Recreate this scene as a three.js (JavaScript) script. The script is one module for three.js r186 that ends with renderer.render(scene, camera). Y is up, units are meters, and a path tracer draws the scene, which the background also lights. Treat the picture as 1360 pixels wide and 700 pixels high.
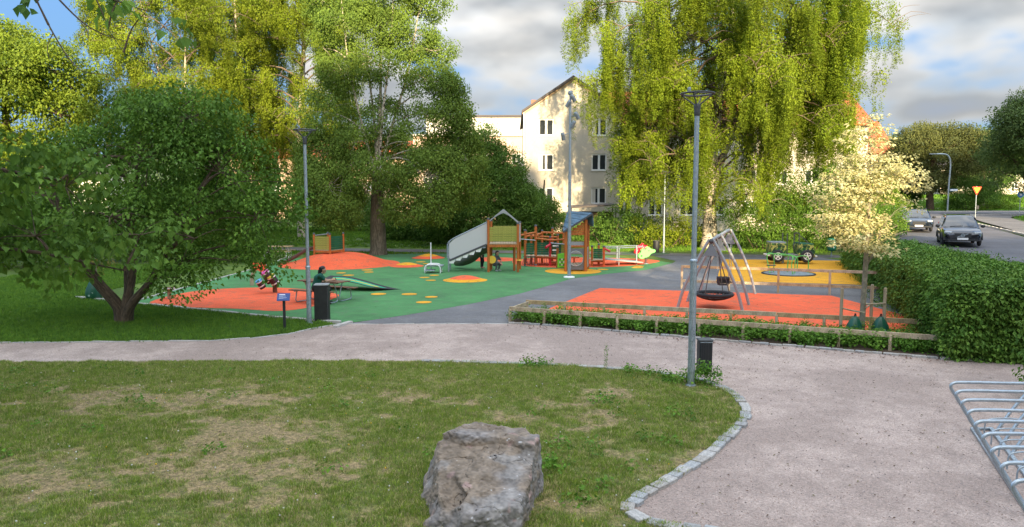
import * as THREE from 'three';
import { mergeGeometries } from 'three/addons/utils/BufferGeometryUtils.js';
import { RoundedBoxGeometry } from 'three/addons/geometries/RoundedBoxGeometry.js';

// ------------------------------------------------------------------ camera
const scene = new THREE.Scene();
const camera = new THREE.PerspectiveCamera(40.45, 1360 / 700, 0.1, 900);
camera.position.set(0, 3.7, 0);
camera.rotation.set(-Math.atan(85 / 950), 0, 0);
scene.add(camera);
const renderer = new THREE.WebGLRenderer({ antialias: true });
renderer.toneMapping = THREE.LinearToneMapping;
renderer.toneMappingExposure = 2.4;
renderer.shadowMap.enabled = true;
renderer.setSize(1024, 527);

// ------------------------------------------------------------------ noise and random
function rng(seed) { let a = seed >>> 0; return () => { a = (a + 0x6D2B79F5) | 0; let t = Math.imul(a ^ (a >>> 15), 1 | a); t = (t + Math.imul(t ^ (t >>> 7), 61 | t)) ^ t; return ((t ^ (t >>> 14)) >>> 0) / 4294967296; }; }
function hash3(x, y, z) { let h = Math.imul(x, 374761393) ^ Math.imul(y, 668265263) ^ Math.imul(z, 2147483647 ^ 0x5bd1e995); h = Math.imul(h ^ (h >>> 13), 1274126177); return ((h ^ (h >>> 16)) >>> 0) / 4294967296; }
const fade = t => t * t * (3 - 2 * t);
function noise3(x, y, z) {
  const X = Math.floor(x), Y = Math.floor(y), Z = Math.floor(z), fx = fade(x - X), fy = fade(y - Y), fz = fade(z - Z);
  const a = hash3(X, Y, Z), b = hash3(X + 1, Y, Z), c = hash3(X, Y + 1, Z), d = hash3(X + 1, Y + 1, Z), e = hash3(X, Y, Z + 1), f = hash3(X + 1, Y, Z + 1), g = hash3(X, Y + 1, Z + 1), h = hash3(X + 1, Y + 1, Z + 1);
  const p = a + (b - a) * fx, q = c + (d - c) * fx, r = e + (f - e) * fx, s = g + (h - g) * fx, u = p + (q - p) * fy, v = r + (s - r) * fy; return u + (v - u) * fz;
}
function fbm(x, y, z, o = 4) { let s = 0, a = 0.5, n = 0; for (let i = 0; i < o; i++) { s += a * noise3(x, y, z + i * 7.3); n += a; a *= 0.5; x *= 2.03; y *= 2.03; z *= 2.03; } return s / n; }
// periodic 2D noise for tiling textures
function pnoise(x, y, p, s) {
  const X = Math.floor(x), Y = Math.floor(y), fx = fade(x - X), fy = fade(y - Y), x0 = X % p, y0 = Y % p, x1 = x0 + 1 === p ? 0 : x0 + 1, y1 = y0 + 1 === p ? 0 : y0 + 1;
  const a = hash3(x0, y0, s), b = hash3(x1, y0, s), c = hash3(x0, y1, s), d = hash3(x1, y1, s);
  return a + (b - a) * fx + (c - a) * fy + (a - b - c + d) * fx * fy;
}
const clamp = (v, a = 0, b = 1) => Math.min(b, Math.max(a, v));
const ss = (a, b, v) => fade(clamp((v - a) / (b - a)));
const lerp = (a, b, t) => a + (b - a) * t;
const V = (x, y, z) => new THREE.Vector3(x, y, z);

// ------------------------------------------------------------------ sky and sun
const SUN_TURN = 0.105, SUN_TAN = 0.275;                      // behind the camera, a little to one side, low in the evening
const sunDir = V(Math.sin(SUN_TURN), SUN_TAN, Math.cos(SUN_TURN)).normalize();
{
  const W = 2048, Hh = 1024, data = new Float32Array(W * Hh * 4);
  const R = Math.PI / 180;
  // banks of cloud: azimuth from the view direction (degrees), elevation, half widths, strength
  const banks = [[-1, 13, 14, 3.6, 0.36], [1, 8.4, 12, 2.0, 0.30], [33, 14, 9, 2.8, 0.36], [31, 6.0, 3.4, 0.9, 0.36], [25, 5.0, 2.2, 0.5, 0.26], [-34, 9, 15, 8, -0.5], [16, 5, 10, 2.6, -0.2]];
  for (let j = 0; j < Hh; j++) {
    const el = ((j + 0.5) / Hh - 0.5) * Math.PI, y = Math.sin(el), c = Math.cos(el);
    for (let i = 0; i < W; i++) {
      const k = (j * W + i) * 4;
      const az = ((i + 0.5) / W - 0.5) * 2 * Math.PI, x = Math.cos(az) * c, z = Math.sin(az) * c;
      if (y < -0.02) { data[k] = 0.30; data[k + 1] = 0.31; data[k + 2] = 0.29; data[k + 3] = 1; continue; }
      const h = Math.max(y, 0), up = Math.sqrt(h), dome = 0.22 + 1.7 * h;      // cloud and air brighten overhead, out of view, to lift the ambient light
      const air = 0.92 + 1.0 * h; let r = lerp(0.225, 0.095, ss(0, 0.5, up)) * air, g = lerp(0.30, 0.185, ss(0, 0.55, up)) * air, b = lerp(0.345, 0.345, ss(0, 0.6, up)) * air;
      const s = Math.max(0, x * sunDir.x + y * sunDir.y + z * sunDir.z);
      const glow = Math.pow(s, 4) * 0.8, core = Math.pow(s, 60) * 1.4;
      r += glow + core; g += glow * 0.82 + core * 0.74; b += glow * 0.56 + core * 0.42;
      // clouds on a flat deck
      const q = 1 / (h + 0.13), px = x * q, pz = z * q;
      const va = Math.atan2(x, -z) / R, ve = el / R;
      let bias = 0;
      if (ve < 25) for (const [a0, e0, wa, we, st] of banks) { const u = (va - a0) / wa, w = (ve - e0) / we; bias += st * Math.exp(-u * u - w * w); }
      bias -= 0.10 * (1 - ss(1, 6, ve));
      const lw = 1 - ss(14, 30, ve), sx = x / c * 5.2, sz = z / c * 5.2;   // towards the horizon the decks are seen from the side, as heaps
      let d = fbm(px * 1.3 + 11.3, pz * 1.3 + 4.1, 2.7, 5) * 0.66 + fbm(px * 3.4 + 3, pz * 3.4, el * 10 + 8.2, 4) * 0.34;
      if (lw > 0) d = lerp(d, fbm(sx + 20.3, el * 13, sz + 5.5, 6) * 0.8 + d * 0.2, lw * 0.85);
      d += bias * 0.62 - 0.005 + 0.03 * ss(15, 40, ve);
      const cov = ss(0.47, 0.60, d);
      if (cov > 0) {
        const thick = ss(0.50, 0.78, d), bil = lerp(fbm(px * 4.6 + 31, pz * 4.6 + 7, el * 24, 4), fbm(sx * 2.2 + 3, el * 30, sz * 2.2 + 9, 4), lw * 0.85);
        const lum = lerp(0.74, 0.23, thick * (0.45 + 0.75 * (1 - bil))) * (0.70 + 0.60 * bil) * dome, warm = clamp(bil * 1.3);
        const sunny = 1 + 0.8 * Math.pow(s, 3);
        r = lerp(r, lum * lerp(0.80, 1.04, warm) * sunny, cov * 0.95); g = lerp(g, lum * lerp(0.94, 1.0, warm) * sunny, cov * 0.95); b = lerp(b, lum * lerp(1.08, 0.93, warm) * sunny, cov * 0.95);
      }
      data[k] = r; data[k + 1] = g; data[k + 2] = b; data[k + 3] = 1;
    }
  }
  const sky = new THREE.DataTexture(data, W, Hh, THREE.RGBAFormat, THREE.FloatType);
  sky.mapping = THREE.EquirectangularReflectionMapping; sky.magFilter = THREE.LinearFilter; sky.minFilter = THREE.LinearFilter; sky.needsUpdate = true;
  scene.background = sky; scene.environment = sky;
}
const sun = new THREE.DirectionalLight(new THREE.Color().setRGB(1, 0.80, 0.50), 4.6);
sun.position.copy(sunDir).multiplyScalar(150); sun.target.position.set(0, 0, -40);
sun.position.add(sun.target.position);
sun.castShadow = true; sun.shadow.radius = 1.5; sun.shadow.mapSize.set(4096, 4096);
Object.assign(sun.shadow.camera, { left: -90, right: 90, top: 70, bottom: -70, near: 1, far: 400 });
scene.add(sun, sun.target);

// ------------------------------------------------------------------ textures
function tex(size, fn, srgb = true) {
  const d = new Uint8Array(size * size * 4), o = [0, 0, 0];
  for (let j = 0; j < size; j++) for (let i = 0; i < size; i++) { fn(i / size, j / size, o); const k = (j * size + i) * 4; d[k] = clamp(o[0]) * 255; d[k + 1] = clamp(o[1]) * 255; d[k + 2] = clamp(o[2]) * 255; d[k + 3] = 255; }
  const t = new THREE.DataTexture(d, size, size); t.wrapS = t.wrapT = THREE.RepeatWrapping; t.magFilter = THREE.LinearFilter; t.minFilter = THREE.LinearMipmapLinearFilter; t.generateMipmaps = true;
  if (srgb) t.colorSpace = THREE.SRGBColorSpace; t.needsUpdate = true; return t;
}
const rep = (t, m) => { const c = t.clone(); c.repeat.set(1 / m, 1 / m); c.needsUpdate = true; return c; };   // uv are metres, m = metres per tile
function std(color, rough = 0.8, extra = {}) { const c = Array.isArray(color) ? new THREE.Color().setRGB(...color) : new THREE.Color(color); return new THREE.MeshStandardMaterial({ color: c, roughness: rough, ...extra }); }
function phys(color, rough, extra = {}) { const c = Array.isArray(color) ? new THREE.Color().setRGB(...color) : new THREE.Color(color); return new THREE.MeshPhysicalMaterial({ color: c, roughness: rough, ...extra }); }

// ------------------------------------------------------------------ geometry helpers
function flat(g) { g = g.index ? g.toNonIndexed() : g; for (const k of Object.keys(g.attributes)) if (!['position', 'normal', 'uv'].includes(k)) g.deleteAttribute(k); if (!g.attributes.uv) g.setAttribute('uv', new THREE.BufferAttribute(new Float32Array(g.attributes.position.count * 2), 2)); return g; }
function merge(list) { list = (Array.isArray(list) ? list : [list]).flat(9); return list.length === 1 ? list[0] : mergeGeometries(list.map(flat)); }
function boxUV(g) {   // uv in metres by the face's main direction
  const p = g.attributes.position, n = g.attributes.normal, u = new Float32Array(p.count * 2);
  for (let i = 0; i < p.count; i++) { const ax = Math.abs(n.getX(i)), ay = Math.abs(n.getY(i)), az = Math.abs(n.getZ(i)); if (ay >= ax && ay >= az) { u[2 * i] = p.getX(i); u[2 * i + 1] = p.getZ(i); } else if (ax >= az) { u[2 * i] = p.getZ(i); u[2 * i + 1] = p.getY(i); } else { u[2 * i] = p.getX(i); u[2 * i + 1] = p.getY(i); } }
  g.setAttribute('uv', new THREE.BufferAttribute(u, 2)); return g;
}
function box(w, h, d, x = 0, y = 0, z = 0, rx = 0, ry = 0, rz = 0) { const g = boxUV(new THREE.BoxGeometry(w, h, d)); if (rx || ry || rz) g.applyMatrix4(new THREE.Matrix4().makeRotationFromEuler(new THREE.Euler(rx, ry, rz, 'YXZ'))); return g.translate(x, y, z); }
function rbox(w, h, d, r, x = 0, y = 0, z = 0, rx = 0, ry = 0, rz = 0) { const g = boxUV(flat(new RoundedBoxGeometry(w, h, d, 2, r))); if (rx || ry || rz) g.applyMatrix4(new THREE.Matrix4().makeRotationFromEuler(new THREE.Euler(rx, ry, rz, 'YXZ'))); return g.translate(x, y, z); }
function between(a, b) { const d = b.clone().sub(a), m = new THREE.Matrix4().makeRotationFromQuaternion(new THREE.Quaternion().setFromUnitVectors(V(0, 1, 0), d.clone().normalize())); m.setPosition(a.clone().add(b).multiplyScalar(0.5)); return [d.length(), m]; }
function rod(a, b, r0, r1 = r0, n = 10) { a = V(...a); b = V(...b); const [l, m] = between(a, b); return new THREE.CylinderGeometry(r1, r0, l, n, 1).applyMatrix4(m); }
function bar(a, b, w, d) {   // a squared timber from a to b
  a = V(...a); b = V(...b); const dir = b.clone().sub(a), l = dir.length(); dir.normalize();
  const up = Math.abs(dir.y) > 0.95 ? V(0, 0, 1) : V(0, 1, 0), s = V(0, 0, 0).crossVectors(dir, up).normalize(), t = V(0, 0, 0).crossVectors(s, dir);
  const g = boxUV(flat(new RoundedBoxGeometry(w, d, l, 1, Math.min(w, d) * 0.12)));
  return g.applyMatrix4(new THREE.Matrix4().makeBasis(s, t, dir.clone().negate()).setPosition(a.clone().add(b).multiplyScalar(0.5)));
}
function tube(pts, r, n = 8, seg = pts.length * 6, closed = false) { return new THREE.TubeGeometry(new THREE.CatmullRomCurve3(pts.map(p => V(...p)), closed, 'centripetal'), seg, r, n, closed); }
function lathe(pts, n = 20) { return new THREE.LatheGeometry(pts.map(p => new THREE.Vector2(...p)), n); }
function polyShape(pts) { const s = new THREE.Shape(); pts.forEach(([x, y], i) => i ? s.lineTo(x, y) : s.moveTo(x, y)); s.closePath(); return s; }
function plate(pts, th, bevel = 0) { const g = new THREE.ExtrudeGeometry(Array.isArray(pts) ? polyShape(pts) : pts, { depth: th, bevelEnabled: bevel > 0, bevelSize: bevel, bevelThickness: bevel, bevelSegments: 1, curveSegments: 14 }); return g.translate(0, 0, -th / 2); }   // in the xy plane
function smooth(pts, n = 8, closed = true) { return new THREE.CatmullRomCurve3(pts.map(p => V(p[0], 0, p[1])), closed, 'centripetal').getPoints(pts.length * n).slice(0, closed ? -1 : undefined).map(p => [p.x, p.z]); }
function sheet(pts, y, holes = []) {   // horizontal sheet from world [x,z] points, uv in metres
  const s = polyShape(pts.map(([x, z]) => [x, -z])); for (const h of holes) s.holes.push(polyShape(h.map(([x, z]) => [x, -z])));
  const g = new THREE.ShapeGeometry(s); g.rotateX(-Math.PI / 2); g.translate(0, y, 0); const p = g.attributes.position, n = g.attributes.normal;
  for (let i = 0; i < p.count; i++) { g.attributes.uv.setXY(i, p.getX(i), p.getZ(i)); n.setXYZ(i, 0, 1, 0); }
  const ix = g.index.array; const a = V(0, 0, 0), b = V(0, 0, 0), c = V(0, 0, 0);
  for (let t = 0; t < ix.length; t += 3) { a.fromBufferAttribute(p, ix[t]); b.fromBufferAttribute(p, ix[t + 1]); c.fromBufferAttribute(p, ix[t + 2]); if (b.sub(a).cross(c.sub(a)).y < 0) { const q = ix[t]; ix[t] = ix[t + 1]; ix[t + 1] = q; } }
  return g;
}
// tapered tube through points, radius per point
function limb(pts, radii, sides = 7, seg = 0) {
  const curve = new THREE.CatmullRomCurve3(pts, false, 'centripetal'), n = seg || (pts.length - 1) * 4, P = [], N = [], U = [], I = [];
  let nor = V(1, 0, 0), len = 0, prev = null;
  for (let i = 0; i <= n; i++) {
    const t = i / n, p = curve.getPoint(t), d = curve.getTangent(t), f = t * (radii.length - 1), k = Math.min(radii.length - 2, Math.floor(f)), r = lerp(radii[k], radii[k + 1], f - k);
    if (prev) len += p.distanceTo(prev); prev = p;
    nor.sub(d.clone().multiplyScalar(nor.dot(d))); if (nor.lengthSq() < 1e-6) nor = Math.abs(d.y) < 0.9 ? V(0, 1, 0).cross(d) : V(1, 0, 0).cross(d); nor.normalize(); const bin = d.clone().cross(nor);
    for (let s = 0; s <= sides; s++) { const a = s / sides * 2 * Math.PI, q = nor.clone().multiplyScalar(Math.cos(a)).addScaledVector(bin, Math.sin(a)); P.push(p.x + q.x * r, p.y + q.y * r, p.z + q.z * r); N.push(q.x, q.y, q.z); U.push(s / sides * 2 * Math.PI * Math.max(radii[0], 0.02), len); }
  }
  for (let i = 0; i < n; i++) for (let s = 0; s < sides; s++) { const a = i * (sides + 1) + s, b = a + sides + 1; I.push(a, a + 1, b, b, a + 1, b + 1); }
  const g = new THREE.BufferGeometry(); g.setAttribute('position', new THREE.Float32BufferAttribute(P, 3)); g.setAttribute('normal', new THREE.Float32BufferAttribute(N, 3)); g.setAttribute('uv', new THREE.Float32BufferAttribute(U, 2)); g.setIndex(I); return g;
}
// grid of points (rows of equal length) to a mesh
function loft(rows, closed = false) {
  const P = [], I = [], m = rows[0].length; rows.forEach(r => r.forEach(p => P.push(...p)));
  for (let i = 0; i < rows.length - 1; i++) for (let j = 0; j < (closed ? m : m - 1); j++) { const a = i * m + j, b = i * m + (j + 1) % m, c = a + m, d = b + m; I.push(a, c, b, b, c, d); }
  const g = new THREE.BufferGeometry(); g.setAttribute('position', new THREE.Float32BufferAttribute(P, 3)); g.setIndex(I); g.computeVertexNormals(); return g;
}
// naive surface nets: mesh of f(p) = 0, f < 0 inside
function nets(f, lo, hi, cell) {
  const nx = Math.ceil((hi[0] - lo[0]) / cell) + 1, ny = Math.ceil((hi[1] - lo[1]) / cell) + 1, nz = Math.ceil((hi[2] - lo[2]) / cell) + 1;
  const F = new Float32Array(nx * ny * nz), id = (i, j, k) => (k * ny + j) * nx + i;
  for (let k = 0; k < nz; k++) for (let j = 0; j < ny; j++) for (let i = 0; i < nx; i++) F[id(i, j, k)] = f(lo[0] + i * cell, lo[1] + j * cell, lo[2] + k * cell);
  const vid = new Int32Array(nx * ny * nz).fill(-1), P = [], N = [], I = [];
  const C = [[0, 0, 0], [1, 0, 0], [0, 1, 0], [1, 1, 0], [0, 0, 1], [1, 0, 1], [0, 1, 1], [1, 1, 1]], E = [[0, 1], [2, 3], [4, 5], [6, 7], [0, 2], [1, 3], [4, 6], [5, 7], [0, 4], [1, 5], [2, 6], [3, 7]];
  for (let k = 0; k < nz - 1; k++) for (let j = 0; j < ny - 1; j++) for (let i = 0; i < nx - 1; i++) {
    const q0 = id(i, j, k), sg = F[q0] < 0, nn = nx * ny; if ((F[q0 + 1] < 0) === sg && (F[q0 + nx] < 0) === sg && (F[q0 + nx + 1] < 0) === sg && (F[q0 + nn] < 0) === sg && (F[q0 + nn + 1] < 0) === sg && (F[q0 + nn + nx] < 0) === sg && (F[q0 + nn + nx + 1] < 0) === sg) continue;
    const v = C.map(c => F[id(i + c[0], j + c[1], k + c[2])]); let s = 0; for (const w of v) s += w < 0 ? 1 : 0; if (s === 0 || s === 8) continue;
    let x = 0, y = 0, z = 0, n = 0;
    for (const [a, b] of E) if ((v[a] < 0) !== (v[b] < 0)) { const t = v[a] / (v[a] - v[b]); x += lerp(C[a][0], C[b][0], t); y += lerp(C[a][1], C[b][1], t); z += lerp(C[a][2], C[b][2], t); n++; }
    const X = lo[0] + (i + x / n) * cell, Y = lo[1] + (j + y / n) * cell, Z = lo[2] + (k + z / n) * cell, e = cell * 0.5;
    vid[id(i, j, k)] = P.length / 3; P.push(X, Y, Z);
    const g = V(f(X + e, Y, Z) - f(X - e, Y, Z), f(X, Y + e, Z) - f(X, Y - e, Z), f(X, Y, Z + e) - f(X, Y, Z - e)).normalize(); N.push(g.x, g.y, g.z);
  }
  const quad = (a, b, c, d, flip) => { if (a < 0 || b < 0 || c < 0 || d < 0) return; flip ? I.push(a, c, b, a, d, c) : I.push(a, b, c, a, c, d); };
  for (let k = 1; k < nz - 1; k++) for (let j = 1; j < ny - 1; j++) for (let i = 1; i < nx - 1; i++) {
    const a = F[id(i, j, k)] < 0;
    if (a !== (F[id(i + 1, j, k)] < 0)) quad(vid[id(i, j - 1, k - 1)], vid[id(i, j, k - 1)], vid[id(i, j, k)], vid[id(i, j - 1, k)], !a);
    if (a !== (F[id(i, j + 1, k)] < 0)) quad(vid[id(i - 1, j, k - 1)], vid[id(i - 1, j, k)], vid[id(i, j, k)], vid[id(i, j, k - 1)], !a);
    if (a !== (F[id(i, j, k + 1)] < 0)) quad(vid[id(i - 1, j - 1, k)], vid[id(i, j - 1, k)], vid[id(i, j, k)], vid[id(i - 1, j, k)], !a);
  }
  const g = new THREE.BufferGeometry(); g.setAttribute('position', new THREE.Float32BufferAttribute(P, 3)); g.setAttribute('normal', new THREE.Float32BufferAttribute(N, 3)); g.setIndex(I); return g;
}
const smin = (a, b, k) => { const h = Math.max(k - Math.abs(a - b), 0) / k; return Math.min(a, b) - h * h * k * 0.25; };
function cap(px, py, pz, a, b, ra, rb) {
  const bx = b[0] - a[0], by = b[1] - a[1], bz = b[2] - a[2], x = px - a[0], y = py - a[1], z = pz - a[2], t = clamp((x * bx + y * by + z * bz) / (bx * bx + by * by + bz * bz + 1e-9));
  const dx = x - bx * t, dy = y - by * t, dz = z - bz * t; return Math.sqrt(dx * dx + dy * dy + dz * dz) - (ra + (rb - ra) * t);
}

// ------------------------------------------------------------------ scene bookkeeping
const used = {};
function numbered(n) { if (!(n in used)) { used[n] = 0; return n; } used[n]++; return n + '_' + String(used[n]).padStart(3, '0'); }
function tag(o, label, category, group, kind) { if (label) o.userData.label = label; if (category) o.userData.category = category; if (group) o.userData.group = group; if (kind) o.userData.kind = kind; return o; }
function thing(name, label, category, pos = [0, 0, 0], turn = 0, group) { const o = new THREE.Group(); o.name = numbered(name); o.position.set(...pos); o.rotation.y = turn; scene.add(o); return tag(o, label, category, group); }
function part(name, geos, mat, parent, label) { const m = new THREE.Mesh(merge(geos), mat); m.name = name; parent.add(m); if (label) m.userData.label = label; return m; }
function mesh(name, geos, mat) { const m = new THREE.Mesh(merge(geos), mat); m.name = numbered(name); scene.add(m); return m; }
function structure(name, geos, mat) { const m = mesh(name, geos, mat); m.userData.kind = 'structure'; return m; }
function copyOf(o, pos, turn, label) { const c = o.clone(); c.name = numbered(o.name.replace(/_\d{3}$/, '')); c.position.set(...pos); c.rotation.y = turn; if (label) c.userData = { ...o.userData, label }; scene.add(c); return c; }
function instanced(name, geo, mat, items, parent, kind = 'stuff') {   // items: [matrix, color?]
  const m = new THREE.InstancedMesh(geo, mat, items.length); m.name = name;
  items.forEach(([mat4, col], i) => { m.setMatrixAt(i, mat4); if (col) m.setColorAt(i, col); });
  m.instanceMatrix.needsUpdate = true; if (kind) m.userData.kind = kind; parent.add(m); return m;
}

// ------------------------------------------------------------------ the land
const hedgeX = d => 10.1 + (d - 16.3) * 0.368;
function land(x, z) {
  const d = -z, back = 0.45 * ss(50, 64, d);
  const right = ss(hedgeX(d) + 0.9, hedgeX(d) + 3.6, x) * ss(17, 23, d);
  const street = 1.05 + 0.028 * clamp(d - 37, -10, 38) + 2.4 * ss(88, 140, d);
  return lerp(back, Math.max(back, street), right);
}
const onLand = (x, z, up = 0) => [x, land(x, z) + up, z];
function drape(pts, width, up, cell = 1) {   // a strip along a line, laid on the land
  const c = new THREE.CatmullRomCurve3(pts.map(p => V(p[0], 0, p[1])), false, 'centripetal'), n = Math.ceil(c.getLength() / cell), rows = [], m = Math.max(2, Math.ceil(width / cell));
  for (let i = 0; i <= n; i++) { const p = c.getPointAt(i / n), t = c.getTangentAt(i / n), r = []; for (let j = 0; j <= m; j++) { const o = (j / m - 0.5) * width, x = p.x - t.z * o, z = p.z + t.x * o; r.push([x, land(x, z) + up, z]); } rows.push(r); }
  const g = loft(rows), p = g.attributes.position, u = new Float32Array(p.count * 2); for (let i = 0; i < p.count; i++) { u[2 * i] = p.getX(i); u[2 * i + 1] = p.getZ(i); } g.setAttribute('uv', new THREE.BufferAttribute(u, 2));
  if (g.attributes.normal.getY(0) < 0) { const ix = g.index.array; for (let i = 0; i < ix.length; i += 3) { const q = ix[i]; ix[i] = ix[i + 1]; ix[i + 1] = q; } g.computeVertexNormals(); }
  return g;
}
function mix3(o, a, b, t) { for (let i = 0; i < 3; i++) o[i] = lerp(a[i], b[i], t); }
// colour maps (sRGB values 0..1)
const texGrass = tex(1024, (u, v, o) => {
  const a = pnoise(u * 6, v * 6, 6, 1) * 0.5 + pnoise(u * 17, v * 17, 17, 2) * 0.3 + pnoise(u * 61, v * 61, 61, 3) * 0.2, f = pnoise(u * 512, v * 256, 512, 4), s = pnoise(u * 190, v * 190, 190, 5);
  mix3(o, [0.29, 0.40, 0.11], [0.42, 0.52, 0.17], ss(0.3, 0.7, a)); const k = 0.72 + 0.36 * f + 0.22 * (s - 0.5); for (let i = 0; i < 3; i++) o[i] *= k;
  const st = ss(0.70, 0.95, s * 0.7 + f * 0.3); mix3(o, o.slice(), [0.50, 0.47, 0.26], st * 0.5);
});
const texGravel = tex(2048, (u, v, o) => {
  const a = pnoise(u * 5, v * 5, 5, 11) * 0.45 + pnoise(u * 14, v * 14, 14, 12) * 0.3 + pnoise(u * 53, v * 53, 53, 13) * 0.25;
  const g = hash3((u * 2048) | 0, (v * 2048) | 0, 14), g2 = pnoise(u * 900, v * 900, 900, 15), g3 = pnoise(u * 420, v * 420, 420, 16);
  mix3(o, [0.63, 0.56, 0.52], [0.74, 0.665, 0.62], ss(0.25, 0.75, a)); const k = 0.70 + 0.30 * g2 + 0.22 * g3 + 0.12 * (g - 0.5); for (let i = 0; i < 3; i++) o[i] *= k;
  if (g2 > 0.82) { o[0] *= 0.80; o[1] *= 0.76; o[2] *= 0.75; } if (g3 > 0.9) { o[0] *= 0.62; o[1] *= 0.56; o[2] *= 0.52; } if (g2 < 0.10) { o[0] *= 1.22; o[1] *= 1.22; o[2] *= 1.22; }
});
const texGravelBump = tex(1024, (u, v, o) => { const g = pnoise(u * 500, v * 500, 500, 15) * 0.6 + pnoise(u * 210, v * 210, 210, 17) * 0.25 + pnoise(u * 20, v * 20, 20, 18) * 0.3; o[0] = o[1] = o[2] = g; }, false);
function speckle(seed, base, spots, amp) {
  return tex(896, (u, v, o) => {
    const a = pnoise(u * 4, v * 4, 4, seed) * 0.5 + pnoise(u * 13, v * 13, 13, seed + 1) * 0.3 + pnoise(u * 47, v * 47, 47, seed + 2) * 0.2, g = pnoise(u * 512, v * 512, 512, seed + 3), w = pnoise(u * 9, v * 90, 90, seed + 4);
    const k = 0.90 + amp * (a - 0.5) + 0.26 * (g - 0.5) + 0.05 * (w - 0.5); for (let i = 0; i < 3; i++) o[i] = base[i] * k; if (g > 0.86) mix3(o, o.slice(), spots, 0.45);
    const dirt = ss(0.60, 0.80, pnoise(u * 23, v * 23, 23, seed + 5) * 0.6 + pnoise(u * 120, v * 120, 120, seed + 6) * 0.4); mix3(o, o.slice(), [0.42, 0.40, 0.36], dirt * 0.30);
  });
}
const texGreen = speckle(31, [0.31, 0.55, 0.32], [0.20, 0.40, 0.22], 0.34), texOrange = speckle(41, [0.99, 0.42, 0.24], [0.80, 0.28, 0.14], 0.16), texYellow = speckle(51, [0.97, 0.69, 0.13], [0.80, 0.52, 0.08], 0.16), texAsphalt = speckle(61, [0.475, 0.47, 0.475], [0.63, 0.63, 0.63], 0.32);
const texRubberBump = tex(512, (u, v, o) => { o[0] = o[1] = o[2] = pnoise(u * 256, v * 256, 256, 71) * 0.7 + pnoise(u * 60, v * 60, 60, 72) * 0.3; }, false);
const M = {};
M.grass = std([1, 1, 1], 0.95, { map: rep(texGrass, 7) });
M.gravel = std([1, 1, 1], 0.95, { map: rep(texGravel, 9), bumpMap: rep(texGravelBump, 4.3), bumpScale: 0.006 });
const rubber = (t, m = 5) => std([1, 1, 1], 0.9, { map: rep(t, m), bumpMap: rep(texRubberBump, 1.3), bumpScale: 0.002 });
M.green = rubber(texGreen, 6); M.orange = rubber(texOrange); M.yellow = rubber(texYellow); M.asphalt = rubber(texAsphalt, 7);
M.road = std([0.72, 0.72, 0.76], 0.9, { map: rep(texAsphalt, 9) });
M.footpath = std([1.0, 0.95, 0.88], 0.9, { map: rep(texAsphalt, 5) });
const texStone = tex(512, (u, v, o) => { const a = pnoise(u * 6, v * 6, 6, 81) * 0.5 + pnoise(u * 30, v * 30, 30, 82) * 0.3 + pnoise(u * 140, v * 140, 140, 83) * 0.35; const k = 0.62 + 0.42 * a; o[0] = k; o[1] = k * 0.99; o[2] = k * 0.97; });
M.setts = [0.50, 0.42, 0.56, 0.46].map((k, i) => std([k * (1 + 0.03 * (i - 1)), k, k * (1 - 0.03 * (i - 1))], 0.85, { map: rep(texStone, 0.5) }));
M.concrete = std([0.66, 0.64, 0.62], 0.9, { map: rep(texStone, 0.7) });
M.soil = std([0.055, 0.040, 0.030], 1);
M.mulch = std([0.10, 0.065, 0.045], 1);

// base land
{
  const line = (a, b, s, far) => { const o = [...far.filter(v => v < a)]; for (let v = a; v <= b; v += s) o.push(v); return [...o, ...far.filter(v => v > b)]; };
  const xs = line(-60, 90, 1.25, [-420, -300, -200, -140, -100, -78, 110, 140, 190, 260, 420]), ds = line(-8, 150, 1.25, [-120, -80, -50, -28, -16, 170, 200, 250, 320, 420, 560]);
  const rows = ds.map(d => xs.map(x => [x, land(x, -d), -d])), g = loft(rows), p = g.attributes.position, u = new Float32Array(p.count * 2);
  for (let i = 0; i < p.count; i++) { u[2 * i] = p.getX(i); u[2 * i + 1] = p.getZ(i); } g.setAttribute('uv', new THREE.BufferAttribute(u, 2));
  if (g.attributes.normal.getY(5) < 0) { const ix = g.index.array; for (let i = 0; i < ix.length; i += 3) { const q = ix[i]; ix[i] = ix[i + 1]; ix[i + 1] = q; } g.computeVertexNormals(); }
  structure('ground', g, M.grass);
}
// outlines in metres, x and z
const pathTop = [[-45, -17.6], [-30, -17.9], [-13.2, -18.22], [-9.5, -18.4], [-7.55, -18.62], [-6.36, -19.24], [-5.72, -20.2], [-5.25, -20.85], [-4.92, -21.08]];
const lawnEdge = [[-45, -16], [-11.6, -16.0], [-6.5, -16.07], [-2.06, -16.07], [0.34, -15.77], [1.98, -15.42], [3.0, -14.98], [3.7, -14.5], [4.1, -13.84], [4.2, -12.9], [3.97, -11.9], [3.4, -10.92], [2.68, -9.88], [1.96, -8.99], [1.42, -8.36], [1.36, -8.12]];
const lawnFoot = [[1.55, -7.9], [2.3, -7.62], [3.4, -7.3], [5.0, -7.0]];
const bedFront = [[-0.14, -21.15], [0.9, -20.85], [2.6, -20.0], [4.5, -19.0], [7.72, -17.45], [10.02, -16.35], [10.75, -16.15]];
const kerbLine = [[-16.5, -26.8], [-13.6, -25.25], [-11.27, -24.1], [-8.15, -22.53], [-6.6, -21.8], [-5.75, -21.45], [-5.25, -21.25]];
structure('gravel_path', sheet([...pathTop, ...bedFront, [11.6, -15.9], [18, -15.2], [30, -14], [30, 6], [-45, 6]], 0.006), M.gravel);
const greenEdge = [[-5.07, -21.14], [-4.3, -21.75], [-3.28, -22.83], [-1.59, -24.98], [0.29, -27.9], [1.6, -30.6], [2.8, -33.3], [4.8, -35.5], [7.04, -37.4], [9.4, -41.6]];
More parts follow.
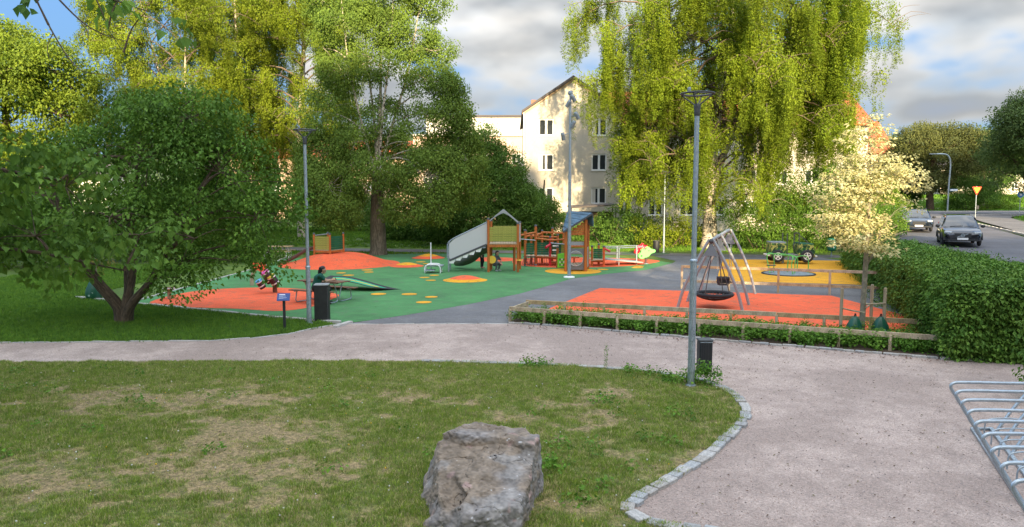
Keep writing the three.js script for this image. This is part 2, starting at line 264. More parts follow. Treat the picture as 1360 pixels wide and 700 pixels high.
const greyArea = [[-4.98, -21.09], [-0.14, -21.16], [0.1, -22.6], [11.5, -18.9], [12.6, -21], [15.9, -30.4], [20.0, -43.2], [19.6, -47.2], [12, -47.6], [9.3, -46.6], [9.9, -43], ...greenEdge.slice().reverse().slice(0, -1)];
structure('asphalt_area', sheet(greyArea, 0.010), M.asphalt);
const greenArea = [...greenEdge, [8.6, -43.5], [5.5, -47.5], [0, -48.6], [-6, -48.8], [-11.5, -47.4], [-14.2, -44.6], [-13.75, -38], [-13.65, -25.3], ...kerbLine.slice(2)];
const greenRubber = structure('green_rubber_surface', sheet(greenArea, 0.014), M.green);
structure('orange_rubber_surface', sheet([[1.15, -23.75], [1.4, -24.4], [2.9, -27.9], [3.68, -29.7], [12.3, -27.3], [12.55, -22.6], [12.2, -21.4], [11.35, -19.5], [11.2, -19.2], [6, -20.9], [3.5, -21.8]], 0.015), M.orange);
structure('yellow_rubber_surface', sheet([[9.3, -32.4], [13.1, -44.2], [19.9, -43.1], [15.5, -30.75]], 0.016), M.yellow);
structure('orange_rubber_surface', sheet(smooth([[-12.9, -25.2], [-11.2, -24.35], [-9.2, -23.95], [-7.7, -23.5], [-7.0, -24.2], [-6.7, -26.1], [-6.75, -27.6], [-8.6, -29.3], [-10.4, -29.85], [-12.0, -29.4], [-12.9, -28.4]], 6), 0.019), M.orange);
structure('orange_rubber_surface', sheet(smooth([[0.5, -39.9], [2.6, -38.6], [4.2, -38.8], [6.0, -39.4], [8.0, -41.2], [8.9, -43.2], [7.3, -44.8], [5.0, -45.4], [2.2, -45.6], [0.2, -43.5]], 6), 0.019), M.orange);
structure('orange_rubber_surface', sheet(smooth([[-2.5, -43.0], [-0.8, -42.5], [0.4, -43.4], [0.1, -45.0], [-1.5, -45.6], [-2.8, -44.6]], 6), 0.021), M.orange);
const disc = (x, z, rx, rz, y) => sheet(Array.from({ length: 36 }, (_, i) => [x + rx * Math.cos(i / 18 * Math.PI), z + rz * Math.sin(i / 18 * Math.PI)]), y);
structure('yellow_rubber_surface', disc(3.15, -36.7, 1.45, 1.5, 0.022), M.yellow);
// round yellow inlays in the green rubber
for (const [x, z, r = 0.24] of [[-5.22, -27.75, 0.3], [-4.01, -27.7, 0.3], [-3.06, -26.9], [-3.17, -25.5, 0.28], [-4.14, -33.7], [-3.71, -32.5], [-3.79, -34.7], [-8.6, -35.8], [-7.98, -34.7, 0.28], [-7.59, -37.3, 0.3], [-7.28, -36.2], [-5.4, -42.2, 0.3], [-3.4, -44.2], [4.8, -37.6, 0.3], [6.8, -38.6, 0.32], [7.0, -38.0 - 1.4, 0.3], [-6.4, -39.6], [-4.9, -41]]) part('dot', disc(x, z, r, r, 0.024), M.yellow, greenRubber);
// the street beyond the hedge, the cross street, the footpath behind the playground
const roadLine = [[18.4, -24], [25.1, -38.5], [29.5, -48], [37.8, -68], [45.5, -86]];
structure('street', drape(roadLine, 7.6, 0.05, 1.2), M.road);
structure('cross_street', drape([[8, -74], [30, -79], [48, -82], [75, -84], [120, -86]], 10, 0.07, 1.25), M.road);
structure('footpath', drape([[-60, -62], [-34, -57], [-17.7, -53], [-2, -50.6], [6, -49.2], [12, -47.6], [20, -46.4], [24.3, -47]], 2.2, 0.022, 0.8), M.footpath);
structure('pavement', drape([[29.5, -33.5], [34.5, -45], [37.6, -51.5], [42.5, -62.5], [47, -70], [55, -75]], 3.2, 0.12, 0.8), M.footpath);
structure('pavement', drape([[10, -80.5], [30, -86.5], [50, -89.5], [80, -91.5], [120, -93]], 2.4, 0.14, 1), M.footpath);
const texMark = speckle(91, [0.86, 0.86, 0.84], [0.6, 0.6, 0.58], 0.3);
{ const m = std([1, 1, 1], 0.8, { map: rep(texMark, 2) }); for (let i = 0; i < 5; i++) { const k = i * 1.35 - 2.6, x = 38.3 + k * 0.93, z = -70.0 + k * 0.36; structure('road_marking', sheetOnLand(x, z, 0.7, 0.35, 0.37, 0.085), m); } }
function sheetOnLand(x, z, w, d, turn, up) { const g = box(w, 0.01, d, 0, 0, 0, 0, -turn, 0); const p = g.attributes.position; for (let i = 0; i < p.count; i++) { p.setXYZ(i, p.getX(i) + x, p.getY(i) + land(p.getX(i) + x, p.getZ(i) + z) + up, p.getZ(i) + z); } return g; }

// kerbs: every stone is a piece of its own
function stones(name, pts, len, w, h, mats, seed, jitter = 0.1, closed = false, up = 0, gap = 0.012) {
  const s = new THREE.Group(); s.name = numbered(name); s.userData.kind = 'structure'; scene.add(s); const R = rng(seed);
  const c = new THREE.CatmullRomCurve3(pts.map(p => V(p[0], 0, p[1])), closed, 'centripetal'), L = c.getLength(); c.arcLengthDivisions = 800;
  const geos = [0, 1, 2].map(() => { const g = flat(new RoundedBoxGeometry(1, 1, 1, 1, 0.10)), p = g.attributes.position; const q = Array.from({ length: 8 }, () => (R() - 0.5) * 0.10); for (let i = 0; i < p.count; i++) { const k = (p.getX(i) > 0 ? 1 : 0) + (p.getZ(i) > 0 ? 2 : 0); p.setX(i, p.getX(i) + q[k]); p.setZ(i, p.getZ(i) + q[k + 4] * 0.8); } return boxUV(g); });
  let at = 0; while (at < L - len * 0.4) {
    const l = len * (1 + (R() - 0.5) * 2 * jitter), u = Math.min(1, (at + l / 2) / L), p = c.getPointAt(u), t = c.getTangentAt(u);
    const m = new THREE.Mesh(geos[Math.floor(R() * 3)], mats[Math.floor(R() * mats.length)]); m.name = 'stone'; m.scale.set(l - gap, h * (0.92 + 0.16 * R()), w * (1 + (R() - 0.5) * jitter));
    m.position.set(p.x + (R() - 0.5) * 0.02 * jitter * 10, up + land(p.x, p.z) + h * 0.5 - h * 0.62, p.z + (R() - 0.5) * 0.02 * jitter * 10); m.rotation.set((R() - 0.5) * 0.06, Math.atan2(-t.z, t.x) + (R() - 0.5) * 0.1 * jitter * 6, (R() - 0.5) * 0.06); s.add(m); at += l;
  } return s;
}
stones('granite_kerb', lawnEdge.slice(3), 0.24, 0.17, 0.12, M.setts, 5, 0.22, false, 0.01);
stones('granite_kerb', [[1.36, -8.12], ...lawnFoot], 0.24, 0.17, 0.12, M.setts, 6, 0.22, false, 0.01);
stones('granite_kerb', bedFront, 0.26, 0.12, 0.10, M.setts, 7, 0.35, false, 0.015);
stones('concrete_kerb', [...kerbLine, [-5.0, -21.05], [-4.98, -20.85], [-5.1, -20.7]], 0.9, 0.15, 0.14, [M.concrete], 8, 0.02, false, 0.02);
stones('concrete_edging', pathTop.slice(1), 1.0, 0.06, 0.1, [M.concrete], 9, 0.02, false, -0.005);
stones('concrete_edging', [[-4.92, -21.04], [-0.2, -21.12]], 1.0, 0.06, 0.1, [M.concrete], 10, 0.02, false, -0.02);
stones('concrete_edging', [[-13.75, -25.4], [-13.8, -37], [-13.95, -41], [-14.35, -44.8]], 1.0, 0.1, 0.1, [M.concrete], 11, 0.02, false, 0.0);
stones('street_kerb', [[31.0, -40.5], [33.2, -46], [41.2, -66.5], [43.5, -69.5], [47, -72.5], [53, -74.3]], 1.0, 0.15, 0.14, [M.concrete], 12, 0.02, false, 0.12);
stones('street_kerb', [[14, -80], [30, -84.2], [48, -87.2], [75, -89.2], [110, -91]], 2.0, 0.15, 0.14, [M.concrete], 13, 0.02, false, 0.12);

// how worn the front lawn is: 0 lush, 1 bare straw and earth
const bare = [[-6.6, -12.9, 2.6, 0.7, 0.34], [-4.3, -11.2, 1.5, 1.0, 0.34], [-2.9, -9.3, 1.5, 1.1, 0.32], [-5.6, -9.2, 2.2, 0.9, 0.22], [-2.0, -13.2, 0.6, 0.3, 0.25], [1.9, -13.3, 1.0, 0.5, 0.14], [1.2, -11.8, 0.8, 0.6, 0.16], [1.0, -8.3, 0.5, 0.6, 0.2], [-6.7, -11.0, 1.3, 0.6, -0.26], [-3.2, -12.6, 0.8, 1.3, -0.28], [-1.2, -9.6, 0.7, 1.6, -0.3], [-7, -15.2, 12, 0.7, -0.3], [0.9, -9.6, 0.5, 0.9, -0.22], [-3.6, -13.0, 3.8, 0.5, 0.1]];
function worn(x, z) { let b = 0; for (const [cx, cz, rx, rz, s] of bare) { const u = (x - cx) / rx, w = (z - cz) / rz; b += s * Math.exp(-u * u - w * w); } const n = fbm(x * 0.9 + 3, z * 1.25, 1.5, 4) * 0.46 + fbm(x * 4.2, z * 5.0, 9.1, 3) * 0.54; return ss(0.40, 0.68, n + b * 0.62 - 0.055); }
{
  const X0 = -17, X1 = 5.4, Z0 = -16.6, Z1 = -5.2, S = 2048, d = new Uint8Array(S * S * 4);
  const Q = 300, wg = new Float32Array((Q + 1) * (Q + 1)); for (let j = 0; j <= Q; j++) for (let i = 0; i <= Q; i++) wg[j * (Q + 1) + i] = worn(lerp(X0, X1, i / Q), lerp(Z0, Z1, j / Q));
  const wornAt = (u, v) => { const a = u * Q, b = v * Q, i = Math.floor(a), j = Math.floor(b), f = a - i, h = b - j, o = j * (Q + 1) + i; return lerp(lerp(wg[o], wg[o + 1], f), lerp(wg[o + Q + 1], wg[o + Q + 2], f), h); };
  for (let j = 0; j < S; j++) for (let i = 0; i < S; i++) {
    const x = lerp(X0, X1, i / S), z = lerp(Z0, Z1, j / S), k = (j * S + i) * 4;
    const n1 = hash3(i, j, 3), n2 = noise3(x * 22, z * 22, 4), n3 = noise3(x * 60, z * 60, 1);
    const wv = clamp(wornAt(i / S, j / S) + (n2 - 0.5) * 0.5); const v = 0.62 + 0.42 * n3 + 0.26 * (n1 - 0.5) + 0.2 * (n2 - 0.5);
    const gr = [0.44, 0.49, 0.22], st = [0.63, 0.545, 0.39];
    for (let c = 0; c < 3; c++) d[k + c] = 255 * clamp(lerp(gr[c], st[c], wv) * v); d[k + 3] = 255;
  }
  const t = new THREE.DataTexture(d, S, S); t.magFilter = THREE.LinearFilter; t.colorSpace = THREE.SRGBColorSpace; t.wrapS = t.wrapT = THREE.MirroredRepeatWrapping; t.needsUpdate = true;
  const pts = [...smooth(lawnEdge.slice(1), 6, false), ...lawnFoot, [5.3, -5.3], [-16.8, -5.3], [-16.8, -16]]; const g = sheet(pts, 0.022), p = g.attributes.position;
  for (let i = 0; i < p.count; i++) g.attributes.uv.setXY(i, (p.getX(i) - X0) / (X1 - X0), (p.getZ(i) - Z0) / (Z1 - Z0));
  structure('front_lawn', g, std([1, 1, 1], 1, { map: t }));
  structure('front_lawn', sheet([[-45, -16], [-16.8, -16], [-16.8, -5.3], [-45, -5.3]], 0.02), M.grass);
}
function inside(pts, x, z) { let c = false; for (let i = 0, j = pts.length - 1; i < pts.length; j = i++) { const [xi, zi] = pts[i], [xj, zj] = pts[j]; if ((zi > z) !== (zj > z) && x < (xj - xi) * (z - zi) / (zj - zi) + xi) c = !c; } return c; }
// tufts of grass
function tuft(seed, n, hgt, spread, width) {
  const R = rng(seed), P = [], N = [];
  for (let b = 0; b < n; b++) {
    const a = R() * 6.283, r = Math.sqrt(R()) * spread, x = Math.cos(a) * r, z = Math.sin(a) * r, h = hgt * (0.55 + 0.75 * R()), w = width * (0.7 + 0.6 * R()), l = R() * 6.283, lean = h * (0.2 + 0.7 * R()), f = R() * 6.283;
    const wx = Math.cos(f) * w, wz = Math.sin(f) * w, mx = x + Math.cos(l) * lean * 0.35, mz = z + Math.sin(l) * lean * 0.35, my = h * 0.6, tx = x + Math.cos(l) * lean, tz = z + Math.sin(l) * lean;
    P.push(x - wx, 0, z - wz, x + wx, 0, z + wz, mx + wx * 0.8, my, mz + wz * 0.8, x - wx, 0, z - wz, mx + wx * 0.8, my, mz + wz * 0.8, mx - wx * 0.8, my, mz - wz * 0.8, mx - wx * 0.8, my, mz - wz * 0.8, mx + wx * 0.8, my, mz + wz * 0.8, tx, h, tz);
    for (let i = 0; i < 9; i++) N.push(Math.cos(l) * 0.35, 0.93, Math.sin(l) * 0.35);
  }
  const g = new THREE.BufferGeometry(); g.setAttribute('position', new THREE.Float32BufferAttribute(P, 3)); return g;
}
const leafMat = (rough = 0.75, through = 0.35) => phys([1, 1, 1], rough, { transmission: through, thickness: 0, side: THREE.DoubleSide, flatShading: true, specularIntensity: 0.25 });
M.blade = phys([1, 1, 1], 0.9, { transmission: 0.25, thickness: 0, side: THREE.DoubleSide, flatShading: true, specularIntensity: 0.3 });
const MX = (x, y, z, sx, sy, sz, ry, rx = 0, rz = 0) => new THREE.Matrix4().compose(V(x, y, z), new THREE.Quaternion().setFromEuler(new THREE.Euler(rx, ry, rz, 'YXZ')), V(sx, sy, sz));
const RGB = (r, g, b) => new THREE.Color().setRGB(r, g, b);
function scatterGrass(name, label, n, area, accept, seed, geos, colour) {
  const R = rng(seed), lists = geos.map(() => []);
  for (let i = 0; i < n; i++) { const x = lerp(area[0], area[1], R()), z = lerp(area[2], area[3], R()), s = accept(x, z, R); if (!s) continue; const k = Math.floor(R() * geos.length); lists[k].push([MX(x, land(x, z) + s[1], z, s[0] * (0.8 + 0.4 * R()), s[0] * (0.7 + 0.6 * R()), s[0] * (0.8 + 0.4 * R()), R() * 6.283), colour(x, z, R, s[2])]); }
  lists.forEach((l, k) => { if (!l.length) return; const o = instanced(numbered(name), geos[k], M.blade, l, scene); tag(o, label, 'grass', null, 'stuff'); });
}
const lawnPoly = [...smooth(lawnEdge.slice(1), 4, false), ...lawnFoot, [5.3, -5.3], [-16.8, -5.3], [-16.8, -16]];
const inView = (x, z, m = 1.06) => Math.abs(x) < -z * 0.716 * m + 0.6;
const greenBlade = (R, w) => { const t = R(), k = 0.65 + 0.7 * R(); return R() < 0.24 + 0.45 * w ? RGB(0.50 * k, 0.44 * k, 0.20 * k) : RGB(lerp(0.18, 0.32, t) * k, lerp(0.27, 0.40, t) * k, 0.055 * k); };
scatterGrass('lawn_grass', 'short worn grass with straw patches round the boulder', 150000, [-12.5, 4.4, -16.2, -6.9], (x, z, R) => { if (!inView(x, z) || !inside(lawnPoly, x, z)) return 0; const w = worn(x, z); if (R() < w * 0.72) return 0; return [lerp(1.25, 0.6, w) * (0.7 + 0.75 * noise3(x * 2.3, z * 2.3, 6)), 0.02, w]; }, 21, [tuft(1, 8, 0.034, 0.045, 0.0028), tuft(2, 7, 0.045, 0.05, 0.0028), tuft(3, 9, 0.028, 0.05, 0.0028)], (x, z, R, w) => greenBlade(R, w));
const treeLawn = [...pathTop.slice(0, -1), ...kerbLine.slice().reverse().slice(1), [-16.5, -40], [-45, -40]];
scatterGrass('lawn_grass', 'lush green grass under the spreading tree beside the gravel path', 70000, [-24, -5, -40, -17.6], (x, z, R) => { if (!inView(x, z) || !inside(treeLawn, x, z)) return 0; if (R() > 16 / -z + 0.1) return 0; return [1.0 + 0.03 * -z, 0.0, 0]; }, 22, [tuft(4, 8, 0.055, 0.06, 0.005), tuft(5, 8, 0.045, 0.06, 0.005)], (x, z, R) => { const k = 0.8 + 0.4 * R(), t = R(); return RGB(lerp(0.09, 0.17, t) * k, lerp(0.20, 0.31, t) * k, 0.03 * k); });
scatterGrass('lawn_grass', 'bright green grass on the lawn behind the playground', 26000, [-40, 30, -84, -48], (x, z, R) => { if (!inView(x, z)) return 0; const pd = Math.abs(-z - (50.6 - 0.145 * (x + 2))); if (x > hedgeX(-z) || pd < 1.9 || inside(greenArea, x, z) || inside(greyArea, x, z)) return 0; return [3.0, 0, 0]; }, 23, [tuft(6, 9, 0.05, 0.07, 0.008), tuft(7, 9, 0.04, 0.07, 0.008)], (x, z, R) => { const k = 0.8 + 0.4 * R(), t = R(); return RGB(lerp(0.10, 0.18, t) * k, lerp(0.22, 0.32, t) * k, 0.028 * k); });
scatterGrass('lawn_grass', 'sunlit green grass of the park across the cross street', 12000, [28, 100, -140, -42], (x, z, R) => { if (!inView(x, z)) return 0; const d = -z; if (d > 92.5 || (d < 70 && x > 36 + (d - 46) * 0.55 && x > 38)) return [4.5, 0.0, 0]; return 0; }, 24, [tuft(8, 9, 0.05, 0.09, 0.011)], (x, z, R) => { const k = 0.8 + 0.4 * R(); return RGB(0.14 * k, 0.28 * k, 0.025 * k); });

// ------------------------------------------------------------------ plants
function leafTris(P, N, base, dir, nor, len, wid, fold) {
  const side = V(0, 0, 0).crossVectors(dir, nor).normalize(), mid = base.clone().addScaledVector(dir, len * 0.42), tip = base.clone().addScaledVector(dir, len).addScaledVector(nor, -fold * len * 0.5);
  const l = mid.clone().addScaledVector(side, wid).addScaledVector(nor, fold * wid), r = mid.clone().addScaledVector(side, -wid).addScaledVector(nor, fold * wid);
  for (const [a, b, c] of [[base, tip, l], [base, r, tip]]) { const n = b.clone().sub(a).cross(c.clone().sub(a)).normalize(); if (n.dot(nor) < 0) n.negate(); for (const q of [a, b, c]) { P.push(q.x, q.y, q.z); N.push(n.x, n.y, n.z); } }
}
function geoOf(P, N) { const g = new THREE.BufferGeometry(); g.setAttribute('position', new THREE.Float32BufferAttribute(P, 3)); return g; }
// a spray of leaves: flatness 0 = ball, 1 = flat tier; droop = how far the leaves hang
function clump(seed, n, radius, len, wid, flatness = 0.3, droop = 0.4) {
  const R = rng(seed), P = [], N = [];
  for (let i = 0; i < n; i++) {
    const d = V(R() * 2 - 1, (R() * 2 - 1) * (1 - flatness), R() * 2 - 1); if (d.length() > 1) { i--; continue; }
    const p = d.clone().multiplyScalar(radius), out = V(d.x + (R() - 0.5) * 0.9, (R() - 0.5) * 0.7 - droop, d.z + (R() - 0.5) * 0.9).normalize();
    const nor = V((R() - 0.5) * 1.1, 0.9, (R() - 0.5) * 1.1).addScaledVector(d, 0.5); nor.addScaledVector(out, -nor.dot(out)).normalize();
    leafTris(P, N, p, out, nor, len * (0.7 + 0.6 * R()), wid * (0.7 + 0.6 * R()), 0.35);
  }
  return geoOf(P, N);
}
// a hanging birch twig of unit length 1.3 m, leafier towards its foot and swinging out of the straight
function strand(seed, n, len, wid) {
  const R = rng(seed), P = [], N = [], L = 1.3;
  const sway = t => V(Math.sin(t * 3.1 + seed) * 0.11 * t, -t * L, Math.cos(t * 2.6 + seed * 2) * 0.11 * t);
  for (let s = 0; s < 4; s++) { const a = sway(s / 4), b = sway((s + 1) / 4); for (const [ox, oz] of [[0.005, 0], [0, 0.005]]) for (const q of [[a.x - ox, a.y, a.z - oz], [a.x + ox, a.y, a.z + oz], [b.x, b.y, b.z]]) P.push(...q); }
  for (let i = 0; i < n; i++) {
    const t = Math.pow(R(), 0.8), p = sway(t), a = R() * 6.283, out = V(Math.cos(a), -0.2 - R() * 1.1, Math.sin(a)).normalize(), w = 0.24 * (1 - 0.72 * t); p.addScaledVector(V(Math.cos(a), (R() - 0.5), Math.sin(a)), 0.015 + w * R());
    const nor = V(Math.cos(a) * 0.7 + (R() - 0.5) * 1.2, 0.5, Math.sin(a) * 0.7 + (R() - 0.5) * 1.2); nor.addScaledVector(out, -nor.dot(out)).normalize();
    leafTris(P, N, p, out, nor, len * (0.6 + 0.8 * R()), wid * (0.6 + 0.8 * R()), 0.3);
  }
  return geoOf(P, N);
}
M.leaf = leafMat(0.7, 0.38); M.leafMatt = leafMat(0.9, 0.30); M.leafGlossy = leafMat(0.5, 0.28);
const texBark = tex(512, (u, v, o) => { const a = pnoise(u * 24, v * 5, 24, 101) * 0.5 + pnoise(u * 70, v * 16, 70, 102) * 0.35 + pnoise(u * 200, v * 120, 200, 103) * 0.2; const k = 0.45 + 0.75 * a; o[0] = 0.56 * k; o[1] = 0.51 * k; o[2] = 0.45 * k; });
const texBirch = tex(512, (u, v, o) => { const w = pnoise(u * 5, v * 24, 24, 105) * 0.6 + pnoise(u * 14, v * 70, 70, 106) * 0.4, c = pnoise(u * 7, v * 6, 7, 107), k = 0.9 + 0.2 * pnoise(u * 60, v * 60, 60, 108); mix3(o, [0.80 * k, 0.75 * k, 0.68 * k], [0.20, 0.17, 0.15], Math.max(ss(0.60, 0.72, w), ss(0.70, 0.82, c))); });
const texBarkBump = tex(512, (u, v, o) => { o[0] = o[1] = o[2] = pnoise(u * 24, v * 5, 24, 101) * 0.6 + pnoise(u * 70, v * 16, 70, 102) * 0.4; }, false);
M.bark = std([1.0, 1.0, 1.0], 0.95, { map: rep(texBark, 1.2), bumpMap: rep(texBarkBump, 1.2), bumpScale: 0.03 });
M.darkBark = std([0.55, 0.48, 0.42], 0.95, { map: rep(texBark, 0.9), bumpMap: rep(texBarkBump, 0.9), bumpScale: 0.02 });
M.birch = std([1, 1, 1], 0.8, { map: rep(texBirch, 1.4) });
M.smoothBark = std([0.40, 0.36, 0.27], 0.85, { map: rep(texStone, 0.3) }); M.twig = std([0.20, 0.15, 0.11], 0.85);
const tint = (a, b) => R => { const t = R(), k = 0.78 + 0.44 * R(); return RGB(lerp(a[0], b[0], t) * k, lerp(a[1], b[1], t) * k, lerp(a[2], b[2], t) * k); };
const GEO = {
  maple: [clump(11, 26, 0.36, 0.105, 0.042, 0.35, 0.5), clump(12, 26, 0.40, 0.11, 0.044, 0.45, 0.5)],
  linden: [clump(13, 11, 0.26, 0.125, 0.050, 0.5, 0.7), clump(14, 13, 0.30, 0.13, 0.052, 0.5, 0.6)],
  birch: [clump(15, 50, 0.50, 0.115, 0.045, 0.2, 0.9), clump(16, 50, 0.54, 0.115, 0.045, 0.2, 1.1)],
  far: [clump(17, 36, 0.62, 0.17, 0.066, 0.35, 0.4), clump(18, 36, 0.70, 0.17, 0.066, 0.45, 0.5)],
  variegated: [clump(19, 24, 0.27, 0.088, 0.033, 0.78, 0.15), clump(20, 26, 0.31, 0.088, 0.033, 0.8, 0.2)],
  hedge: [clump(21, 15, 0.16, 0.075, 0.029, 0.2, 0.4), clump(22, 12, 0.2, 0.09, 0.034, 0.2, 0.5), clump(28, 18, 0.14, 0.06, 0.023, 0.2, 0.3)],
  shrub: [clump(23, 26, 0.30, 0.10, 0.036, 0.25, 0.3), clump(24, 26, 0.34, 0.10, 0.036, 0.3, 0.4)],
  strand: [strand(25, 70, 0.085, 0.034), strand(26, 54, 0.085, 0.034), strand(27, 84, 0.08, 0.032)],
};
function crownOf(parent, geos, mat, items) { const lists = geos.map(() => []); items.forEach((it, i) => lists[i % geos.length].push(it)); lists.forEach((l, k) => l.length && instanced('crown', geos[k], mat, l, parent)); }
// tree from stems and lobes of foliage; coordinates from the foot of the tree
function leafyTree(o) {
  const t = thing(o.name, o.label, 'tree', o.pos, o.turn || 0, o.group), R = rng(o.seed), stems = o.stems.map(s => s.map(p => V(...p)));
  part('trunk', stems.map((s, i) => limb(s, o.radii[i] || o.radii[0], 9)), o.bark || M.darkBark, t);
  const joints = stems.flatMap((s, i) => new THREE.CatmullRomCurve3(s, false, 'centripetal').getPoints(14).slice(5)), geos = [], items = [], col = o.colour, scale = o.scale || 1;
  for (const [x, y, z, rx, ry, rz, dens = 1, c2] of o.lobes) {
    const c = V(x, y, z); let best = null, bd = 1e9; for (const j of joints) { const d = j.distanceTo(c) + Math.max(0, j.y - c.y + 0.4) * 2; if (d < bd) { bd = d; best = j; } }
    const mid = best.clone().lerp(c, 0.5); mid.y += 0.12 * bd; mid.x += (R() - 0.5) * 0.15 * bd; mid.z += (R() - 0.5) * 0.15 * bd;
    const r0 = (o.limbR || 0.07) * clamp(rx * 0.75, 0.12, 1); geos.push(limb([best, mid, c], [r0, r0 * 0.65, r0 * 0.35], 5, 6));
    const n = Math.round(o.density * dens * rx * ry * rz * 4.19);
    for (let i = 0; i < n; i++) {
      const d = V(R() * 2 - 1, R() * 2 - 1, R() * 2 - 1); if (d.lengthSq() > 1 || d.lengthSq() < 1e-3) { i--; continue; }
      const l = d.length(), f = Math.pow(l, 0.45) / l; const p = V(x + d.x * f * rx, y + d.y * f * ry, z + d.z * f * rz);
      const g = noise3(p.x * 1.1 / scale + o.seed, p.y * 1.4 / scale, p.z * 1.1 / scale); if (g < (o.gaps ?? 0.36)) continue;
      if (p.y < (o.floor ?? 0.3)) continue;
      const s = scale * (0.75 + 0.5 * R()); items.push([MX(p.x, p.y, p.z, s, s, s, R() * 6.283, (R() - 0.5) * 0.6, (R() - 0.5) * 0.6), (c2 || col)(R)]);
      if (i % (o.twigEvery || 9) === 0) geos.push(limb([c.clone(), c.clone().lerp(p, 0.5).add(V(0, 0.1 * p.distanceTo(c), 0)), p], [r0 * 0.3, r0 * 0.2, r0 * 0.08], 4, 4));
    }
  }
  part('limbs', geos, o.bark || M.darkBark, t).userData.kind = 'stuff'; crownOf(t, o.geos, o.mat || M.leaf, items); return t;
}
function autoLobes(seed, n, c, r, size, squash = 0.8) { const R = rng(seed), out = []; for (let i = 0; i < n; i++) { const d = V(R() * 2 - 1, R() * 2 - 1, R() * 2 - 1); if (d.length() > 1) { i--; continue; } const f = Math.pow(d.length(), 0.35) / d.length() * 0.78, s = size * (0.7 + 0.6 * R()); out.push([c[0] + d.x * f * r[0], c[1] + d.y * f * r[1], c[2] + d.z * f * r[2], s, s * squash, s]); } return out; }
// weeping birch: arching boughs hung with curtains of twigs; reach(angle, height fraction) gives the spread in metres
function weepingTree(o) {
  const t = thing(o.name, o.label, 'tree', o.pos, 0, o.group), R = rng(o.seed), H = o.height, top = o.stems.map(s => s.map(p => V(...p)));
  part('trunk', top.map((s, i) => limb(s, o.radii[i], 10, 24)), o.bark || M.birch, t);
  const curves = top.map(s => new THREE.CatmullRomCurve3(s, false, 'centripetal')), geos = [], items = [], sprays = [];
  for (let b = 0; b < o.boughs; b++) {
    const c = curves[b % curves.length], f = lerp(o.low ?? 0.35, 1, Math.pow((b + 0.5) / o.boughs, 0.9)), s = c.getPoint(f), a = b * 2.39996 + R() * 0.5, hf = s.y / H, reach = o.reach(a, hf) * (0.62 + 0.42 * R());
    const rise = (o.rise ?? 0.32) * reach * (0.6 + 0.8 * R()), tip = V(s.x * 0.4 + Math.cos(a) * reach, s.y + rise * 0.55, s.z * 0.4 + Math.sin(a) * reach), mid = s.clone().lerp(tip, 0.5).add(V(0, rise * 0.65, 0));
    const bc = new THREE.CatmullRomCurve3([s, mid, tip, tip.clone().add(V(Math.cos(a) * reach * 0.08, -0.06 * reach - 0.4, Math.sin(a) * reach * 0.08))], false, 'centripetal');
    const lk = o.limbK ?? 1; geos.push(limb(bc.getPoints(4), [0.10 * (1.2 - hf * 0.6) * lk, 0.07 * lk, 0.045 * lk, 0.03 * lk, 0.012], 5, 8));
    const bn = o.side ?? 7, tone = 0.85 + 0.3 * R();
    for (let k = 0; k < bn; k++) {   // side branchlets: leafy sprays with twigs hanging from them
      const q = bc.getPoint(lerp(o.bare ?? 0.3, 1, (k + R()) / bn)), sa = a + (R() - 0.5) * 3.4, sl = (0.5 + 1.4 * R()) * (o.sideLen ?? 1), e = q.clone().add(V(Math.cos(sa) * sl, (R() - 0.35) * 0.9 * sl, Math.sin(sa) * sl)), m2 = q.clone().lerp(e, 0.5).add(V(0, 0.22 * sl, 0));
      geos.push(limb([q, m2, e], [0.03, 0.018, 0.008], 4, 4)); const sc = new THREE.QuadraticBezierCurve3(q, m2, e), cnt = o.hang ?? 4, mass = noise3(e.x * 0.35 + o.seed, e.y * 0.35, e.z * 0.35); if (noise3(e.x * 0.55 + 9, e.y * 0.42, e.z * 0.55 + o.seed) < (o.thin ?? 0.30)) continue;
      for (let h = 0; h < (o.sprays ?? 3); h++) { const p = sc.getPoint(0.25 + 0.75 * R()), s = (o.sprayScale ?? 1) * (0.7 + 0.6 * R()); if (p.y < (o.floor ?? 1.6)) continue; sprays.push([MX(p.x + (R() - 0.5) * 0.7, p.y + (R() - 0.7) * 0.5, p.z + (R() - 0.5) * 0.7, s, s * 1.15, s, R() * 6.283, (R() - 0.5) * 0.6, (R() - 0.5) * 0.6), o.colour(R).multiplyScalar(tone)]); }
      for (let h = 0; h < cnt; h++) {
        const p = sc.getPoint((h + R()) / cnt), len = lerp(o.drop[0], o.drop[1], clamp(mass * 1.5 - 0.3) * (0.4 + 0.6 * R())); let y = p.y + 0.15, x = p.x, z = p.z; const wx = (R() - 0.5) * 0.3, wz = (R() - 0.5) * 0.3, col = o.colour(R), low = (o.floor ?? 1.6) + R() * 1.6;
        for (let done = 0; done < len && y > low; done += 1.1) { const st = clamp((len - done) / 1.1, 0.5, 1.15); items.push([MX(x, y, z, 0.8 + 0.6 * R(), st, 0.8 + 0.6 * R(), R() * 6.283, (R() - 0.5) * 0.22, (R() - 0.5) * 0.22), col.clone().multiplyScalar(tone * (0.88 + 0.24 * R()))]); y -= 1.15 * st; x += wx * 0.5 + (R() - 0.5) * 0.12; z += wz * 0.5 + (R() - 0.5) * 0.12; }
      }
    }
  }
  part('limbs', geos, M.twig, t).userData.kind = 'stuff'; crownOf(t, GEO.strand, M.leaf, items); crownOf(t, GEO.birch, M.leaf, sprays); return t;
}
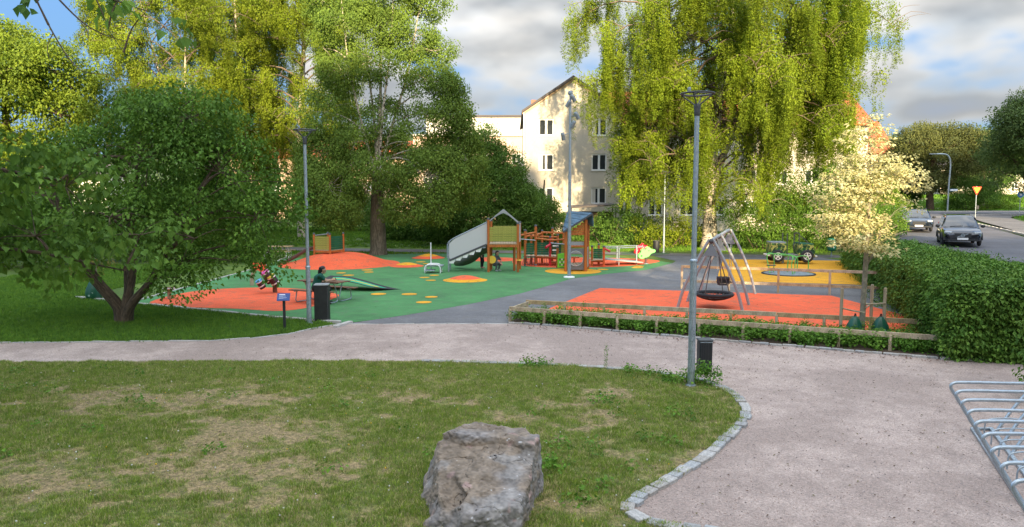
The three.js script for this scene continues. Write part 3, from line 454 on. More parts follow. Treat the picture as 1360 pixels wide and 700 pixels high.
const C = {   // leaf tints; the sunlit birches, maple and lime bushes have lighter, yellower ones
  hazel: tint([0.085, 0.185, 0.026], [0.175, 0.31, 0.040]), linden: tint([0.10, 0.20, 0.034], [0.18, 0.31, 0.046]), weep: tint([0.155, 0.235, 0.014], [0.27, 0.345, 0.022]), silver: tint([0.165, 0.235, 0.015], [0.275, 0.34, 0.023]), norway: tint([0.15, 0.23, 0.022], [0.26, 0.34, 0.032]),
  birch: tint([0.13, 0.215, 0.035], [0.22, 0.32, 0.048]), lilac: tint([0.085, 0.180, 0.030], [0.170, 0.300, 0.046]), far: tint([0.09, 0.15, 0.045], [0.165, 0.24, 0.06]), cream: tint([0.50, 0.49, 0.22], [0.74, 0.69, 0.39]), inner: tint([0.15, 0.25, 0.03], [0.25, 0.36, 0.04]),
  hedge: tint([0.085, 0.19, 0.030], [0.185, 0.31, 0.050]), bed: tint([0.10, 0.23, 0.026], [0.19, 0.35, 0.042]), lime: tint([0.22, 0.30, 0.022], [0.34, 0.41, 0.032]), olive: tint([0.13, 0.155, 0.05], [0.21, 0.225, 0.06]),
};
// dark spreading tree on the lawn
leafyTree({ name: 'spreading_tree', label: 'dark green spreading tree with several stems on the lawn', pos: [-11.78, 0, -21.41], seed: 31, bark: M.darkBark, limbR: 0.06,
  stems: [[[0, -0.1, 0], [-0.1, 0.45, 0], [-0.7, 1.3, 0.1], [-1.3, 2.6, 0.2], [-1.8, 4.2, 0.2]], [[0.05, -0.1, 0.05], [0.12, 0.5, 0], [0.2, 1.5, -0.3], [0.2, 3.2, -0.4], [0.6, 5.2, -0.3]], [[0.1, -0.1, 0], [0.3, 0.5, 0.1], [0.95, 1.2, 0.2], [1.6, 2.2, 0.3], [2.6, 4.0, 0.3]], [[0, 0.1, -0.1], [0.0, 0.7, -0.3], [-0.3, 1.7, -0.9], [-0.4, 3.5, -1.4]]],
  radii: [[0.25, 0.18, 0.15, 0.11, 0.05], [0.19, 0.15, 0.12, 0.09, 0.04], [0.2, 0.14, 0.11, 0.08, 0.04], [0.16, 0.1, 0.07, 0.04]],
  lobes: [[1.0, 4.9, 0, 2.0, 1.6, 2.0], [3.2, 4.5, 0.2, 1.8, 1.4, 1.7], [4.3, 3.2, 0.5, 1.4, 1.05, 1.3], [2.8, 2.6, 1.2, 1.4, 0.95, 1.2], [-2.2, 3.9, 0.2, 1.6, 1.3, 1.7], [-3.1, 3.1, 0.4, 1.4, 0.8, 1.3], [0.6, 3.2, 1.5, 1.5, 0.95, 1.1], [1.2, 3.2, -1.8, 1.8, 1.3, 1.4], [-0.6, 5.0, 0, 1.3, 0.9, 1.3], [2.3, 6.1, 0, 1.5, 0.95, 1.5], [0.9, 6.2, -0.2, 1.1, 0.75, 1.1], [3.9, 5.5, 0, 1.0, 0.7, 1.0], [2.2, 1.45, 0.9, 0.9, 0.65, 0.8], [4.8, 2.1, 0.3, 0.8, 0.7, 0.8], [-1.6, 2.8, 1.4, 1.2, 0.6, 1.0], [2.9, 6.9, 0, 0.7, 0.5, 0.7], [5.3, 4.2, 0.2, 0.6, 0.5, 0.6], [-3.7, 4.2, 0.3, 0.7, 0.5, 0.7], [5.4, 3.0, 0.6, 0.55, 0.45, 0.55], [-2, 3.2, -1.8, 1.7, 1.3, 1.5], [3.4, 1.9, 0.2, 0.85, 0.6, 0.8]],
  density: 17, gaps: 0.45, geos: GEO.maple, colour: C.hazel, mat: M.leaf });
// linden whose boughs reach into the picture
leafyTree({ name: 'linden_tree', label: 'large leaved linden tree whose boughs hang in front of the dark spreading tree', pos: [-11.2, 0, -10.2], seed: 32, bark: M.darkBark, limbR: 0.045, twigEvery: 4,
  stems: [[[0, -0.1, 0], [0.1, 2.5, 0], [0.2, 5, -0.1], [0.4, 8.5, -0.2]], [[0.1, 2.4, 0], [1.2, 3.6, -0.5], [2.6, 4.2, -0.9], [4.0, 4.0, -1.3]], [[0.15, 4.2, 0], [1.8, 6.0, 0.6], [4.4, 6.35, 1.5], [6.4, 6.0, 2.1], [7.35, 5.7, 2.25]], [[5.9, 6.05, 2.0], [6.02, 5.9, 2.2], [6.19, 5.51, 2.2], [6.38, 5.2, 2.2], [6.5, 5.1, 2.2], [6.82, 5.06, 2.2]], [[6.1, 6.02, 2.05], [6.3, 5.84, 2.2], [6.55, 5.6, 2.2], [6.78, 5.48, 2.2], [7.0, 5.42, 2.2]], [[6.6, 5.95, 2.1], [6.75, 5.7, 2.2], [6.8, 5.55, 2.2], [6.95, 5.3, 2.2]], [[6.19, 5.51, 2.2], [6.15, 5.35, 2.25], [6.2, 5.2, 2.3]], [[6.5, 5.62, 2.2], [6.6, 5.5, 2.25], [6.62, 5.36, 2.3]], [[0.05, 1.9, 0], [1.4, 2.8, -0.8], [3.0, 2.9, -1.4], [4.6, 2.5, -1.9]]],
  radii: [[0.32, 0.26, 0.2, 0.08], [0.13, 0.08, 0.05, 0.015], [0.08, 0.045, 0.022, 0.011, 0.004], [0.011, 0.009, 0.008, 0.006, 0.004, 0.003], [0.012, 0.01, 0.008, 0.005, 0.003], [0.009, 0.006, 0.004, 0.003], [0.006, 0.004, 0.002], [0.006, 0.004, 0.002], [0.1, 0.06, 0.035, 0.012]],
  lobes: [[3.0, 4.4, -1.0, 1.0, 0.7, 1.0], [4.0, 3.9, -1.4, 0.9, 0.6, 0.9], [3.4, 3.1, -1.5, 1.0, 0.65, 0.9], [4.9, 3.1, -1.9, 0.8, 0.45, 0.8], [2.4, 2.9, -1.3, 0.9, 0.4, 0.9], [2.0, 3.8, -0.9, 1.0, 0.9, 1.0], [1.6, 5.2, -0.4, 1.4, 0.8, 1.2], [3.6, 2.5, -1.7, 0.4, 0.3, 0.4], [2.6, 6.4, 0.9, 0.9, 0.35, 0.8], [7.2, 5.72, 2.2, 0.36, 0.18, 0.3], [7.0, 5.95, 2.15, 0.34, 0.12, 0.3], [5.9, 5.98, 2.1, 0.4, 0.09, 0.3], [4.0, 6.55, 1.4, 0.9, 0.22, 0.6], [-2, 6, 0, 2, 2, 2, 0.4], [0.5, 7.5, 0, 2, 1.6, 2, 0.4]],
  density: 30, gaps: 0.42, geos: GEO.linden, colour: C.linden, mat: M.leaf });
// golden broad tree at the far edge of the lawn
leafyTree({ name: 'maple_tree', label: 'broad maple tree beyond the dark spreading tree, at the edge of the lawn', pos: [-33.5, 0, -48], seed: 33, stems: [[[0, -0.2, 0], [0.1, 4, 0], [0, 9, 0], [0.2, 14, 0]]], radii: [[0.4, 0.32, 0.22, 0.06]], limbR: 0.12,
  lobes: [...autoLobes(331, 24, [0, 9.6, 0], [5.4, 6.2, 5], 2.2), ...autoLobes(332, 10, [0.5, 5.4, 1], [5.4, 2.6, 3], 1.9)], density: 3.4, gaps: 0.36, scale: 1.05, geos: GEO.far, colour: C.norway });
// birches on the lawn behind
const stemUp = (x, z, h, lean = 0) => [[x * 0.2, -0.2, z * 0.2], [x * 0.5, h * 0.2, z * 0.5], [x + lean * 0.4, h * 0.5, z], [x + lean, h * 0.8, z * 0.8], [x + lean * 1.2, h, z * 0.7]];
weepingTree({ name: 'birch_tree', label: 'tall birch with a forked pale trunk rising above the dark spreading tree', pos: onLand(-25.4, -56), seed: 41, height: 21, stems: [[[0, -0.2, 0], [0, 6.2, 0], [-0.2, 8.2, 0], [-1.6, 13, 0], [-3, 19, 0]], [[0, 5.5, 0], [0.1, 8.4, 0], [0.3, 13, 0], [0.6, 20, 0]]], radii: [[0.30, 0.22, 0.14, 0.08, 0.02], [0.18, 0.12, 0.08, 0.02]], limbK: 0.55, boughs: 56, low: 0.34, side: 8, hang: 4, bare: 0.22, reach: (a, h) => 6.4 * (1 - 0.6 * Math.max(0, h - 0.55)), drop: [0.5, 2.6], floor: 5.5, colour: C.silver, group: 'birches on the lawn behind the playground' });
weepingTree({ name: 'birch_tree', label: 'weeping birch behind the lamp post beside the small play deck', pos: onLand(-18.2, -62), seed: 42, height: 23, stems: [stemUp(0, 0, 22, 0.6)], radii: [[0.42, 0.36, 0.26, 0.14, 0.03]], boughs: 54, low: 0.24, side: 7, hang: 4, bare: 0.35, reach: (a, h) => 4.8 * (1 - 0.5 * Math.max(0, h - 0.6)), drop: [0.8, 4.2], floor: 3.0, colour: C.silver, group: 'birches on the lawn behind the playground' });
weepingTree({ name: 'birch_tree', label: 'slim weeping birch between the forked birch and the birch behind the lamp post', pos: onLand(-24.5, -66), seed: 43, height: 22, stems: [stemUp(0.2, 0, 22, -0.5)], radii: [[0.36, 0.3, 0.22, 0.12, 0.03]], boughs: 44, low: 0.26, side: 7, hang: 4, bare: 0.35, reach: (a, h) => 4.2 * (1 - 0.4 * Math.max(0, h - 0.6)), drop: [0.8, 4.0], floor: 4.0, colour: C.silver, group: 'birches on the lawn behind the playground' });
leafyTree({ name: 'birch_tree', label: 'big birch with a thick grey foot and several white stems', pos: [-9.0, 0, -48.0], seed: 44, bark: M.birch, limbR: 0.06, twigEvery: 10,
  stems: [[[0, 3.9, 0], [0.0, 6, 0], [0.3, 10, 0], [0.5, 19, 0.2]], [[0, 4.4, 0], [-0.5, 7, 0.2], [-1.6, 12, 0.3], [-2.2, 18, 0.2]], [[0.05, 4.6, 0], [0.7, 7.5, -0.2], [2.2, 12.5, -0.3], [3.2, 18, -0.2]], [[0, 5.2, 0], [-0.2, 9, -0.4], [-0.7, 14, -0.6], [-0.4, 20, -0.4]], [[0.1, 5.0, 0], [0.5, 9, 0.5], [1.2, 14, 0.7], [1.5, 20, 0.6]]], radii: [[0.28, 0.17, 0.10, 0.02], [0.14, 0.10, 0.065, 0.015], [0.14, 0.10, 0.065, 0.015], [0.11, 0.08, 0.05, 0.015], [0.11, 0.08, 0.05, 0.015]],
  lobes: [[3.6, 5.2, 1.2, 2.6, 2.0, 2.2], [5.2, 6.6, 0, 2.0, 1.9, 2.0], [4.2, 3.4, 1.4, 2.0, 1.2, 1.8], [2.4, 3.3, 2.0, 1.8, 1.2, 1.6], [-3.0, 4.4, 1.2, 2.4, 1.7, 2.0], [-2.2, 3.0, 1.8, 1.6, 1.0, 1.4], [-3.6, 6.6, 0, 1.8, 1.5, 1.8], [0.6, 5.6, 2.2, 2.0, 1.4, 1.4], [4.4, 9.0, 0, 2.0, 1.6, 1.9], [3.6, 11.4, 0.3, 1.7, 1.3, 1.6], [-3.2, 9.4, 0.4, 1.8, 1.4, 1.6, 0.8], [-2.2, 12, -0.2, 1.8, 1.4, 1.8, 0.9], [0.4, 9, -0.6, 1.8, 1.4, 1.6, 0.7], [0.2, 12.6, 0.8, 1.9, 1.3, 1.6, 0.8], [2.4, 14.2, 0, 1.9, 1.3, 1.9, 1], [-1.6, 15, 0.2, 2.2, 1.4, 2.0, 1], [0.6, 17, 0.2, 2.4, 1.6, 2.2, 1], [3.4, 16.6, 0, 1.6, 1.2, 1.5, 1], [-3.6, 16.8, 0, 1.4, 1.2, 1.4, 1], [3.8, 13.4, 0, 1.5, 1.2, 1.4], [4.6, 10.6, 0.4, 1.4, 1.2, 1.3], [-3.4, 13.6, 0, 1.3, 1.1, 1.3], [0.8, 14.8, 0.6, 1.8, 1.2, 1.6], [5.9, 4.6, -0.2, 1.4, 1.5, 1.3], [0.6, 6.4, -2.2, 2.6, 1.8, 1.8], [5.6, 8.0, 0, 1.3, 1.4, 1.3], [6.0, 6.2, 0.6, 1.2, 1.3, 1.2], [-4.2, 3.4, 0.4, 1.3, 1.0, 1.2], [2.4, 7.4, 0.6, 1.8, 1.3, 1.6], [-1.2, 7.4, 0.8, 1.6, 1.1, 1.4]],
  density: 9.5, gaps: 0.43, geos: GEO.birch, colour: C.birch, floor: 1.4, scale: 1.05 }).add(Object.assign(new THREE.Mesh(limb([V(0, -0.3, 0), V(0.02, 0.4, 0), V(0, 2.2, 0), V(0.02, 4.2, 0), V(0.05, 5.4, 0)], [0.72, 0.56, 0.50, 0.42, 0.30], 12, 12), M.bark), { name: 'trunk' }));
// the big weeping birch beyond the asphalt
weepingTree({ name: 'weeping_birch', label: 'huge weeping birch with long yellow green curtains of leaves behind the swing', pos: [14.6, 0.02, -53], seed: 51, height: 23, bark: M.birch,
  stems: [[[0, -0.3, 0], [0.05, 1.5, 0], [0, 4, 0], [0.4, 10, 0], [1.2, 16, 0], [1.4, 22, 0]], [[0, 3.4, 0], [-0.8, 6, 0.2], [-2.4, 11, 0.4], [-3.6, 18, 0.4]], [[0.1, 4.4, 0], [1.4, 8, -0.2], [4.0, 12.5, 0], [6.5, 17, 0.2]]], radii: [[0.75, 0.55, 0.45, 0.32, 0.2, 0.04], [0.35, 0.26, 0.18, 0.04], [0.32, 0.25, 0.16, 0.04]],
  boughs: 122, low: 0.29, rise: 0.32, side: 9, hang: 6, sprays: 2, bare: 0.32, sideLen: 1.3, thin: 0.36, reach: (a, h) => { const c = Math.cos(a); return (c < 0 ? lerp(6.3, 8.9, ss(0.35, 0.8, h)) : lerp(9.3, 11.0, ss(0.45, 0.72, h)) * (1 - 0.5 * Math.max(0, h - 0.78))) * (1 - 0.6 * Math.max(0, h - 0.72)) * (0.74 + 0.26 * Math.abs(c)); }, drop: [0.9, 5.4], floor: 3.3, colour: C.weep });
// dark thicket behind the climbing frames
leafyTree({ name: 'thicket_tree', label: 'dense dark green tree behind the slide tower', pos: onLand(-2.6, -57), seed: 61, stems: [[[0, -0.2, 0], [0, 3, 0], [0.2, 8, 0]]], radii: [[0.22, 0.18, 0.05]], lobes: [[0, 6.4, 0, 2.0, 2.4, 2], [1.5, 4.4, 0.8, 2.2, 2.2, 2], [-1.8, 4.2, 0.6, 2.0, 2.4, 2], [3.2, 2.8, 1, 2, 1.9, 2], [0, 2.0, 1.4, 2.6, 1.8, 2], [0.5, 8.3, 0, 1.1, 1.2, 1.1], [-3, 2.2, 1, 2, 1.8, 2], [-2.4, 6.2, 0, 1.6, 1.8, 1.6], [2.2, 6.2, 0, 1.5, 1.6, 1.5]], density: 10, gaps: 0.25, geos: GEO.far, colour: C.lilac, scale: 0.8 });
leafyTree({ name: 'thicket_tree', label: 'lower dark green tree in front of the cream apartment house', pos: onLand(2.4, -57.5), seed: 62, stems: [[[0, -0.2, 0], [0, 2, 0], [0.2, 5, 0]]], radii: [[0.18, 0.14, 0.05]], lobes: [[-0.4, 2.4, 0, 2.0, 1.5, 2], [1.6, 1.3, 0.6, 1.6, 1.1, 1.6], [-1.8, 2.6, 0.6, 1.8, 2.0, 1.8], [-0.9, 3.8, 0, 1.1, 1.0, 1.1]], density: 10, gaps: 0.25, geos: GEO.far, colour: C.lilac, scale: 0.75 });
function bush(label, pos, lobes, colour, seed, group, geos = GEO.shrub, density = 16, scale = 1, mat = M.leaf) {
  const t = thing('bush', label, 'bush', pos, 0, group), R = rng(seed), items = [], stems = [];
  for (const [x, y, z, rx, ry, rz] of lobes) { stems.push(limb([V(x * 0.3, -0.1, z * 0.3), V(x * 0.7, y * 0.5, z * 0.7), V(x, y, z)], [0.05, 0.035, 0.015], 5, 5)); const n = Math.round(density * rx * ry * rz * 4.19); for (let i = 0; i < n; i++) { const d = V(R() * 2 - 1, R() * 2 - 1, R() * 2 - 1); if (d.lengthSq() > 1) { i--; continue; } const l = d.length() + 1e-4, f = Math.pow(l, 0.4) / l, p = V(x + d.x * f * rx, y + d.y * f * ry, z + d.z * f * rz); if (p.y < 0.08 || noise3(p.x * 1.5 + seed, p.y * 1.5, p.z * 1.5) < 0.27) continue; const s = scale * (0.75 + 0.5 * R()); items.push([MX(p.x, p.y, p.z, s, s, s, R() * 6.283, (R() - 0.5) * 0.8, (R() - 0.5) * 0.8), colour(R)]); } }
  part('stems', stems, M.darkBark, t).userData.kind = 'stuff'; crownOf(t, geos, mat, items); return t;
}
const lumps = (seed, n, w, h, d) => { const R = rng(seed), o = []; for (let i = 0; i < n; i++) { const s = 0.75 + 0.5 * R(), y = h * (0.3 + 0.35 * R()); o.push([(R() - 0.5) * w, y, (R() - 0.5) * d, s * w * 0.30, Math.min(y * 1.1, s * h * 0.42), s * Math.max(d, 1) * 0.36]); } return o; };
[['low dark bush under the big birch with the thick grey foot', -7, -60, 7, 3.0, 3, C.lilac], ['dark bush beside the far lamp post behind the slide tower', -1.5, -55, 5, 2.2, 2.4, C.lilac], ['dark bush along the back lawn behind the small play deck', -16, -73, 9, 4.0, 3, C.lilac], ['dark bush at the back of the lawn between the birches', -25, -72, 9, 4.5, 3, C.hazel], ['dark hedge like bush behind the play house with the blue roof', 7.4, -56.5, 5.4, 2.9, 2.0, C.lilac]].forEach(([l, x, z, w, h, d, c], i) => bush(l, onLand(x, z), lumps(70 + i, 8, w, h, d), c, 80 + i, 'bushes along the back of the lawn', GEO.far, 5.5, 0.8));
[['yellow green bush beside the far lamp post', 11.2, -53.5, 3.6, 2.4, 1.6, C.lime], ['yellow green bush close to the trunk of the weeping birch', 13.0, -55, 2.4, 2.6, 1.6, C.lime]].forEach(([l, x, z, w, h, d, c], i) => bush(l, onLand(x, z), lumps(90 + i, 7, w, h, d), c, 95 + i, 'sunlit bushes under the weeping birch', GEO.far, 8, 0.62));
[['dense green bush behind the swing', 18.4, -52, 4.4, 4.8, 2.2, C.hazel], ['tall green bush behind the toy jeep', 21.6, -52, 4.8, 6.6, 2.4, C.hazel], ['bright green bush behind the green litter bin', 24.6, -50.6, 4.4, 5.0, 2.2, C.inner], ['green bush at the end of the clipped hedge', 24.4, -46.5, 2.6, 2.4, 2, C.hazel]].forEach(([l, x, z, w, h, d, c], i) => bush(l, onLand(x, z), lumps(100 + i, 8, w, h, d), c, 105 + i, 'bushes behind the yellow rubber', GEO.far, 7, 0.68));
[['dark bush in the shade at the edge of the lawn', -27, -39, 8, 4.2, 3, C.hazel], ['broad dark bush beyond the lawn behind the spreading tree', -19.5, -43, 7, 4.6, 3, C.hazel], ['tall dark bush by the linden boughs', -34, -36, 8, 5.5, 3, C.lilac], ['dark bush between the spreading tree and the birches', -22, -50, 8, 5.2, 3, C.hazel]].forEach(([l, x, z, w, h, d, c], i) => bush(l, onLand(x, z), lumps(110 + i, 9, w, h, d), c, 115 + i, 'bushes beyond the lawn', GEO.far, 4.6, 0.85));
// trees across the street
leafyTree({ name: 'park_tree', label: 'round topped park tree behind the curved street lamp', pos: onLand(56, -96), seed: 121, stems: [[[0, -0.3, 0], [-0.2, 2.6, 0], [0, 6, 0], [0.3, 9, 0]], [[-0.1, 2.2, 0], [1.5, 4.2, 0.2], [3.4, 7, 0.2]], [[-0.1, 2.4, 0], [-1.6, 4.4, 0.2], [-3.2, 7, 0.2]]], radii: [[0.5, 0.42, 0.3, 0.08], [0.26, 0.2, 0.06], [0.26, 0.2, 0.06]], limbR: 0.12, lobes: autoLobes(1211, 26, [0, 7.0, 0], [6.2, 4.4, 5.5], 2.2, 0.75), density: 2.4, gaps: 0.34, scale: 1.15, geos: GEO.far, colour: C.olive });
leafyTree({ name: 'park_tree', label: 'large park tree with a slanting limb above the blue round sign', pos: onLand(52.5, -72), seed: 122, stems: [[[0.6, -0.3, 0], [0, 2.2, 0], [-1.8, 4.6, 0.2], [-3.4, 7, 0.2]], [[0.2, 1.6, 0], [1.2, 4, 0], [1.6, 9, 0]]], radii: [[0.5, 0.38, 0.22, 0.06], [0.36, 0.25, 0.06]], limbR: 0.12, lobes: [...autoLobes(1221, 22, [0.4, 8.2, 0], [5.2, 4.6, 5], 2.0, 0.8), [-3.6, 4.2, 0.5, 1.6, 1.3, 1.6], [-1.4, 3.6, 1, 1.6, 1.0, 1.6], [-3.2, 6.0, 0, 1.8, 1.5, 1.8]], density: 2.6, gaps: 0.34, scale: 1.1, geos: GEO.far, colour: C.far });
leafyTree({ name: 'park_tree', label: 'darker park tree between the round topped tree and the large tree', pos: onLand(68, -104), seed: 123, stems: [[[0, -0.3, 0], [0, 4, 0], [0, 9, 0]]], radii: [[0.4, 0.3, 0.06]], limbR: 0.12, lobes: autoLobes(1231, 18, [0, 6.4, 0], [5, 4.6, 4.5], 2.0, 0.8), density: 2.4, gaps: 0.34, scale: 1.15, geos: GEO.far, colour: C.far });
leafyTree({ name: 'park_tree', label: 'far pale park tree at the back of the park lawn', pos: onLand(92, -138), seed: 124, stems: [[[0, -0.3, 0], [0, 4, 0], [0, 9, 0]]], radii: [[0.4, 0.3, 0.06]], limbR: 0.12, lobes: autoLobes(1241, 18, [0, 6.2, 0], [7, 4.6, 5], 2.4, 0.8), density: 1.6, gaps: 0.34, scale: 1.3, geos: GEO.far, colour: C.hazel });
bush('dark bush at the foot of the round topped park tree', onLand(60.5, -95), lumps(126, 7, 6, 4.4, 3), C.lilac, 126, 'bushes across the street', GEO.far, 4.5, 0.9);
bush('dark wide bush behind the curved street lamp', onLand(52, -99), lumps(127, 8, 8, 4.4, 3), C.lilac, 127, 'bushes across the street', GEO.far, 4.5, 0.9);
bush('light green bush behind the yield sign', onLand(66, -99), lumps(128, 7, 5, 3.6, 3), C.inner, 128, 'bushes across the street', GEO.far, 4.5, 0.9);
// young variegated maple in the bed
leafyTree({ name: 'variegated_maple', label: 'young maple with cream white leaves in the planted bed behind the wooden rail', pos: [9.6, 0, -19.4], seed: 131, bark: M.smoothBark, limbR: 0.022, twigEvery: 5,
  stems: [[[0, -0.05, 0], [0.02, 1.2, 0], [0.04, 2.3, 0], [0.05, 3.6, 0], [0.0, 5.6, 0]], [[0.03, 1.9, 0], [0.22, 2.3, 0.05], [0.38, 2.9, 0.08]]], radii: [[0.085, 0.07, 0.062, 0.045, 0.01], [0.045, 0.035, 0.015]],
  lobes: [[0, 2.75, 0.3, 0.8, 0.42, 0.7], [-0.55, 2.7, 0.5, 0.6, 0.35, 0.6], [0.75, 3.0, 0.2, 0.75, 0.45, 0.7], [-0.75, 3.3, 0.1, 0.7, 0.5, 0.7], [0, 3.5, 0.4, 0.95, 0.6, 0.8], [1.15, 3.6, 0, 0.65, 0.45, 0.7], [0.6, 4.1, 0, 0.8, 0.5, 0.8], [-0.65, 4.0, 0.1, 0.75, 0.5, 0.7], [0, 4.5, 0.2, 0.75, 0.55, 0.7], [-0.15, 5.1, 0, 0.55, 0.5, 0.5], [0.1, 5.6, 0, 0.34, 0.4, 0.34], [1.35, 2.9, 0.2, 0.45, 0.25, 0.4], [0.5, 2.4, 0.6, 0.5, 0.22, 0.5], [-1.1, 2.9, 0.3, 0.4, 0.28, 0.4], [0.85, 4.6, 0, 0.45, 0.35, 0.4], [0.9, 3.5, 0.5, 0.4, 0.4, 0.4, 1, C.inner], [0.2, 3.2, 0.8, 0.4, 0.3, 0.3, 1, C.inner], [1.7, 2.75, 0.3, 0.25, 0.16, 0.3, 0.8]],
  density: 44, gaps: 0.43, geos: GEO.variegated, colour: C.cream, mat: M.leafMatt });
// sapling on the lawn behind the spreading tree
leafyTree({ name: 'sapling', label: 'small brownish sapling with a green watering bag on the lawn', pos: [-15.5, 0, -26.5], seed: 132, bark: M.smoothBark, limbR: 0.015, stems: [[[0, 0, 0], [0.02, 1, 0], [0, 2.6, 0]]], radii: [[0.035, 0.028, 0.008]], lobes: [[0, 1.7, 0, 0.7, 0.6, 0.6], [-0.3, 1.1, 0, 0.55, 0.4, 0.5], [0.1, 2.3, 0, 0.5, 0.4, 0.5]], density: 30, gaps: 0.34, geos: GEO.maple, colour: tint([0.16, 0.15, 0.03], [0.24, 0.2, 0.04]), scale: 0.6 });

// ------------------------------------------------------------------ the clipped hedge along the street
{
  const t = thing('clipped_hedge', 'tall clipped leafy hedge between the playground and the street', 'hedge'), R = rng(141), items = [], W = d => lerp(3.2, 1.7, ss(18, 36, d)), hh = d => 1.78 - 0.1 * ss(30, 42, d);
  const ux = 0.396 / Math.hypot(1, 0.396), ud = 1 / Math.hypot(1, 0.396);
  const rows = []; for (let d = 16.6; d <= 42; d += 0.8) { const x = hedgeX(d) + 0.22, w = W(d) - 0.45, y0 = -0.1, y1 = hh(d) - 0.2, y2 = land(x + w, -d); rows.push([[x + 0.2, y0, -d], [x, 0.5, -d], [x, y1 - 0.1, -d], [x + 0.15, y1, -d], [x + w - 0.15, y1, -d], [x + w, y1 - 0.1, -d], [x + w, Math.min(y2, y1 - 0.2), -d]]); }
  const ends = [rows[0], rows[rows.length - 1]].map(r => { const g = new THREE.BufferGeometry(), P = []; for (let i = 1; i < r.length - 1; i++) P.push(...r[0], ...r[i], ...r[i + 1]); g.setAttribute('position', new THREE.Float32BufferAttribute(P, 3)); g.computeVertexNormals(); return g; });
  part('dark_core', [loft(rows), ...ends], std([0.035, 0.045, 0.018], 1), t);  // added dark solid behind the leaves, for the dim inside of the hedge
  const add = (x, y, z, k = 1) => { const s = k * (0.8 + 0.5 * R()); items.push([MX(x, y, z, s, s, s, R() * 6.283, (R() - 0.5) * 1.2, (R() - 0.5) * 1.2), C.hedge(R).multiplyScalar(0.8 + 0.5 * noise3(x * 1.2, y * 1.6, z * 1.2))]); };
  const bump = (a, b) => (fbm(a * 1.1, b * 1.3, 5, 3) - 0.5) * 0.62;
  for (let d = 16.3; d < 42; d += 0.011) { const near = clamp(24 / d, 0.6, 1.2); if (R() > near * near) continue; const k = 1 / Math.sqrt(near);   // face to the playground
    for (let j = 0; j < 2; j++) { const y = Math.pow(R(), 0.9) * hh(d), b = bump(d, y) + (R() - 0.5) * 0.12 + (y < 0.35 ? 0.22 * (0.35 - y) / 0.35 : 0) + (y > hh(d) - 0.18 ? 0.14 * R() : 0); add(hedgeX(d) + b, y + 0.06, -d, k); }
    for (let j = 0; j < 3; j++) { const q = R(), x = hedgeX(d) + 0.05 + q * (W(d) - 0.1); add(x, hh(d) + bump(x * 1.3, d + 40) * 0.6 + (R() - 0.5) * 0.1 - (q > 0.92 || q < 0.06 ? 0.12 : 0), -d, k); }
    if (R() < 0.5) { const y = lerp(0.9, hh(d), R()), x = hedgeX(d) + W(d) - 0.1 + (R() - 0.5) * 0.15; add(x, y, -d, 1.1); } }
  for (let i = 0; i < 2600; i++) { const q = R(), y = Math.pow(R(), 0.9) * hh(16.3), x = hedgeX(16.3) + q * W(16.3); add(x, y + 0.05, -16.35 + bump(x + 9, y) + (R() - 0.5) * 0.14 + 0.45 * Math.sin(q * 3.1)); }   // end facing the path
  for (let i = 0; i < 160; i++) { const d = 16 + R() * 24; add(hedgeX(d) + R() * W(d), hh(d) + 0.12 + 0.12 * R(), -d, 0.8); }
  crownOf(t, GEO.hedge, M.leafGlossy, items);
}
bush('small leafy bush at the end of the bike stand by the hedge', [9.95, 0, -12.75], [[0, 1.2, 0, 0.6, 0.9, 0.6], [0.2, 0.6, 0, 0.7, 0.5, 0.7], [0.1, 1.9, 0, 0.4, 0.5, 0.4]], C.hedge, 142, null, GEO.hedge, 90, 1);
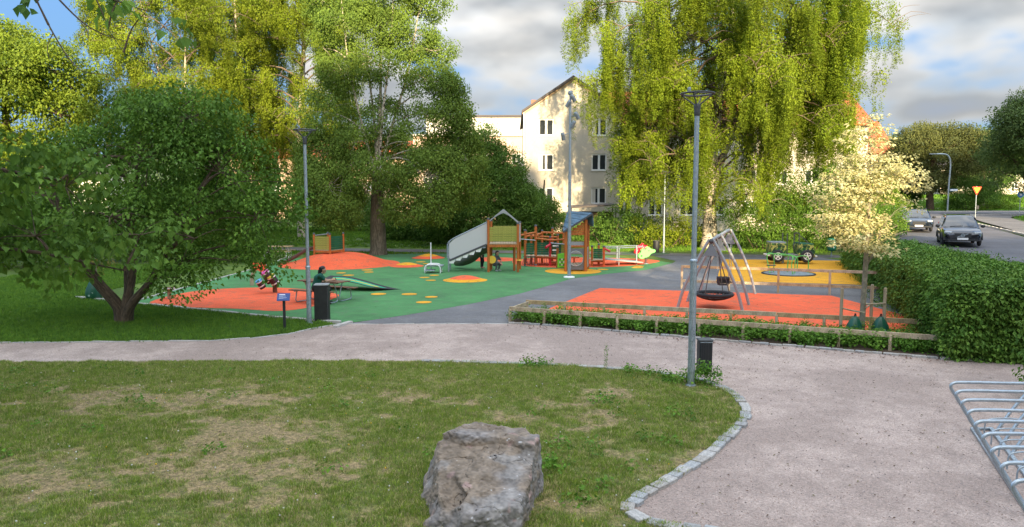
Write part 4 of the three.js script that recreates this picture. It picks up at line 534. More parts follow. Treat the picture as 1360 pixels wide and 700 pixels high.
// ground cover in the bed
{
  const bed = [[-0.05, -21.3], [0.45, -22.7], [11.1, -19.0], [10.35, -16.75], [7.7, -17.75], [4.5, -19.25], [2.6, -20.15], [0.9, -20.95]];
  structure('planting_bed', sheet([...bedFront.map(([x, z]) => [x, z]), [11.35, -18.95], [0.4, -22.75]], 0.02), M.mulch);
  const R = rng(151), items = []; for (let i = 0; i < 7000; i++) { const x = R() * 11.6 - 0.2, z = -16 - R() * 7; if (!inside(bed, x, z)) continue; const fr = ss(2.2, 0.5, (lerp(-21.3, -16.75, clamp(x / 10.4)) - z)), fx = lerp(0.2, 0.34, noise3(x * 1.2, z * 1.2, 3)) * lerp(0.35, 1, fr), y = Math.pow(R(), 0.6) * fx; if (R() > 0.35 + 0.65 * fr) continue; const s = 0.8 + 0.5 * R(); items.push([MX(x, y + 0.05, z, s, s, s, R() * 6.283, (R() - 0.5) * 0.7, (R() - 0.5) * 0.7), C.bed(R)]); }
  for (let i = 0; i < 90; i++) { const x = R() * 11.4 - 0.1, z = -16 - R() * 7; if (!inside(bed, x, z)) continue; for (let k = 0; k < 4; k++) items.push([MX(x + (R() - 0.5) * 0.1, 0.30 + k * 0.08 * R(), z + (R() - 0.5) * 0.1, 0.7, 0.7, 0.7, R() * 6.283), C.bed(R)]); }
  const geos = [clump(152, 20, 0.15, 0.062, 0.028, 0.3, 0.2), clump(153, 20, 0.16, 0.060, 0.028, 0.3, 0.1)], g = thing('ground_cover', 'low leafy ground cover filling the railed planting bed', 'ground cover'); g.userData.kind = 'stuff'; crownOf(g, geos, M.leaf, items);
  // weeds: at the lamp foot, along the kerb, on the lawn
  const wi = [], weed = (x, z, n, sp, h) => { for (let i = 0; i < n; i++) wi.push([MX(x + (R() - 0.5) * sp, 0.03 + R() * h, z + (R() - 0.5) * sp, 0.7 + 0.4 * R(), 0.7 + 0.4 * R(), 0.7 + 0.4 * R(), R() * 6.283, (R() - 0.5), (R() - 0.5)), C.bed(R)]); };
  weed(3.85, -14.0, 26, 0.45, 0.38); weed(3.35, -14.2, 14, 0.5, 0.2); weed(3.0, -14.6, 10, 0.5, 0.12); weed(2.5, -14.9, 8, 0.5, 0.1); weed(0.5, -15.5, 14, 0.5, 0.14); weed(0.95, -10.4, 7, 0.6, 0.06); weed(0.55, -9.6, 8, 0.35, 0.14); weed(1.0, -8.6, 6, 0.5, 0.06); weed(2.2, -10.6, 8, 0.5, 0.08); weed(2.9, -11.9, 8, 0.5, 0.08); weed(1.7, -12.8, 8, 0.5, 0.07);
  for (let i = 0; i < 30; i++) weed(-11 + 14 * R(), -15.6 + 7 * R(), 2, 0.2, 0.03);
  for (let k = 0; k < 9; k++) wi.push([MX(2.05 + (R() - 0.5) * 0.03, 0.1 + k * 0.055, -15.3, 0.28, 0.5, 0.28, R() * 6.28), C.bed(R)]);
  for (let i = 0; i < 40; i++) { const u = R(), d = 16.6 + u * 24; weed(hedgeX(d) - 0.15 - R() * 0.3, -d, 2, 0.3, 0.12); }
  { const fl = []; for (let i = 0; i < 260; i++) { const x = -10 + 14 * R(), z = -15.8 + 8.6 * R(); if (!inside(lawnPoly, x, z)) continue; const s = 0.7 + 0.6 * R(); fl.push([MX(x, 0.045 + 0.03 * R(), z, s, s, s, R() * 6.28), R() < 0.8 ? RGB(0.75, 0.73, 0.66) : RGB(0.75, 0.5, 0.05)]); } const fg = new THREE.IcosahedronGeometry(0.011, 0); fg.deleteAttribute('normal'); tag(instanced('lawn_flowers', fg, M.leafMatt, fl, scene), 'tiny white and yellow flowers dotted over the front lawn', 'flowers', null, 'stuff'); }
  const w = thing('weeds', 'leafy weeds growing along the kerb, by the lamp foot and on the worn lawn', 'weeds'); w.userData.kind = 'stuff'; crownOf(w, geos, M.leaf, wi.filter((_, i) => true));
}

// ------------------------------------------------------------------ buildings
const texPlaster = tex(512, (u, v, o) => { const a = pnoise(u * 4, v * 4, 4, 201) * 0.4 + pnoise(u * 19, v * 9, 19, 202) * 0.3 + pnoise(u * 90, v * 90, 90, 203) * 0.3; const k = 0.88 + 0.14 * a; o[0] = o[1] = o[2] = k; });
const texTile = tex(512, (u, v, o) => { const a = pnoise(u * 40, v * 30, 40, 211), r = Math.abs(((v * 16) % 1) - 0.5) * 2, k = 0.70 + 0.35 * a; o[0] = k; o[1] = k * (0.94 + 0.06 * r); o[2] = k * 0.92; });
const plaster = c => std(c, 0.92, { map: rep(texPlaster, 6) });
M.cream = plaster([0.68, 0.60, 0.49]); M.salmon = plaster([0.72, 0.50, 0.36]); M.pale = plaster([0.74, 0.70, 0.64]); M.pink = plaster([0.72, 0.52, 0.42]); M.brickRed = plaster([0.50, 0.20, 0.13]);
M.roofRed = std([0.55, 0.15, 0.075], 0.85, { map: rep(texTile, 5) }); M.roofDark = std([0.10, 0.085, 0.08], 0.8); M.white = std([0.80, 0.79, 0.77], 0.55); M.glass = phys([0.035, 0.04, 0.045], 0.06, { specularIntensity: 1 }); M.curtain = std([0.62, 0.58, 0.52], 0.9);
function windowAt(parent, x, y, z, w, h, sash = 2, curtain = 0) {   // centre of the opening on the outer face, looking along +z
  const g = new THREE.Group(); g.name = 'window'; g.position.set(x, y, z); parent.add(g); const f = 0.11, fr = [];
  fr.push(box(w, f, 0.1, 0, h / 2 - f / 2, 0), box(w, f, 0.1, 0, -h / 2 + f / 2, 0), box(f, h - 2 * f, 0.1, -w / 2 + f / 2, 0, 0), box(f, h - 2 * f, 0.1, w / 2 - f / 2, 0, 0));
  for (let k = 1; k < sash; k++) fr.push(box(0.2, h - 2 * f, 0.08, -w / 2 + w * k / sash, 0, 0.002));
  part('frame', fr.map(q => q.translate(0, 0, -0.1)), M.white, g); part('sill', box(w + 0.12, 0.05, 0.16, 0, -h / 2 - 0.028, -0.02), M.white, g);
  for (let k = 0; k < sash; k++) part('pane', box(w / sash - 0.16, h - 2 * f, 0.02, -w / 2 + w * (k + 0.5) / sash, 0, -0.12), M.glass, g);
  if (curtain) part('curtain', box(w * 0.22, h * 0.86, 0.015, -w * 0.32, 0, -0.105), M.curtain, g);
}
// o.front: outline of the front wall in metres (x, y); windows [x, y, w, h]
function house(o) {
  const t = thing('house', o.label, 'building', [0, 0, 0], 0, o.group); t.name = numbered(o.name || 'apartment_house'); t.position.set(...o.pos); t.rotation.y = o.turn || 0;
  const s = polyShape(o.front); for (const [x, y, w, h] of o.windows) s.holes.push(polyShape([[x - w / 2, y - h / 2], [x + w / 2, y - h / 2], [x + w / 2, y + h / 2], [x - w / 2, y + h / 2]]));
  const wall = boxUV(flat(new THREE.ExtrudeGeometry(s, { depth: 0.35, bevelEnabled: false }))).translate(0, 0, -0.35), x0 = Math.min(...o.front.map(p => p[0])), x1 = Math.max(...o.front.map(p => p[0])), eave = o.eave;
  part('wall', [wall, box(0.3, eave + 1, o.deep - 0.36, x0 + 0.15, eave / 2 - 0.5, -o.deep / 2 - 0.18), box(0.3, eave + 1, o.deep - 0.36, x1 - 0.15, eave / 2 - 0.5, -o.deep / 2 - 0.18), box(x1 - x0 - 0.62, eave - 0.3, 0.3, 0, eave / 2 - 0.2, -o.deep + 0.1).translate((x0 + x1) / 2, 0, 0), box(x1 - x0 - 0.64, 0.1, o.deep - 0.8, (x0 + x1) / 2, eave - 0.3, -o.deep / 2)], o.wall, t);
  for (const [x, y, w, h, sash = 2, c = 0] of o.windows) windowAt(t, x, y, 0, w, h, sash, c);
  if (o.roof) part('roof', o.roof(t, x0, x1), o.roofMat || M.roofRed, t);
  return t;
}

function slopeRoof(apexX, apexY, x0, x1, eave, deep, ov = 0.35) {   // ridge runs back from the front
  const g = []; for (const xe of [x0, x1]) { const dx = xe - apexX, dy = eave - apexY, k = 1 + ov / Math.hypot(dx, dy), ex = apexX + dx * k, ey = apexY + dy * k; g.push(boxUV(flat(plate([[apexX, apexY + 0.02], [ex, ey + 0.02], [ex, ey + 0.24], [apexX, apexY + 0.26]], deep + 0.6))).translate(0, 0, -deep / 2 + 0.02)); } return g;
}
function ridgeRoof(x0, x1, eave, ridge, deep, ov = 0.5) {   // ridge runs along the front
  const s = [[ov, eave - 0.12], [-deep / 2, ridge], [-deep - ov, eave - 0.12], [-deep - ov, eave + 0.08], [-deep / 2, ridge + 0.22], [ov, eave + 0.08]]; return boxUV(flat(plate(s, x1 - x0 + 0.8))).rotateY(-Math.PI / 2).translate((x0 + x1) / 2, 0, 0);
}
{ // cream apartment house with the gable to the playground
  const y0 = land(5.5, -66), L = -4.36, Rr = 4.36, e = 11.25, a = 14.15, rows = [9.8, 6.65, 3.6].map(y => y), win = []; rows.forEach((y, i) => [-2.42, 2.42].forEach((x, k) => win.push([x, y, 1.38, 1.5, 2, (i + k) % 2])));
  const h = house({ label: 'cream plaster apartment house with a steep gable and paired white windows', name: 'apartment_house', pos: [5.54, y0, -66], front: [[L, -0.5], [Rr, -0.5], [Rr, e], [0, a], [L, e]], windows: win, eave: e, deep: 16, wall: M.cream, roofMat: M.roofDark, roof: () => slopeRoof(0, a, L, Rr, e, 16) });
  part('chimney', box(0.5, 0.7, 0.5, -3.4, 12.7, -6), M.brickRed, h); part('gutter', rod([L - 0.1, e - 0.15, 0.1], [L - 0.1, -0.3, 0.1], 0.06), M.white, h);
  part('verge_board', [bar([0, a - 0.08, 0.06], [L - 0.25, e - 0.22, 0.06], 0.1, 0.18), bar([0, a - 0.08, 0.06], [Rr + 0.25, e - 0.22, 0.06], 0.1, 0.18)], M.salmon, h);
}
{ const w = []; for (let i = 0; i < 8; i++) for (let k = 0; k < 3; k++) w.push([-11 + i * 3.1, 2.4 + k * 3.05, 1.4, 1.45, 2, (i * k) % 2]); house({ label: 'long cream apartment wing behind the weeping birch', pos: [22.2, land(22, -71), -71.5], front: [[-12.3, -0.5], [13, -0.5], [13, 10.6], [-12.3, 10.6]], windows: w, eave: 10.6, deep: 11, wall: M.cream, roof: () => ridgeRoof(-12.3, 13, 10.6, 14.4, 11) }); }
{ const w = []; for (let i = 0; i < 7; i++) for (let k = 0; k < 2; k++) w.push([-9 + i * 3, 2.6 + k * 3.2, 1.4, 1.5, 2, i % 2]); house({ label: 'red roofed salmon house along the street behind the cream leaved maple', pos: [47, land(47, -108), -112], turn: 0, front: [[-12, -2], [12, -2], [12, 8.2], [-12, 8.2]], windows: w, eave: 8.2, deep: 11, wall: M.salmon, roof: () => ridgeRoof(-12, 12, 8.2, 13.4, 11) }); }
{ const w = []; for (let i = 0; i < 5; i++) for (let k = 0; k < 4; k++) w.push([-8 + i * 4, 2.4 + k * 3.1, 1.3, 1.4, 2, 0]); house({ label: 'pale block seen between the thicket and the cream apartment house', pos: [-2, 0.4, -118], front: [[-12, -1], [12, -1], [12, 16.6], [-12, 16.6]], windows: w, eave: 16.6, deep: 12, wall: M.pale, roofMat: M.roofDark, roof: () => [box(24.6, 0.3, 12.6, 0, 16.8, -6)] }); }
{ const w = []; for (let i = 0; i < 5; i++) for (let k = 0; k < 3; k++) w.push([-8 + i * 4, 2.6 + k * 3.1, 1.3, 1.4, 2, 0]); house({ label: 'pink plaster block in front of the pale block', pos: [-3.4, 0.4, -98], front: [[-10, -1], [7.2, -1], [7.2, 11.8], [-10, 11.8]], windows: w.filter(a => a[0] < 5), eave: 11.8, deep: 10, wall: M.pink, roofMat: M.pale, roof: () => [box(17.6, 0.25, 10.5, -1.4, 11.96, -5)] }); }
{ const w = []; for (let i = 0; i < 10; i++) for (let k = 0; k < 3; k++) w.push([-18 + i * 4, 2.4 + k * 3.1, 1.3, 1.4, 2, 0]); house({ label: 'long salmon apartment block glimpsed through the birches', pos: [-26, 0.4, -122], front: [[-22, -1], [22, -1], [22, 10.4], [-22, 10.4]], windows: w, eave: 10.4, deep: 12, wall: M.salmon, roof: () => ridgeRoof(-22, 22, 10.4, 13.4, 12) }); }
{ const w = []; for (let i = 0; i < 8; i++) for (let k = 0; k < 2; k++) w.push([-14 + i * 4, 2.4 + k * 3.1, 1.3, 1.4, 2, 0]); house({ label: 'white apartment block behind the bushes beyond the lawn', pos: [-72, 0.4, -92], turn: 0.3, front: [[-18, -1], [18, -1], [18, 6.6], [-18, 6.6]], windows: w, eave: 6.6, deep: 12, wall: M.pale, roofMat: M.roofDark, roof: () => ridgeRoof(-18, 18, 6.6, 9.4, 12) }); }
{ const w = []; for (let i = 0; i < 6; i++) for (let k = 0; k < 2; k++) w.push([-9 + i * 3.6, 2.4 + k * 3.1, 1.3, 1.4, 2, 0]); house({ label: 'pale house at the far end of the park lawn', pos: [112, land(112, -165), -168], front: [[-12, -4], [12, -4], [12, 6.4], [-12, 6.4]], windows: w.filter(a => a[1] < 5.6), eave: 6.4, deep: 10, wall: M.cream, roofMat: M.roofDark, roof: () => ridgeRoof(-12, 12, 6.4, 8, 10) }); }
{ const s = thing('shelter', 'low bike shelter with a dark sloping roof beside the cream apartment house', 'shelter', onLand(7.0, -62.5)); part('roof', box(4.2, 0.12, 2.4, 0, 2.75, 0, 0.05, 0, 0.06), M.roofDark, s); for (const x of [-1.9, 1.9]) for (const z of [-1, 1]) part('post', box(0.1, 2.7, 0.1, x, 1.34, z), M.roofDark, s); part('wall', box(4.0, 2.2, 0.06, 0, 1.1, -1.08), std([0.16, 0.10, 0.07], 0.9), s); }
// unseen blocks behind the camera, placed and sized to keep sun off the ground
for (const [x0, x1, h, peak, label] of [[-90, -18, 27.5, 30.5, 'unseen long block with a pitched roof, placed to shade the edge of the lawn'], [-17.8, 14.4, 33.5, 38, 'unseen tall block with a pitched roof, placed to shade the front lawn and the playground'], [14.6, 18.2, 18.7, 18.7, 'unseen low link block, placed to let sun through to the cream leaved maple'], [18.4, 56, 24.5, 24.5, 'unseen mid height flat roofed block, placed to shade the street and the playground'], [58, 88, 46, 46, 'unseen flat roofed high block, placed to shade the park trees']]) {
  const w = []; if (x1 - x0 > 6) for (let x = x0 + 3; x < x1 - 2; x += 4.5) for (let y = 3; y < h - 2; y += 3.2) w.push(box(1.5, 1.5, 0.1, x, y, -0.02));
  const t = thing('unseen_block', label, 'building', [0, 0, 40]); part('wall', box(x1 - x0, h, 13, (x0 + x1) / 2, h / 2, 6.6), M.cream, t); if (w.length) part('window', w, M.glass, t);
  part('roof', peak > h ? boxUV(flat(plate([[-0.6, h + 0.02], [13.8, h + 0.02], [6.6, peak]], x1 - x0 - 0.2))).rotateY(-Math.PI / 2).translate((x0 + x1) / 2, 0, 0) : [box(x1 - x0 - 0.1, 0.3, 12.9, (x0 + x1) / 2, h + 0.16, 6.6)], M.roofRed, t);
}
// wooded ridge far away
{ const rows = []; for (let i = 0; i <= 12; i++) { const r = []; for (let j = 0; j <= 80; j++) { const x = -260 + j * 8, k = i / 12; r.push([x, -1 + 56 * Math.pow(Math.sin(k * Math.PI / 2), 0.8) * (0.72 + 0.28 * fbm(x * 0.012, 1, 3, 3)) + 5 * fbm(x * 0.25, k * 30, 7, 3), -430 - k * 110]); } rows.push(r); } const g = loft(rows); if (g.attributes.normal.getY(500) < 0) { const ix = g.index.array; for (let i = 0; i < ix.length; i += 3) { const q = ix[i]; ix[i] = ix[i + 1]; ix[i + 1] = q; } g.computeVertexNormals(); }
  structure('hill', g, std([0.06, 0.09, 0.05], 1));
  const R = rng(171), items = []; for (let i = 0; i < 2600; i++) { const j = R() * 78, k = R() * 11, a = rows[Math.floor(k)][Math.floor(j)]; const s = 5 + 4 * R(); items.push([MX(a[0] + R() * 8, a[1] + 2, a[2] - R() * 8, s, s, s, R() * 6.28), C.far(R)]); }
  tag(instanced('far_wood', GEO.far[0], M.leaf, items, scene), 'wooded ridge on the horizon beside the cream apartment house', 'wood', null, 'stuff'); }

// ------------------------------------------------------------------ materials of made things
const woodTex = (seed, a, b) => tex(256, (u, v, o) => { const g = pnoise(u * 40, v * 6, 40, seed) * 0.5 + pnoise(u * 110, v * 22, 110, seed + 1) * 0.3 + pnoise(u * 5, v * 5, 5, seed + 2) * 0.4; mix3(o, a, b, clamp(g)); const kn = pnoise(u * 9, v * 9, 9, seed + 3); if (kn > 0.93) mix3(o, o.slice(), [0.25, 0.16, 0.1], 0.6); });
M.honey = std([1, 1, 1], 0.6, { map: rep(woodTex(301, [0.55, 0.28, 0.11], [0.80, 0.47, 0.20]), 0.7) });
M.honeyDark = std([0.72, 0.62, 0.55], 0.6, { map: M.honey.map });
M.timber = std([1, 1, 1], 0.9, { map: rep(woodTex(311, [0.58, 0.51, 0.41], [0.84, 0.76, 0.64]), 0.8) });
M.timberGrey = std([0.86, 0.87, 0.86], 0.9, { map: M.timber.map });
M.timberWarm = std([0.95, 0.84, 0.68], 0.9, { map: M.timber.map });
M.brownSlat = std([1, 1, 1], 0.65, { map: rep(woodTex(321, [0.34, 0.22, 0.15], [0.55, 0.40, 0.30]), 0.6) });
M.lime = std([1, 1, 1], 0.6, { map: rep(woodTex(331, [0.50, 0.51, 0.20], [0.68, 0.67, 0.33]), 0.7) });
M.playGreen = std([1, 1, 1], 0.55, { map: rep(woodTex(341, [0.05, 0.30, 0.20], [0.10, 0.42, 0.29]), 0.7) });
const texGalv = tex(256, (u, v, o) => { const k = 0.55 + 0.25 * pnoise(u * 20, v * 20, 20, 351) + 0.2 * pnoise(u * 60, v * 60, 60, 352); o[0] = k * 0.95; o[1] = k; o[2] = k * 1.03; });
M.galv = std([0.78, 0.80, 0.82], 0.42, { map: rep(texGalv, 0.3), metalness: 0.65 });
M.galvDull = std([0.55, 0.57, 0.58], 0.6, { map: rep(texGalv, 0.3), metalness: 0.35 });
M.steelPaint = std([0.34, 0.36, 0.37], 0.55, { metalness: 0.2 });
M.sheetGrey = std([0.56, 0.56, 0.57], 0.5, { metalness: 0.1 });
M.black = std([0.022, 0.024, 0.027], 0.55); M.rubberBlack = std([0.03, 0.03, 0.033], 0.85); M.darkGrey = std([0.075, 0.08, 0.085], 0.6);
M.blueBoard = std([0.10, 0.20, 0.30], 0.6, { map: rep(texStone, 0.8) }); M.red = std([0.62, 0.03, 0.05], 0.45); M.redOrange = std([0.85, 0.13, 0.04], 0.5); M.brightGreen = std([0.16, 0.62, 0.14], 0.5); M.tubeGreen = std([0.14, 0.50, 0.10], 0.45); M.whitePaint = std([0.82, 0.82, 0.80], 0.5); M.yellowPaint = std([0.85, 0.55, 0.06], 0.5);
M.tarp = phys([0.012, 0.10, 0.055], 0.42, { clearcoat: 0.2 });
M.rope = std([0.10, 0.09, 0.09], 0.9); M.purple = std([0.055, 0.018, 0.03], 0.45); M.pink = std([0.75, 0.08, 0.35], 0.45); M.skyBlue = std([0.12, 0.42, 0.75], 0.45);
const loop = (n, fn) => Array.from({ length: n }, (_, i) => fn(i));

// ------------------------------------------------------------------ lamp posts
function parkLamp(label, pos, H, low, fat = 1, group) {
  const t = thing('park_lamp', label, 'lamp post', pos, 0, group);
  part('lower_pole', [rod([0, -0.1, 0], [0, low, 0], 0.072 * fat, 0.066 * fat, 14), lathe([[0.072 * fat, low - 0.02], [0.078 * fat, low], [0.07 * fat, low + 0.03], [0.045 * fat, low + 0.05]], 14)], M.galv, t);
  part('upper_pole', rod([0, low, 0], [0, H - 0.42, 0], 0.050 * fat, 0.046 * fat, 14), M.galv, t);
  part('collar', lathe([[0, H - 0.42], [0.052, H - 0.42], [0.055, H - 0.34], [0.066, H - 0.24], [0.068, H - 0.2], [0, H - 0.18]], 14), M.darkGrey, t);
  for (let k = 0; k < 4; k++) { const a = k * Math.PI / 2 + 0.5; part('strut', rod([Math.cos(a) * 0.06, H - 0.2, Math.sin(a) * 0.06], [Math.cos(a) * 0.30, H - 0.02, Math.sin(a) * 0.30], 0.014), M.darkGrey, t); }
  part('lamp_ring', lathe([[0.265, H - 0.008], [0.325, H - 0.014], [0.335, H], [0.325, H + 0.014], [0.28, H + 0.02], [0.26, H + 0.008], [0.265, H - 0.008]], 32), M.darkGrey, t);
  part('sensor', lathe([[0.0, H + 0.13], [0.03, H + 0.125], [0.035, H + 0.04], [0, H + 0.03]], 10).translate(-0.16, 0, 0), M.galvDull, t); part('cross_bar', [rod([-0.24, H + 0.02, 0], [0.24, H + 0.02, 0], 0.012), rod([0, H + 0.02, -0.24], [0, H + 0.02, 0.24], 0.012)], M.darkGrey, t);
  part('hatch', box(0.07, 0.3, 0.012, 0, low * 0.42, 0.072 * fat), M.galvDull, t); part('foot', lathe([[0.11, 0], [0.11, 0.03], [0.076 * fat, 0.05]], 14), M.galvDull, t);
  return t;
}
parkLamp('grey park lamp post with a ring head standing in the front lawn', [3.56, 0.0, -13.96], 5.72, 2.5);
parkLamp('park lamp post between the blue info sign and the tall black litter bin', [-6.06, 0, -21.14], 5.72, 1.7);
parkLamp('far park lamp post beside the trunk of the weeping birch', [10.5, 0, -49.4], 5.6, 1.7);
parkLamp('far park lamp post in front of the dark thicket behind the slide', onLand(-2.85, -60), 5.3, 1.7);
{ const t = thing('floodlight_mast', 'tall grey mast with spotlights in front of the play house with the blue roof', 'mast', [2.71, 0.014, -33.74]);
  part('pole', [rod([0, 0, 0], [0, 4.9, 0], 0.085, 0.075, 14), rod([0, 4.9, 0], [0, 8.6, 0], 0.06, 0.05, 14)], M.galv, t); part('foot', [lathe([[0.26, 0], [0.26, 0.05], [0.12, 0.08]], 16)], M.whitePaint, t); part('cap', lathe([[0, 8.72], [0.1, 8.7], [0.12, 8.55], [0.06, 8.5]], 12), M.galvDull, t);
  for (const [y, s, a] of [[8.1, -0.1, -0.5], [7.55, 0.3, 0.5], [7.15, 0.12, -0.35], [6.6, -0.34, 0.2], [8.35, 0.12, 0.6]]) { const g = new THREE.Group(); g.name = 'spotlight'; g.position.set(s, y, 0.14); g.rotation.set(0.35, 0, a); t.add(g); part('housing', [lathe([[0, 0.18], [0.08, 0.18], [0.09, 0.08], [0.095, -0.16], [0.08, -0.17]], 16)], M.galvDull, g); part('lens', lathe([[0, -0.15], [0.08, -0.15], [0.08, -0.165]], 16), M.black, g); part('bracket', rod([0, 0.05, -0.02], [-s * 0.8, 0.05, -0.14], 0.022), M.galvDull, g); } }
{ const p = onLand(53.8, -88.6), t = thing('street_lamp', 'tall grey street lamp with a curved arm at the cross street', 'street lamp', p); part('pole', tube([[0, 0, 0], [0, 3, 0], [0, 6.4, 0], [-0.35, 7.0, 0], [-1.0, 7.15, 0], [-1.7, 7.15, 0]], 0.085, 10, 40), M.galv, t); part('lamp_head', rbox(0.9, 0.12, 0.3, 0.05, -2.1, 7.14, 0), M.galvDull, t);
  const s = thing('street_name_sign', 'narrow white and blue street name plate on the curved street lamp', 'sign', [p[0] + 0.12, p[1] + 2.75, p[2] + 0.05]); part('plate', rbox(0.9, 0.2, 0.03, 0.01, 0.5, 0, 0.02), M.whitePaint, s); part('border', [box(0.9, 0.03, 0.034, 0.5, 0.105, 0.02), box(0.9, 0.03, 0.034, 0.5, -0.105, 0.02)], M.skyBlue, s); part('clamp', rod([-0.12, 0, -0.05], [0.1, 0, 0.02], 0.03), M.galvDull, s); }
// ------------------------------------------------------------------ traffic signs
{ const t = thing('yield_sign', 'yellow yield triangle with a red border on a grey pole at the kerb', 'sign', onLand(43.7, -67.6, 0.1)); part('pole', rod([0, -0.1, 0], [0, 2.95, -0.04], 0.035), M.galv, t); const tri = (r, f) => { const s = new THREE.Shape(), c = [0, 1, 2].map(k => [Math.cos(-Math.PI / 2 + k * 2.0944) * r, Math.sin(-Math.PI / 2 + k * 2.0944) * r]); c.forEach((p, k) => { const a = c[(k + 2) % 3], b = c[(k + 1) % 3], p0 = [lerp(p[0], a[0], f), lerp(p[1], a[1], f)], p1 = [lerp(p[0], b[0], f), lerp(p[1], b[1], f)]; k ? s.lineTo(...p0) : s.moveTo(...p0); s.quadraticCurveTo(p[0], p[1], ...p1); }); s.closePath(); return s; };
  part('border', plate(tri(0.54, 0.1), 0.03).translate(0, 2.62, 0.02), std([0.70, 0.06, 0.02], 0.5), t); part('face', plate(tri(0.36, 0.05), 0.012).translate(0, 2.62, 0.045), std([0.95, 0.48, 0.02], 0.5), t); part('box', rbox(0.22, 0.36, 0.14, 0.02, 0.16, 0.95, 0), M.black, t); }
{ const p = onLand(55.2, -78), t = thing('path_sign', 'round blue path sign with white figures on a grey pole', 'sign', [p[0], p[1], p[2]]); part('pole', rod([0, -0.1, 0], [0, 2.4, 0], 0.035), M.galv, t); part('face', new THREE.CylinderGeometry(0.36, 0.36, 0.03, 32).rotateX(Math.PI / 2).translate(0, 2.15, 0.04), std([0.03, 0.16, 0.50], 0.45), t); part('symbol', [rbox(0.08, 0.26, 0.012, 0.004, -0.07, 2.12, 0.062), rbox(0.07, 0.18, 0.012, 0.004, 0.09, 2.08, 0.062), new THREE.CylinderGeometry(0.035, 0.035, 0.012, 12).rotateX(Math.PI / 2).translate(-0.07, 2.3, 0.062), new THREE.CylinderGeometry(0.03, 0.03, 0.012, 12).rotateX(Math.PI / 2).translate(0.09, 2.21, 0.062)], M.whitePaint, t); }
{ const t = thing('street_sign', 'narrow dark sign seen edge on beside the round blue sign', 'sign', onLand(53.6, -74.5), 1.35); part('pole', rod([0, -0.1, 0], [0, 2.6, 0], 0.035), M.galv, t); part('panel', rbox(0.6, 0.9, 0.03, 0.02, 0, 2.2, 0.04), M.darkGrey, t); }
// ------------------------------------------------------------------ bins, info sign
{ const t = thing('litter_bin', 'slim black ribbed litter bin behind the lamp post on the gravel', 'litter bin', [4.1, 0.006, -15.0]); part('body', [rbox(0.28, 0.66, 0.26, 0.03, 0, 0.37, 0), ...loop(5, k => box(0.018, 0.6, 0.012, -0.1 + k * 0.05, 0.36, 0.134))], M.black, t); part('lid', rbox(0.30, 0.05, 0.28, 0.02, 0, 0.725, 0), M.darkGrey, t); part('bag_rim', [rod([-0.13, 0.69, 0.135], [0.13, 0.69, 0.135], 0.008)], M.galvDull, t); part('bracket', box(0.12, 0.1, 0.08, 0, 0.05, 0), M.galvDull, t); }
{ const t = thing('litter_bin', 'tall black square litter bin with a grey top beside the lamp post', 'litter bin', [-5.79, 0.0, -21.62], 0.12); part('body', rbox(0.42, 1.1, 0.42, 0.015, 0, 0.56, 0), std([0.022, 0.026, 0.026], 0.7, { map: rep(texStone, 0.6) }), t); part('lid', rbox(0.43, 0.035, 0.43, 0.01, 0, 1.13, 0), M.steelPaint, t); part('door_gap', box(0.012, 1.0, 0.006, 0.19, 0.56, 0.21), M.darkGrey, t); part('plinth', box(0.38, 0.05, 0.38, 0, 0.0, 0), M.darkGrey, t); }
{ const t = thing('info_sign', 'small blue info board with white lines on a black post at the lawn edge', 'sign', [-6.52, 0, -20.27], 0.15); part('post', rbox(0.075, 0.84, 0.05, 0.008, 0, 0.40, 0), M.black, t); const W = 128, d = new Uint8Array(W * W * 4), R = rng(5); for (let j = 0; j < W; j++) for (let i = 0; i < W; i++) { const k = (j * W + i) * 4; let c = [38, 74, 140]; const row = Math.floor(j / 8), on = j % 8 < 3 && i > 14 && i < 14 + hash3(row, 1, 5) * 60 + 30; if (j < 84 && j > 20 && on && row % 4 !== 3) c = [205, 214, 228]; if (j > 96 && j < 112 && i > 14 && i < 80) c = [235, 238, 242]; d.set([...c, 255], k); } const tx = new THREE.DataTexture(d, W, W); tx.colorSpace = THREE.SRGBColorSpace; tx.magFilter = THREE.LinearFilter; tx.needsUpdate = true;
  part('board', rbox(0.36, 0.26, 0.02, 0.006, 0, 0.93, 0.05, -0.7, 0, 0), std([0.03, 0.08, 0.22], 0.5), t); part('print', new THREE.PlaneGeometry(0.33, 0.235).applyMatrix4(new THREE.Matrix4().makeRotationX(-0.7)).translate(0, 0.9385, 0.0585), std([1, 1, 1], 0.45, { map: tx }), t); }
{ const t = thing('litter_bin', 'black round litter bin beside the far lamp post', 'litter bin', [10.05, 0.0, -49.7]); part('body', lathe([[0, 0], [0.2, 0.0], [0.23, 0.4], [0.23, 0.82], [0.2, 0.84], [0, 0.84]], 20), M.black, t); part('rim', lathe([[0.2, 0.82], [0.245, 0.82], [0.245, 0.86], [0.2, 0.86]], 20), M.darkGrey, t); }
{ const t = thing('litter_bin', 'dark green litter bin on a post behind the yellow rubber', 'litter bin', onLand(20.6, -46.0, 0.0)); part('post', rod([0, 0, 0], [0, 0.5, 0], 0.04), M.galvDull, t); part('body', lathe([[0, 0.4], [0.22, 0.4], [0.26, 0.55], [0.27, 1.1], [0.22, 1.14], [0, 1.14]], 20), std([0.01, 0.16, 0.09], 0.45), t); part('lid', lathe([[0.27, 1.08], [0.29, 1.1], [0.24, 1.2], [0, 1.24]], 20), std([0.01, 0.13, 0.075], 0.45), t); part('sticker', [box(0.1, 0.07, 0.01, 0.06, 0.95, 0.262, 0, 0.2), box(0.12, 0.05, 0.01, 0.1, 0.82, 0.25, 0, 0.35), box(0.08, 0.05, 0.01, 0.02, 0.62, 0.268)], M.whitePaint, t); }
